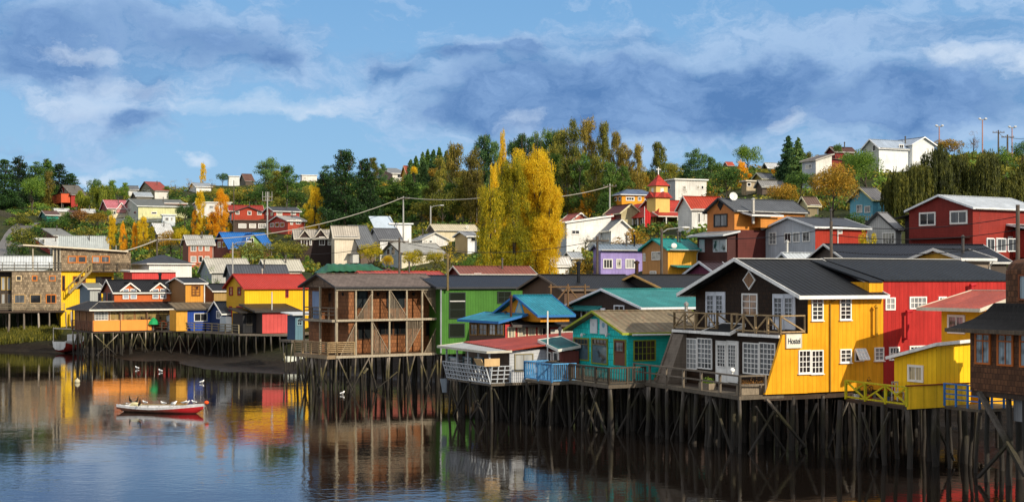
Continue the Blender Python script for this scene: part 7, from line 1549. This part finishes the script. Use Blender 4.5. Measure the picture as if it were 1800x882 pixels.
def rowing_boat():
    a = W(213, 724, 100.2); b = W(372, 728, 98.0); B = Th('rowing_boat', 'long red and white rowing boat moored on the open water', 'boat', a[0], a[1], 0, math.degrees(math.atan2(b[0]-a[0], b[1]-a[1])))
    L = 6.75; wm = mat('#cfd0d2', 'paint', .6); rm, nt, bs = newmat('weathered_red_hull'); tc = nt.node('ShaderNodeTexCoord').outputs['Object']; X, Y, Z = nt.xyz(tc); n = nt.noise(tc, 3, 5, .7)
    c = nt.mix(nt.mapr(nt.m('ADD', X, nt.m('MULTIPLY', n, 2.5)), 4.2, 6.4), nt.mix(nt.mapr(n, .4, .6), lin('#6a3a30'), lin('#8c6a58')), lin('#a8161e')); nt.set(bs.inputs['Base Color'], nt.mix(nt.mapr(Z, .04, .12, .8, 0), c, (.02, .015, .01))); bs.inputs['Roughness'].default_value = .6
    out = hull(B, L, .82, .60, rm, wm)
    for t in (.14, .34, .50, .66, .82):
        i = int(t*22); x, y, z = out[i][4]; m = MB(); m.box(x-.12, x+.12, y+.05, -y-.05, z-.16, z-.12); m.build('thwart', wm, B)
    d = MB(); x, y, z = out[20][4]; d.add([(out[18][4][0], out[18][4][1]+.03, out[18][4][2]-.01), (out[22][4][0], 0, out[22][4][2]-.01), (out[18][4][0], -out[18][4][1]-.03, out[18][4][2]-.01)], [(0, 1, 2), (2, 1, 0)]); d.build('foredeck', wm, B)
    ob = MB(); x, y, z = out[22][4]; ob.ball((x+.12, 0, z+.12), (.17, .14, .13), 12); ob.build('mooring_float', mat('#e8541c', 'paint', .2), B)
    r = MB(); r.tube([(x+.05, 0, z-.05), (x+.25, -.1, .1), (x+.4, -.3, -.3)], .015, 5); r.build('mooring_rope', mat('#8a8272'), B)
    g = MB(); g.box(.9, 1.5, -.35, .3, .42, .52); g.ball((1.1, 0, .55), (.35, .22, .12), 8); g.build('canvas_bundle', mat('#c4bc94', 'paint', .6), B)
    for sgn in (-1, 1):
        o_ = MB(); o_.tube([(1.6, .25*sgn, .50), (4.6, .12*sgn, .56)], .025, 6); o_.box(4.6, 5.1, .12*sgn-.07, .12*sgn+.07, .55, .57); o_.build('oar', mat('#b09a70', 'wood', .5), B)
    rp = MB(); rp.tube([(.1+.02*i, .25*math.cos(i*.9), .5+.03*math.sin(i)) for i in range(24)], .02, 5); rp.build('rope_coil', mat('#7a6a50', 'wood'), B)
    rb = MB()
    for t in (3, 6, 9, 12, 15, 18): 
        for sg in (1, -1): rb.beam((inn_[t][0][0], inn_[t][0][1]*sg, inn_[t][0][2]), (inn_[t][2][0], inn_[t][2][1]*sg, inn_[t][2][2]+.05), .05, .04)
    rb.build('ribs', mat('#a8a8a4', 'wood', .5), B)
    return B, out
BT, BO = rowing_boat()
def bird_mesh(kind):
    k = ('bird', kind)
    if k in CM: return CM[k]
    mb = MB()
    if kind == 'gull':
        mb.tube([(-.26, 0, .17), (-.16, 0, .17), (-.05, 0, .17), (.06, 0, .19), (.13, 0, .24), (.16, 0, .29), (.20, 0, .30), (.24, 0, .29)], [.015, .045, .085, .085, .055, .05, .035, .012], 9, 0)
        for s in (-1, 1): mb.ball((-.06, .075*s, .19), (.17, .022, .055), 8, 1)
        mb.tube([(.235, 0, .29), (.29, 0, .28)], [.014, .004], 5, 2)
        for s in (-1, 1): mb.tube([(0, .03*s, .11), (0, .03*s, 0)], .008, 4, 2)
        m = [mat('#ececea', 'paint', .1), mat('#8c9094', 'paint', .2), mat('#c8903c')]
    else:
        mb.tube([(-.30, 0, .06), (-.18, 0, .16), (-.06, 0, .26), (.02, 0, .40), (.04, 0, .52), (.03, 0, .62), (.07, 0, .66), (.12, 0, .66)], [.02, .06, .10, .085, .045, .032, .035, .012], 9, 0)
        for s in (-1, 1): mb.ball((-.08, .085*s, .26), (.15, .025, .07), 8, 0, Matrix.Rotation(R(-40), 3, 'Y'))
        mb.tube([(.115, 0, .66), (.19, 0, .65)], [.012, .004], 5, 1)
        for s in (-1, 1): mb.tube([(0, .04*s, .2), (.02, .04*s, 0)], .012, 4, 1)
        m = [mat('#15140f', 'paint', .2), mat('#4a4436')]
    CM[k] = mb.mesh('bird', m, smooth=True); return CM[k]
def bird(kind, px, Y, z, label, rot=0, sc=1.0, group=None):
    o = bpy.data.objects.new('gull' if kind == 'gull' else 'cormorant', bird_mesh(kind)); COL.objects.link(o); o.location = ((px-CX)/F*Y, Y, z); o.rotation_euler = (0, 0, rot); o.scale = (sc,)*3
    tag(o, label, 'bird', group)
gun = lambda px, side: None
def on_boat(kind, t, side, label, rot, sc=1.0):
    i = int(t*22); x, y, z = BO[i][4]; w = BT.wld(x, -y*side, 0); o = bpy.data.objects.new('gull' if kind == 'gull' else 'cormorant', bird_mesh(kind)); COL.objects.link(o)
    o.location = (w[0], w[1], z+.045); o.rotation_euler = (0, 0, rot); o.scale = (sc,)*3; tag(o, label, 'bird', 'sea birds resting on the rowing boat')
on_boat('cormorant', .05, 1, 'black cormorant perched at the stern end of the rowing boat', 2.6, .75)
on_boat('cormorant', .15, 1, 'crouched black cormorant beside the canvas bundle in the rowing boat', .4, .75)
on_boat('cormorant', .34, -1, 'black cormorant on the near gunwale of the rowing boat', 1.3, .8)
for t, s, l, r in ((.27, 1, 'white gull stretching up, nearest the cormorants on the rowing boat', 2.9), (.46, 1, 'white gull at the middle of the far gunwale of the rowing boat', 3.3), (.63, 1, 'white gull just past the middle of the rowing boat', .2), (.73, 1, 'white gull, first of the pair near the bow', .3), (.79, 1, 'white gull, second of the pair near the bow', -.2), (.75, -1, 'white gull sitting low inside the near gunwale', .1), (.89, 1, 'white gull standing closest to the orange bow float', 2.9)): on_boat('gull', t, s, l, r, .88)
for px, py, l in ((282, 653, 'white gull floating off the tip of the mud spit'), (355, 673, 'white gull floating between the mud spit and the rowing boat'), (602, 693, 'white gull floating in front of the gallery house stilts'), (241, 648, 'small white gull floating left of the mud spit tip')):
    Y = EYE*F/(py-HY); bird('gull', px, Y, -.09, l, 1.0 if px > 300 else 2.6, 1.15)
Yb = EYE*F/(672-HY); b = MB(); b.ball((0, 0, .12), (.24, .24, .22), 14); b.tube([(0, 0, .3), (0, 0, .42)], .05, 8); o = b.build('mooring_buoy', mat('#c8c0a0', 'paint', .6), smooth=True); o.location = ((136-CX)/F*Yb, Yb, 0); tag(o, 'round pale mooring buoy floating alone', 'buoy')

# ---- beached boats
B = Th.px('fishing_boat', 'white and red fishing boat beached bow out under the shingle lodge', 'boat', 104, 177.5, 12, .1)
hull(B, 6.0, 1.25, 1.5, mat('#a83028', 'paint', .7), mat('#dcdcd8', 'paint', .6)); m = MB(); m.box(3.0, 4.2, -.6, .6, 1.2, 2.0); m.build('cabin', mat('#d8d8d4', 'paint', .5), B); m = MB(); m.tube([(0.2, .9, 1.2), (.2, .9, 3.0)], .06, 6); m.beam((.2, .9, 2.9), (.2, -2.2, 2.8), .12); m.build('boom', mat('#c8c0b0'), B)
for c in list(B.root.children): c.location.z += .25; 
Yd = 150; B = Th.px('dinghy', 'white dinghy lying upturned on the mud beside the gallery house', 'boat', 500, Yd, 62, G((505-CX)/F*Yd, Yd))
z0 = B.z0; m = MB(); n = 14; rows = []
for i in range(n+1):
    t = i/n; b_ = .72*(.65+.35*math.sin(min(t, .5)*math.pi))*(1-max(0, (t-.5)/.5)**2.4)+.02; rows.append([(3.4*t, b_*math.cos(a), z0+.02+.62*math.sin(a)*(1-.3*t)) for a in [math.pi*j/8 for j in range(9)]])
vs = [p for r in rows for p in r]; m.add(vs, [(i*9+j, i*9+j+1, (i+1)*9+j+1, (i+1)*9+j) for i in range(n) for j in range(8)]); m.add(rows[0], [tuple(range(9))]); m.build('hull', mat('#c4c8bc', 'paint', .5), B, smooth=True)
m = MB(); m.beam((.1, 0, z0+.64), (3.2, 0, z0+.46), .06, .05); m.build('keel', mat('#a8a89c'), B)

# ---- poles, lamps and cables
PT = {}
def pole(key, px, Y, top, label, kind='wood', r=.14, arm=None, cat='utility pole', name='utility_pole'):
    x = (px-CX)/F*Y; z0 = G(x, Y); zt = EYE-(top-HY)/F*Y; T = Th(name, label, cat, x, Y, z0, 90)
    m = mat('#6a5f54', 'wood', .8) if kind == 'wood' else (mat('#a4a4a0', 'paint', .5) if kind == 'concrete' else mat('#a8807a', 'paint', .3)); mb = MB(); mb.tube([(0, 0, z0-.5), (0, 0, zt)], [r*1.15, r*.8], 8); mb.build('post', m, T)
    if arm == 'cross':
        a = MB(); a.box(-1.1, 1.1, -.15, -.03, zt-.5, zt-.36); a.build('crossarm', mat('#6a5f54', 'wood', .6), T)
        for i in (-1, -.4, .4, 1): c = MB(); c.tube([(i, -.09, zt-.36), (i, -.09, zt-.15)], .05, 6); c.build('insulator', mat('#8c8c88'), T)
    if arm == 'rack':
        for i in (-.9, -.3, .3, .9): c = MB(); c.tube([(i, -.1, zt-1.7), (i, -.1, zt)], .045, 5); c.build('rack_bar', mat('#b4b0a8'), T)
        c = MB(); c.box(-.95, .95, -.2, 0, zt-1.75, zt-1.68); c.box(-.95, .95, -.2, 0, zt-1.0, zt-.93); c.build('crossarm', mat('#b4b0a8'), T)
    if arm and arm.startswith('lamp'):
        s = -1 if arm.endswith('L') else 1; a = MB(); a.tube([(0, 0, zt-.4), (s*.5, -.1, zt-.05), (s*1.8, -.5, zt+.1)], .06, 6); a.build('arm', mat('#a4a4a0'), T); h = MB(); h.ball((s*2.1, -.55, zt+.08), (.42, .16, .11), 10); h.build('lamp_head', mat('#d0d0cc'), T)
    if arm == 'flood':
        c = MB(); c.box(-.5, .5, -.1, .1, zt-.12, zt); c.build('crossarm', mat('#9a9a96'), T)
        for s in (-1, 1): c = MB(); c.ball((s*.55, -.15, zt+.1), (.3, .18, .2), 8); c.build('lamp_head', mat('#c4c8cc'), T)
    PT[key] = Vector((x, Y, zt)); return T
pole('a', 1461, 106, 389, 'thick wooden pole standing between the hostel ridge and the grey and red house')
pole('b', 1789, 97, 360, 'tall dark wooden pole in front of the big red house', r=.17)
pole('c', 1163, 128, 402, 'dark pole with a lamp arm in front of the teal roofed ochre house', arm='lampR')
pole('d', 1050, 134, 415, 'leaning grey pole between the big poplar and the lilac house', arm='cross')
pole('e', 702, 160, 418, 'wooden pole behind the gallery house roof', arm='cross')
pole('f', 409, 178, 426, 'slim pole with a street lamp arm behind the tall yellow house', arm='lampR', kind='concrete', r=.1)
pole('g', 276, 212, 418, 'wooden pole among the gold brown trees below the chalet', arm='cross')
pole('h', 470, 275, 337, 'tall pole with a wide rack of bars in front of the red house', arm='rack', kind='concrete')
pole('i', 709, 248, 345, 'concrete pole carrying the thick cables below the hilltop houses', arm='cross', kind='concrete')
pole('j', 1072, 236, 323, 'concrete pole with crossarm in front of the dark wood', arm='cross', kind='concrete')
pole('k', 870, 232, 343, 'pole half hidden behind the olive green poplar', arm='cross', kind='concrete')
pole('l', 757, 262, 362, 'curved arm street lamp by the broad olive tree', arm='lampR', kind='concrete', cat='street lamp', name='street_lamp')
pole('m', 1651, 266, 222, 'salmon coloured floodlight mast nearest the white hilltop house', kind='red', arm='flood', r=.13, cat='light mast', name='light_mast')
pole('n', 1727, 262, 210, 'tallest salmon coloured floodlight mast on the skyline', kind='red', arm='flood', r=.13, cat='light mast', name='light_mast')
pole('o', 1779, 266, 224, 'salmon coloured floodlight mast at the far end of the skyline', kind='red', arm='flood', r=.12, cat='light mast', name='light_mast')
pole('p', 1755, 262, 229, 'power pole with crossarm between two floodlight masts', arm='cross', r=.16)
pole('q', 1771, 245, 237, 'dark power pole in front of the last floodlight mast', arm='cross', r=.18)
pole('r', 411, 300, 317, 'small pole above the orange poplars', kind='wood', r=.1)
pole('s', 204, 205, 431, 'thin antenna mast behind the warehouse', kind='concrete', r=.07)
def cable(p, q, sag, r, label, col='#2a2a2c'):
    p = Vector(p); q = Vector(q); pts = [p.lerp(q, i/16)-Vector((0, 0, sag*4*(i/16)*(1-i/16))) for i in range(17)]
    o = MB().tube(pts, r, 5).build('power_cable', mat(col, 'paint', .2), smooth=True); tag(o, label, 'cable')
pt = lambda k, dz=-.3, dx=0: PT[k]+Vector((dx, 0, dz))
for i, (a, b, c) in enumerate(((-.3, -.8, 'upper'), (-1.0, -1.7, 'middle'), (-2.2, -2.6, 'lower'))): cable(pt('a', a), pt('b', b), .5, .028, c+' black wire strung from the thick pole to the pole by the big red house')
cable(pt('a', -.5), pt('c', -.3), .7, .028, 'black wire crossing in front of the orange timber house')
cable(pt('c', -.6), pt('d', -.4), .5, .028, 'black wire crossing above the lilac house')
cable(pt('d', -.4), pt('e', -.4), 1.2, .03, 'black wire crossing in front of the big poplar')
cable(pt('e', -.3), pt('f', -.2), 1.4, .03, 'black wire crossing in front of the arched cottage')
cable(pt('i', -.2), pt('g', -.2), 2.2, .07, 'thick pale cable bundle sloping down over the black house', '#a09c92')
cable(pt('i', -.2), pt('k', -.2), .5, .07, 'thick pale cable bundle running to the big poplars', '#a8a498')
cable(pt('j', -.4), pt('k', -.2), 1.0, .07, 'pale cable in front of the dark wood', '#a8a498')
cable(pt('g', -.3), W(150, 452, 205), .5, .1, 'pale cable sloping down behind the shingle lodge', '#a09c92')
cable(pt('p', -.4), pt('q', -.4), .3, .04, 'wire between the two power poles on the skyline'); cable(pt('q', -.4), W(1830, 240, 250), .4, .04, 'wire leaving the power poles on the skyline')

# ---- flag, tarpaulin, planters, deck clutter
T = Th.px('flagpole', 'red flag drooping on a pole beside the church arcade', 'flag', 1133, 214, 90, G((1133-CX)/F*214, 214)); z = EYE-(363-HY)/F*214
m = MB(); m.tube([(0, 0, T.z0), (0, 0, z)], .06, 6); m.build('post', mat('#c8c8c4'), T); m = MB(); vs = []
for i in range(9):
    for j in range(4): vs.append((.05+j*.28+.05*math.sin(i), .06*math.sin(j*2+i*.8), z-.2-i*.36-j*.25))
m.add(vs, [(i*4+j, i*4+j+1, (i+1)*4+j+1, (i+1)*4+j) for i in range(8) for j in range(3)]); m.build('flag', mat('#c02424', 'paint', .2), T)

T = Th.px('tarpaulin_house', 'low house with its roof draped in a wrinkled green tarpaulin', 'house', 566, 168, 76); x1 = T.Rf(706)[0]; zr = EYE-(464-HY)/F*172; ze = EYE-(488-HY)/F*168
T.walls(0, x1, 0, 7, 4, ze, None, 'x', mat('#6a4c3c', 'v'), mat('#8a4a3c', 'v')); m = MB(); nx, ny = 44, 16; q = random.Random(8); vs = []
for i in range(nx+1):
    for j in range(ny+1):
        u, v = i/nx, j/ny; h = ze+(zr-ze)*math.sin(math.pi*min(1, .12+v*.8))**.8*(min(1, .35+u*4) if u < .8 else (1.0-(u-.8)*2.2)); vs.append((-.4+(x1*.86)*u, -.5+8*v, h+.09*math.sin(u*31+v*5)*math.sin(v*7)+.05*math.sin(u*67-v*8)+.02))
m.add(vs, [(i*(ny+1)+j, (i+1)*(ny+1)+j, (i+1)*(ny+1)+j+1, i*(ny+1)+j+1) for i in range(nx) for j in range(ny)]); m.build('tarpaulin', mat('#1a5c3c', 'paint', .6, .5), T, smooth=True)
T.gable(x1*.62, x1+.4, .2, 6.5, ze+.02, ze+1.0, 'y', mat('#7a3a30', 'cy', .5), o=.3, oe=.3, fas='#5a4a40'); MB().prism([(x1*.62, ze), (x1+.4, ze), (x1*.81+.2, ze+.98)], 'y', .22, .4).build('gable_wall', mat('#3a2c28', 'v'), T)

def planter(label, T0, x, y, z, lx, ly, h, plant, col='#9a8c78'):
    w = T0.wld(x, y); T = Th('planter_box', label, 'planter', w[0], w[1], z, 62.5); m = MB(); t = .04
    for a in ((0, lx, 0, t), (0, lx, ly-t, ly), (0, t, t, ly-t), (lx-t, lx, t, ly-t)): m.box(*a, z, z+h)
    m.box(t, lx-t, t, ly-t, z+.02, z+h-.08); m.build('box', mat(col, 'wood', .6), T); k = int(260*lx*ly/.6)+60
    P = np.stack([nr.uniform(.05, lx-.05, k), nr.uniform(.05, ly-.05, k), h-.05+np.abs(nr.normal(0, .16, k))], 1); o = bpy.data.objects.new('plants', leafmesh('plants', P, sph(k), .045, LM[plant])); COL.objects.link(o); o.parent = T.root
planter('long grey planter box of rusty plants at the corner of the hostel deck', HT, -4.1, .45, 3.09, 2.3, .5, .5, 'rust')
planter('small planter of green plants beside the white hostel door', HT, -3.5, 4.3, 3.09, .5, 1.0, .35, 'green')
def pot(label, T0, x, y, z, r, col, plant, ph=.35):
    w = T0.wld(x, y); T = Th('flower_pot', label, 'flower pot', w[0], w[1], z, 90); m = MB(); m.tube([(0, 0, z), (0, 0, z+r*1.7)], [r*.75, r], 12); m.tube([(0, 0, z+r*1.55), (0, 0, z+r*1.75)], r*1.1, 12); m.build('pot', mat(col, 'paint', .4), T, smooth=False)
    k = 130; P = sph(k)*np.array([r*1.3, r*1.3, ph*.6])*nr.uniform(.3, 1, (k, 1))+np.array([0, 0, r*1.7+ph*.5]); o = bpy.data.objects.new('plants', leafmesh('plants', P, sph(k), .045, LM[plant])); COL.objects.link(o); o.parent = T.root
pot('terracotta pot nearest the post beside the turquoise house', TQ, 1.2, -1.5, 2.92, .18, '#b0502c', 'green')
pot('terracotta pot below the lattice window of the turquoise house', TQ, 2.2, -1.3, 2.92, .16, '#a84a2c', 'dgreen')
dx0, dy0 = YD[0], YD[1]
pot('red pot on the yellow railed deck', YT, dx0+.8, dy0+3.6, YZ, .17, '#b03c24', 'rust', .9)
pot('blue pot on the yellow railed deck', YT, dx0+.9, dy0+2.4, YZ, .16, '#3a5a8c', 'green')
pot('white pot on the yellow railed deck', YT, dx0+.7, dy0+4.4, YZ, .16, '#d0d0cc', 'green')
def chair(label, T0, x, y, z, rot, col):
    w = T0.wld(x, y); T = Th('chair', label, 'chair', w[0], w[1], z, rot); m = mat(col, 'wood', .3)
    MB().box(0, .45, 0, .45, z+.42, z+.46).build('seat', m, T); b = MB(); 
    for u in (.02, .21, .40): b.box(u, u+.04, .42, .45, z+.46, z+.95)
    b.box(0, .45, .42, .45, z+.9, z+.98); b.build('backrest', m, T)
    for a in (0, .4):
        for c in (0, .4): MB().box(a, a+.05, c, c+.05, z, z+.42).build('leg', m, T)
chair('white chair on the yellow railed deck', YT, dx0+1.8, dy0+2.6, YZ, 62, '#dcdcd8'); chair('dark chair on the left half of the hostel balcony', HT, -1.0, 7.4, 6.3, 62, '#4a3c30'); chair('dark chair on the right half of the hostel balcony', HT, -1.0, 2.6, 6.3, 150, '#4a3c30')
chair('dark slatted chair by the white door of the hostel deck', HT, -2.6, 1.9, 3.09, 20, '#2c2a28')
m = MB(); w = HT.wld(-4.35, .95); m.tube([(0, 0, 0), (0, 0, .1)], .05, 8); m.ball((0, 0, .2), .14, 12); o = m.build('globe_lamp', mat('#ecece8', 'paint', .05), smooth=True); o.location = (w[0], w[1], 4.2); tag(o, 'white globe lamp on the corner post of the hostel deck', 'lamp')
OT = Th.px('water_tank', 'white water tank standing at the end of the orange house deck', 'tank', 300, 174, 90, 3.1); m = MB(); m.tube([(0, 0, 3.1), (0, 0, 4.75)], .55, 16); m.tube([(0, 0, 4.75), (0, 0, 4.95)], [.5, .2], 16); m.build('tank_body', mat('#d4dadc', 'paint', .4), OT)
for px, l in ((276, 'orange life ring on the railing nearest the orange panel'), (287, 'orange life ring on the railing nearest the white tank')):
    T = Th.px('life_ring', l, 'life ring', px, 173, 56, 3.3); m = MB(); c = [(.0+.38*math.cos(a), 0, 3.75+.38*math.sin(a)) for a in [6.2832*k/16 for k in range(17)]]; m.tube(c, .11, 8, cap=False); m.build('ring', mat('#d8602c', 'paint', .4), T)
T = Th.px('garden_umbrella', 'folded green garden umbrella beside the orange panel', 'umbrella', 270, 172.4, 90, 3.1); m = MB(); m.tube([(0, 0, 3.1), (0, 0, 4.6)], .04, 6); m.build('pole', mat('#8a8a84'), T); m = MB(); m.tube([(0, 0, 3.8), (0, 0, 4.2), (0, 0, 4.65)], [.75, .55, .04], 10); m.build('canopy', mat('#1f9a5c', 'paint', .3), T)
for px, l, c in ((396, 'white sheet drying on the platform railing by the yellow house', '#dcdcd8'), (386, 'pale cloth drying beside the white sheet', '#b8c0c4')):
    x, y, z = W(px, 0, 165.5); m = MB(); m.slab([(0, 0, 3.2), (.75, -.1, 3.25), (.7, .1, 4.9), (.05, .05, 4.95)], (0, .03, 0)); o = m.build('laundry', mat(c, 'paint', .2)); o.location = (x, y, 0); tag(o, l, 'laundry')

def fence(label, pts, h, col, gap=.28, rails=2, name='picket_fence'):
    P = [((p-CX)/F*Y, Y) for p, Y in pts]; x0, y0 = P[0]; z0 = G(x0, y0); T = Th(name, label, 'fence', x0, y0, z0, 90); m = MB(); r = MB()
    for (xa, ya), (xb, yb) in zip(P[:-1], P[1:]):
        L = math.hypot(xb-xa, yb-ya); k = max(2, int(L/gap)); q = []
        for i in range(k+1):
            t = i/k; x, y = xa+(xb-xa)*t, ya+(yb-ya)*t; z = G(x, y); q.append((x-x0, y-y0, z)); w = .07 if i % 8 else .1; m.box(x-x0-w/2, x-x0+w/2, y-y0-.02, y-y0+.02, z-.2, z+h+(0 if i % 8 else .12))
        for j in range(rails):
            for a, b in zip(q[:-1:4], q[4::4]): r.beam((a[0], a[1]+.04, a[2]+h*(.3+.5*j)), (b[0], b[1]+.04, b[2]+h*(.3+.5*j)), .07)
    m.build('pickets', mat(col, 'wood', .6), T); r.build('rails', mat(col, 'wood', .6), T)
Yl = YS['long_pale_house']; fence('pale grey picket fence in front of the long pale house', [(204, Yl-3), (242, Yl-5), (300, Yl-3)], 1.3, '#b4bcc0')
fence('weathered plank fence on the grassy bank above the road', [(-8, 372), (22, 366), (46, 360)], 1.5, '#6a6258')
Yh = YS['yellow_hilltop_house']; fence('thin rail fence on the bank below the yellow hilltop house', [(728, Yh-7), (768, Yh-8)], 1.2, '#b09a74', .8)
Yi = YS['icy_blue_cottage']; fence('pale picket fence in front of the icy blue cottage', [(1500, Yi-5), (1545, Yi-6)], 1.3, '#c4c0a0')
Yr = YS['purple_house']; fence('grey board fence in front of the bushes behind the lilac house', [(1085, Yr+14), (1128, Yr+14)], 1.4, '#8a7c68')
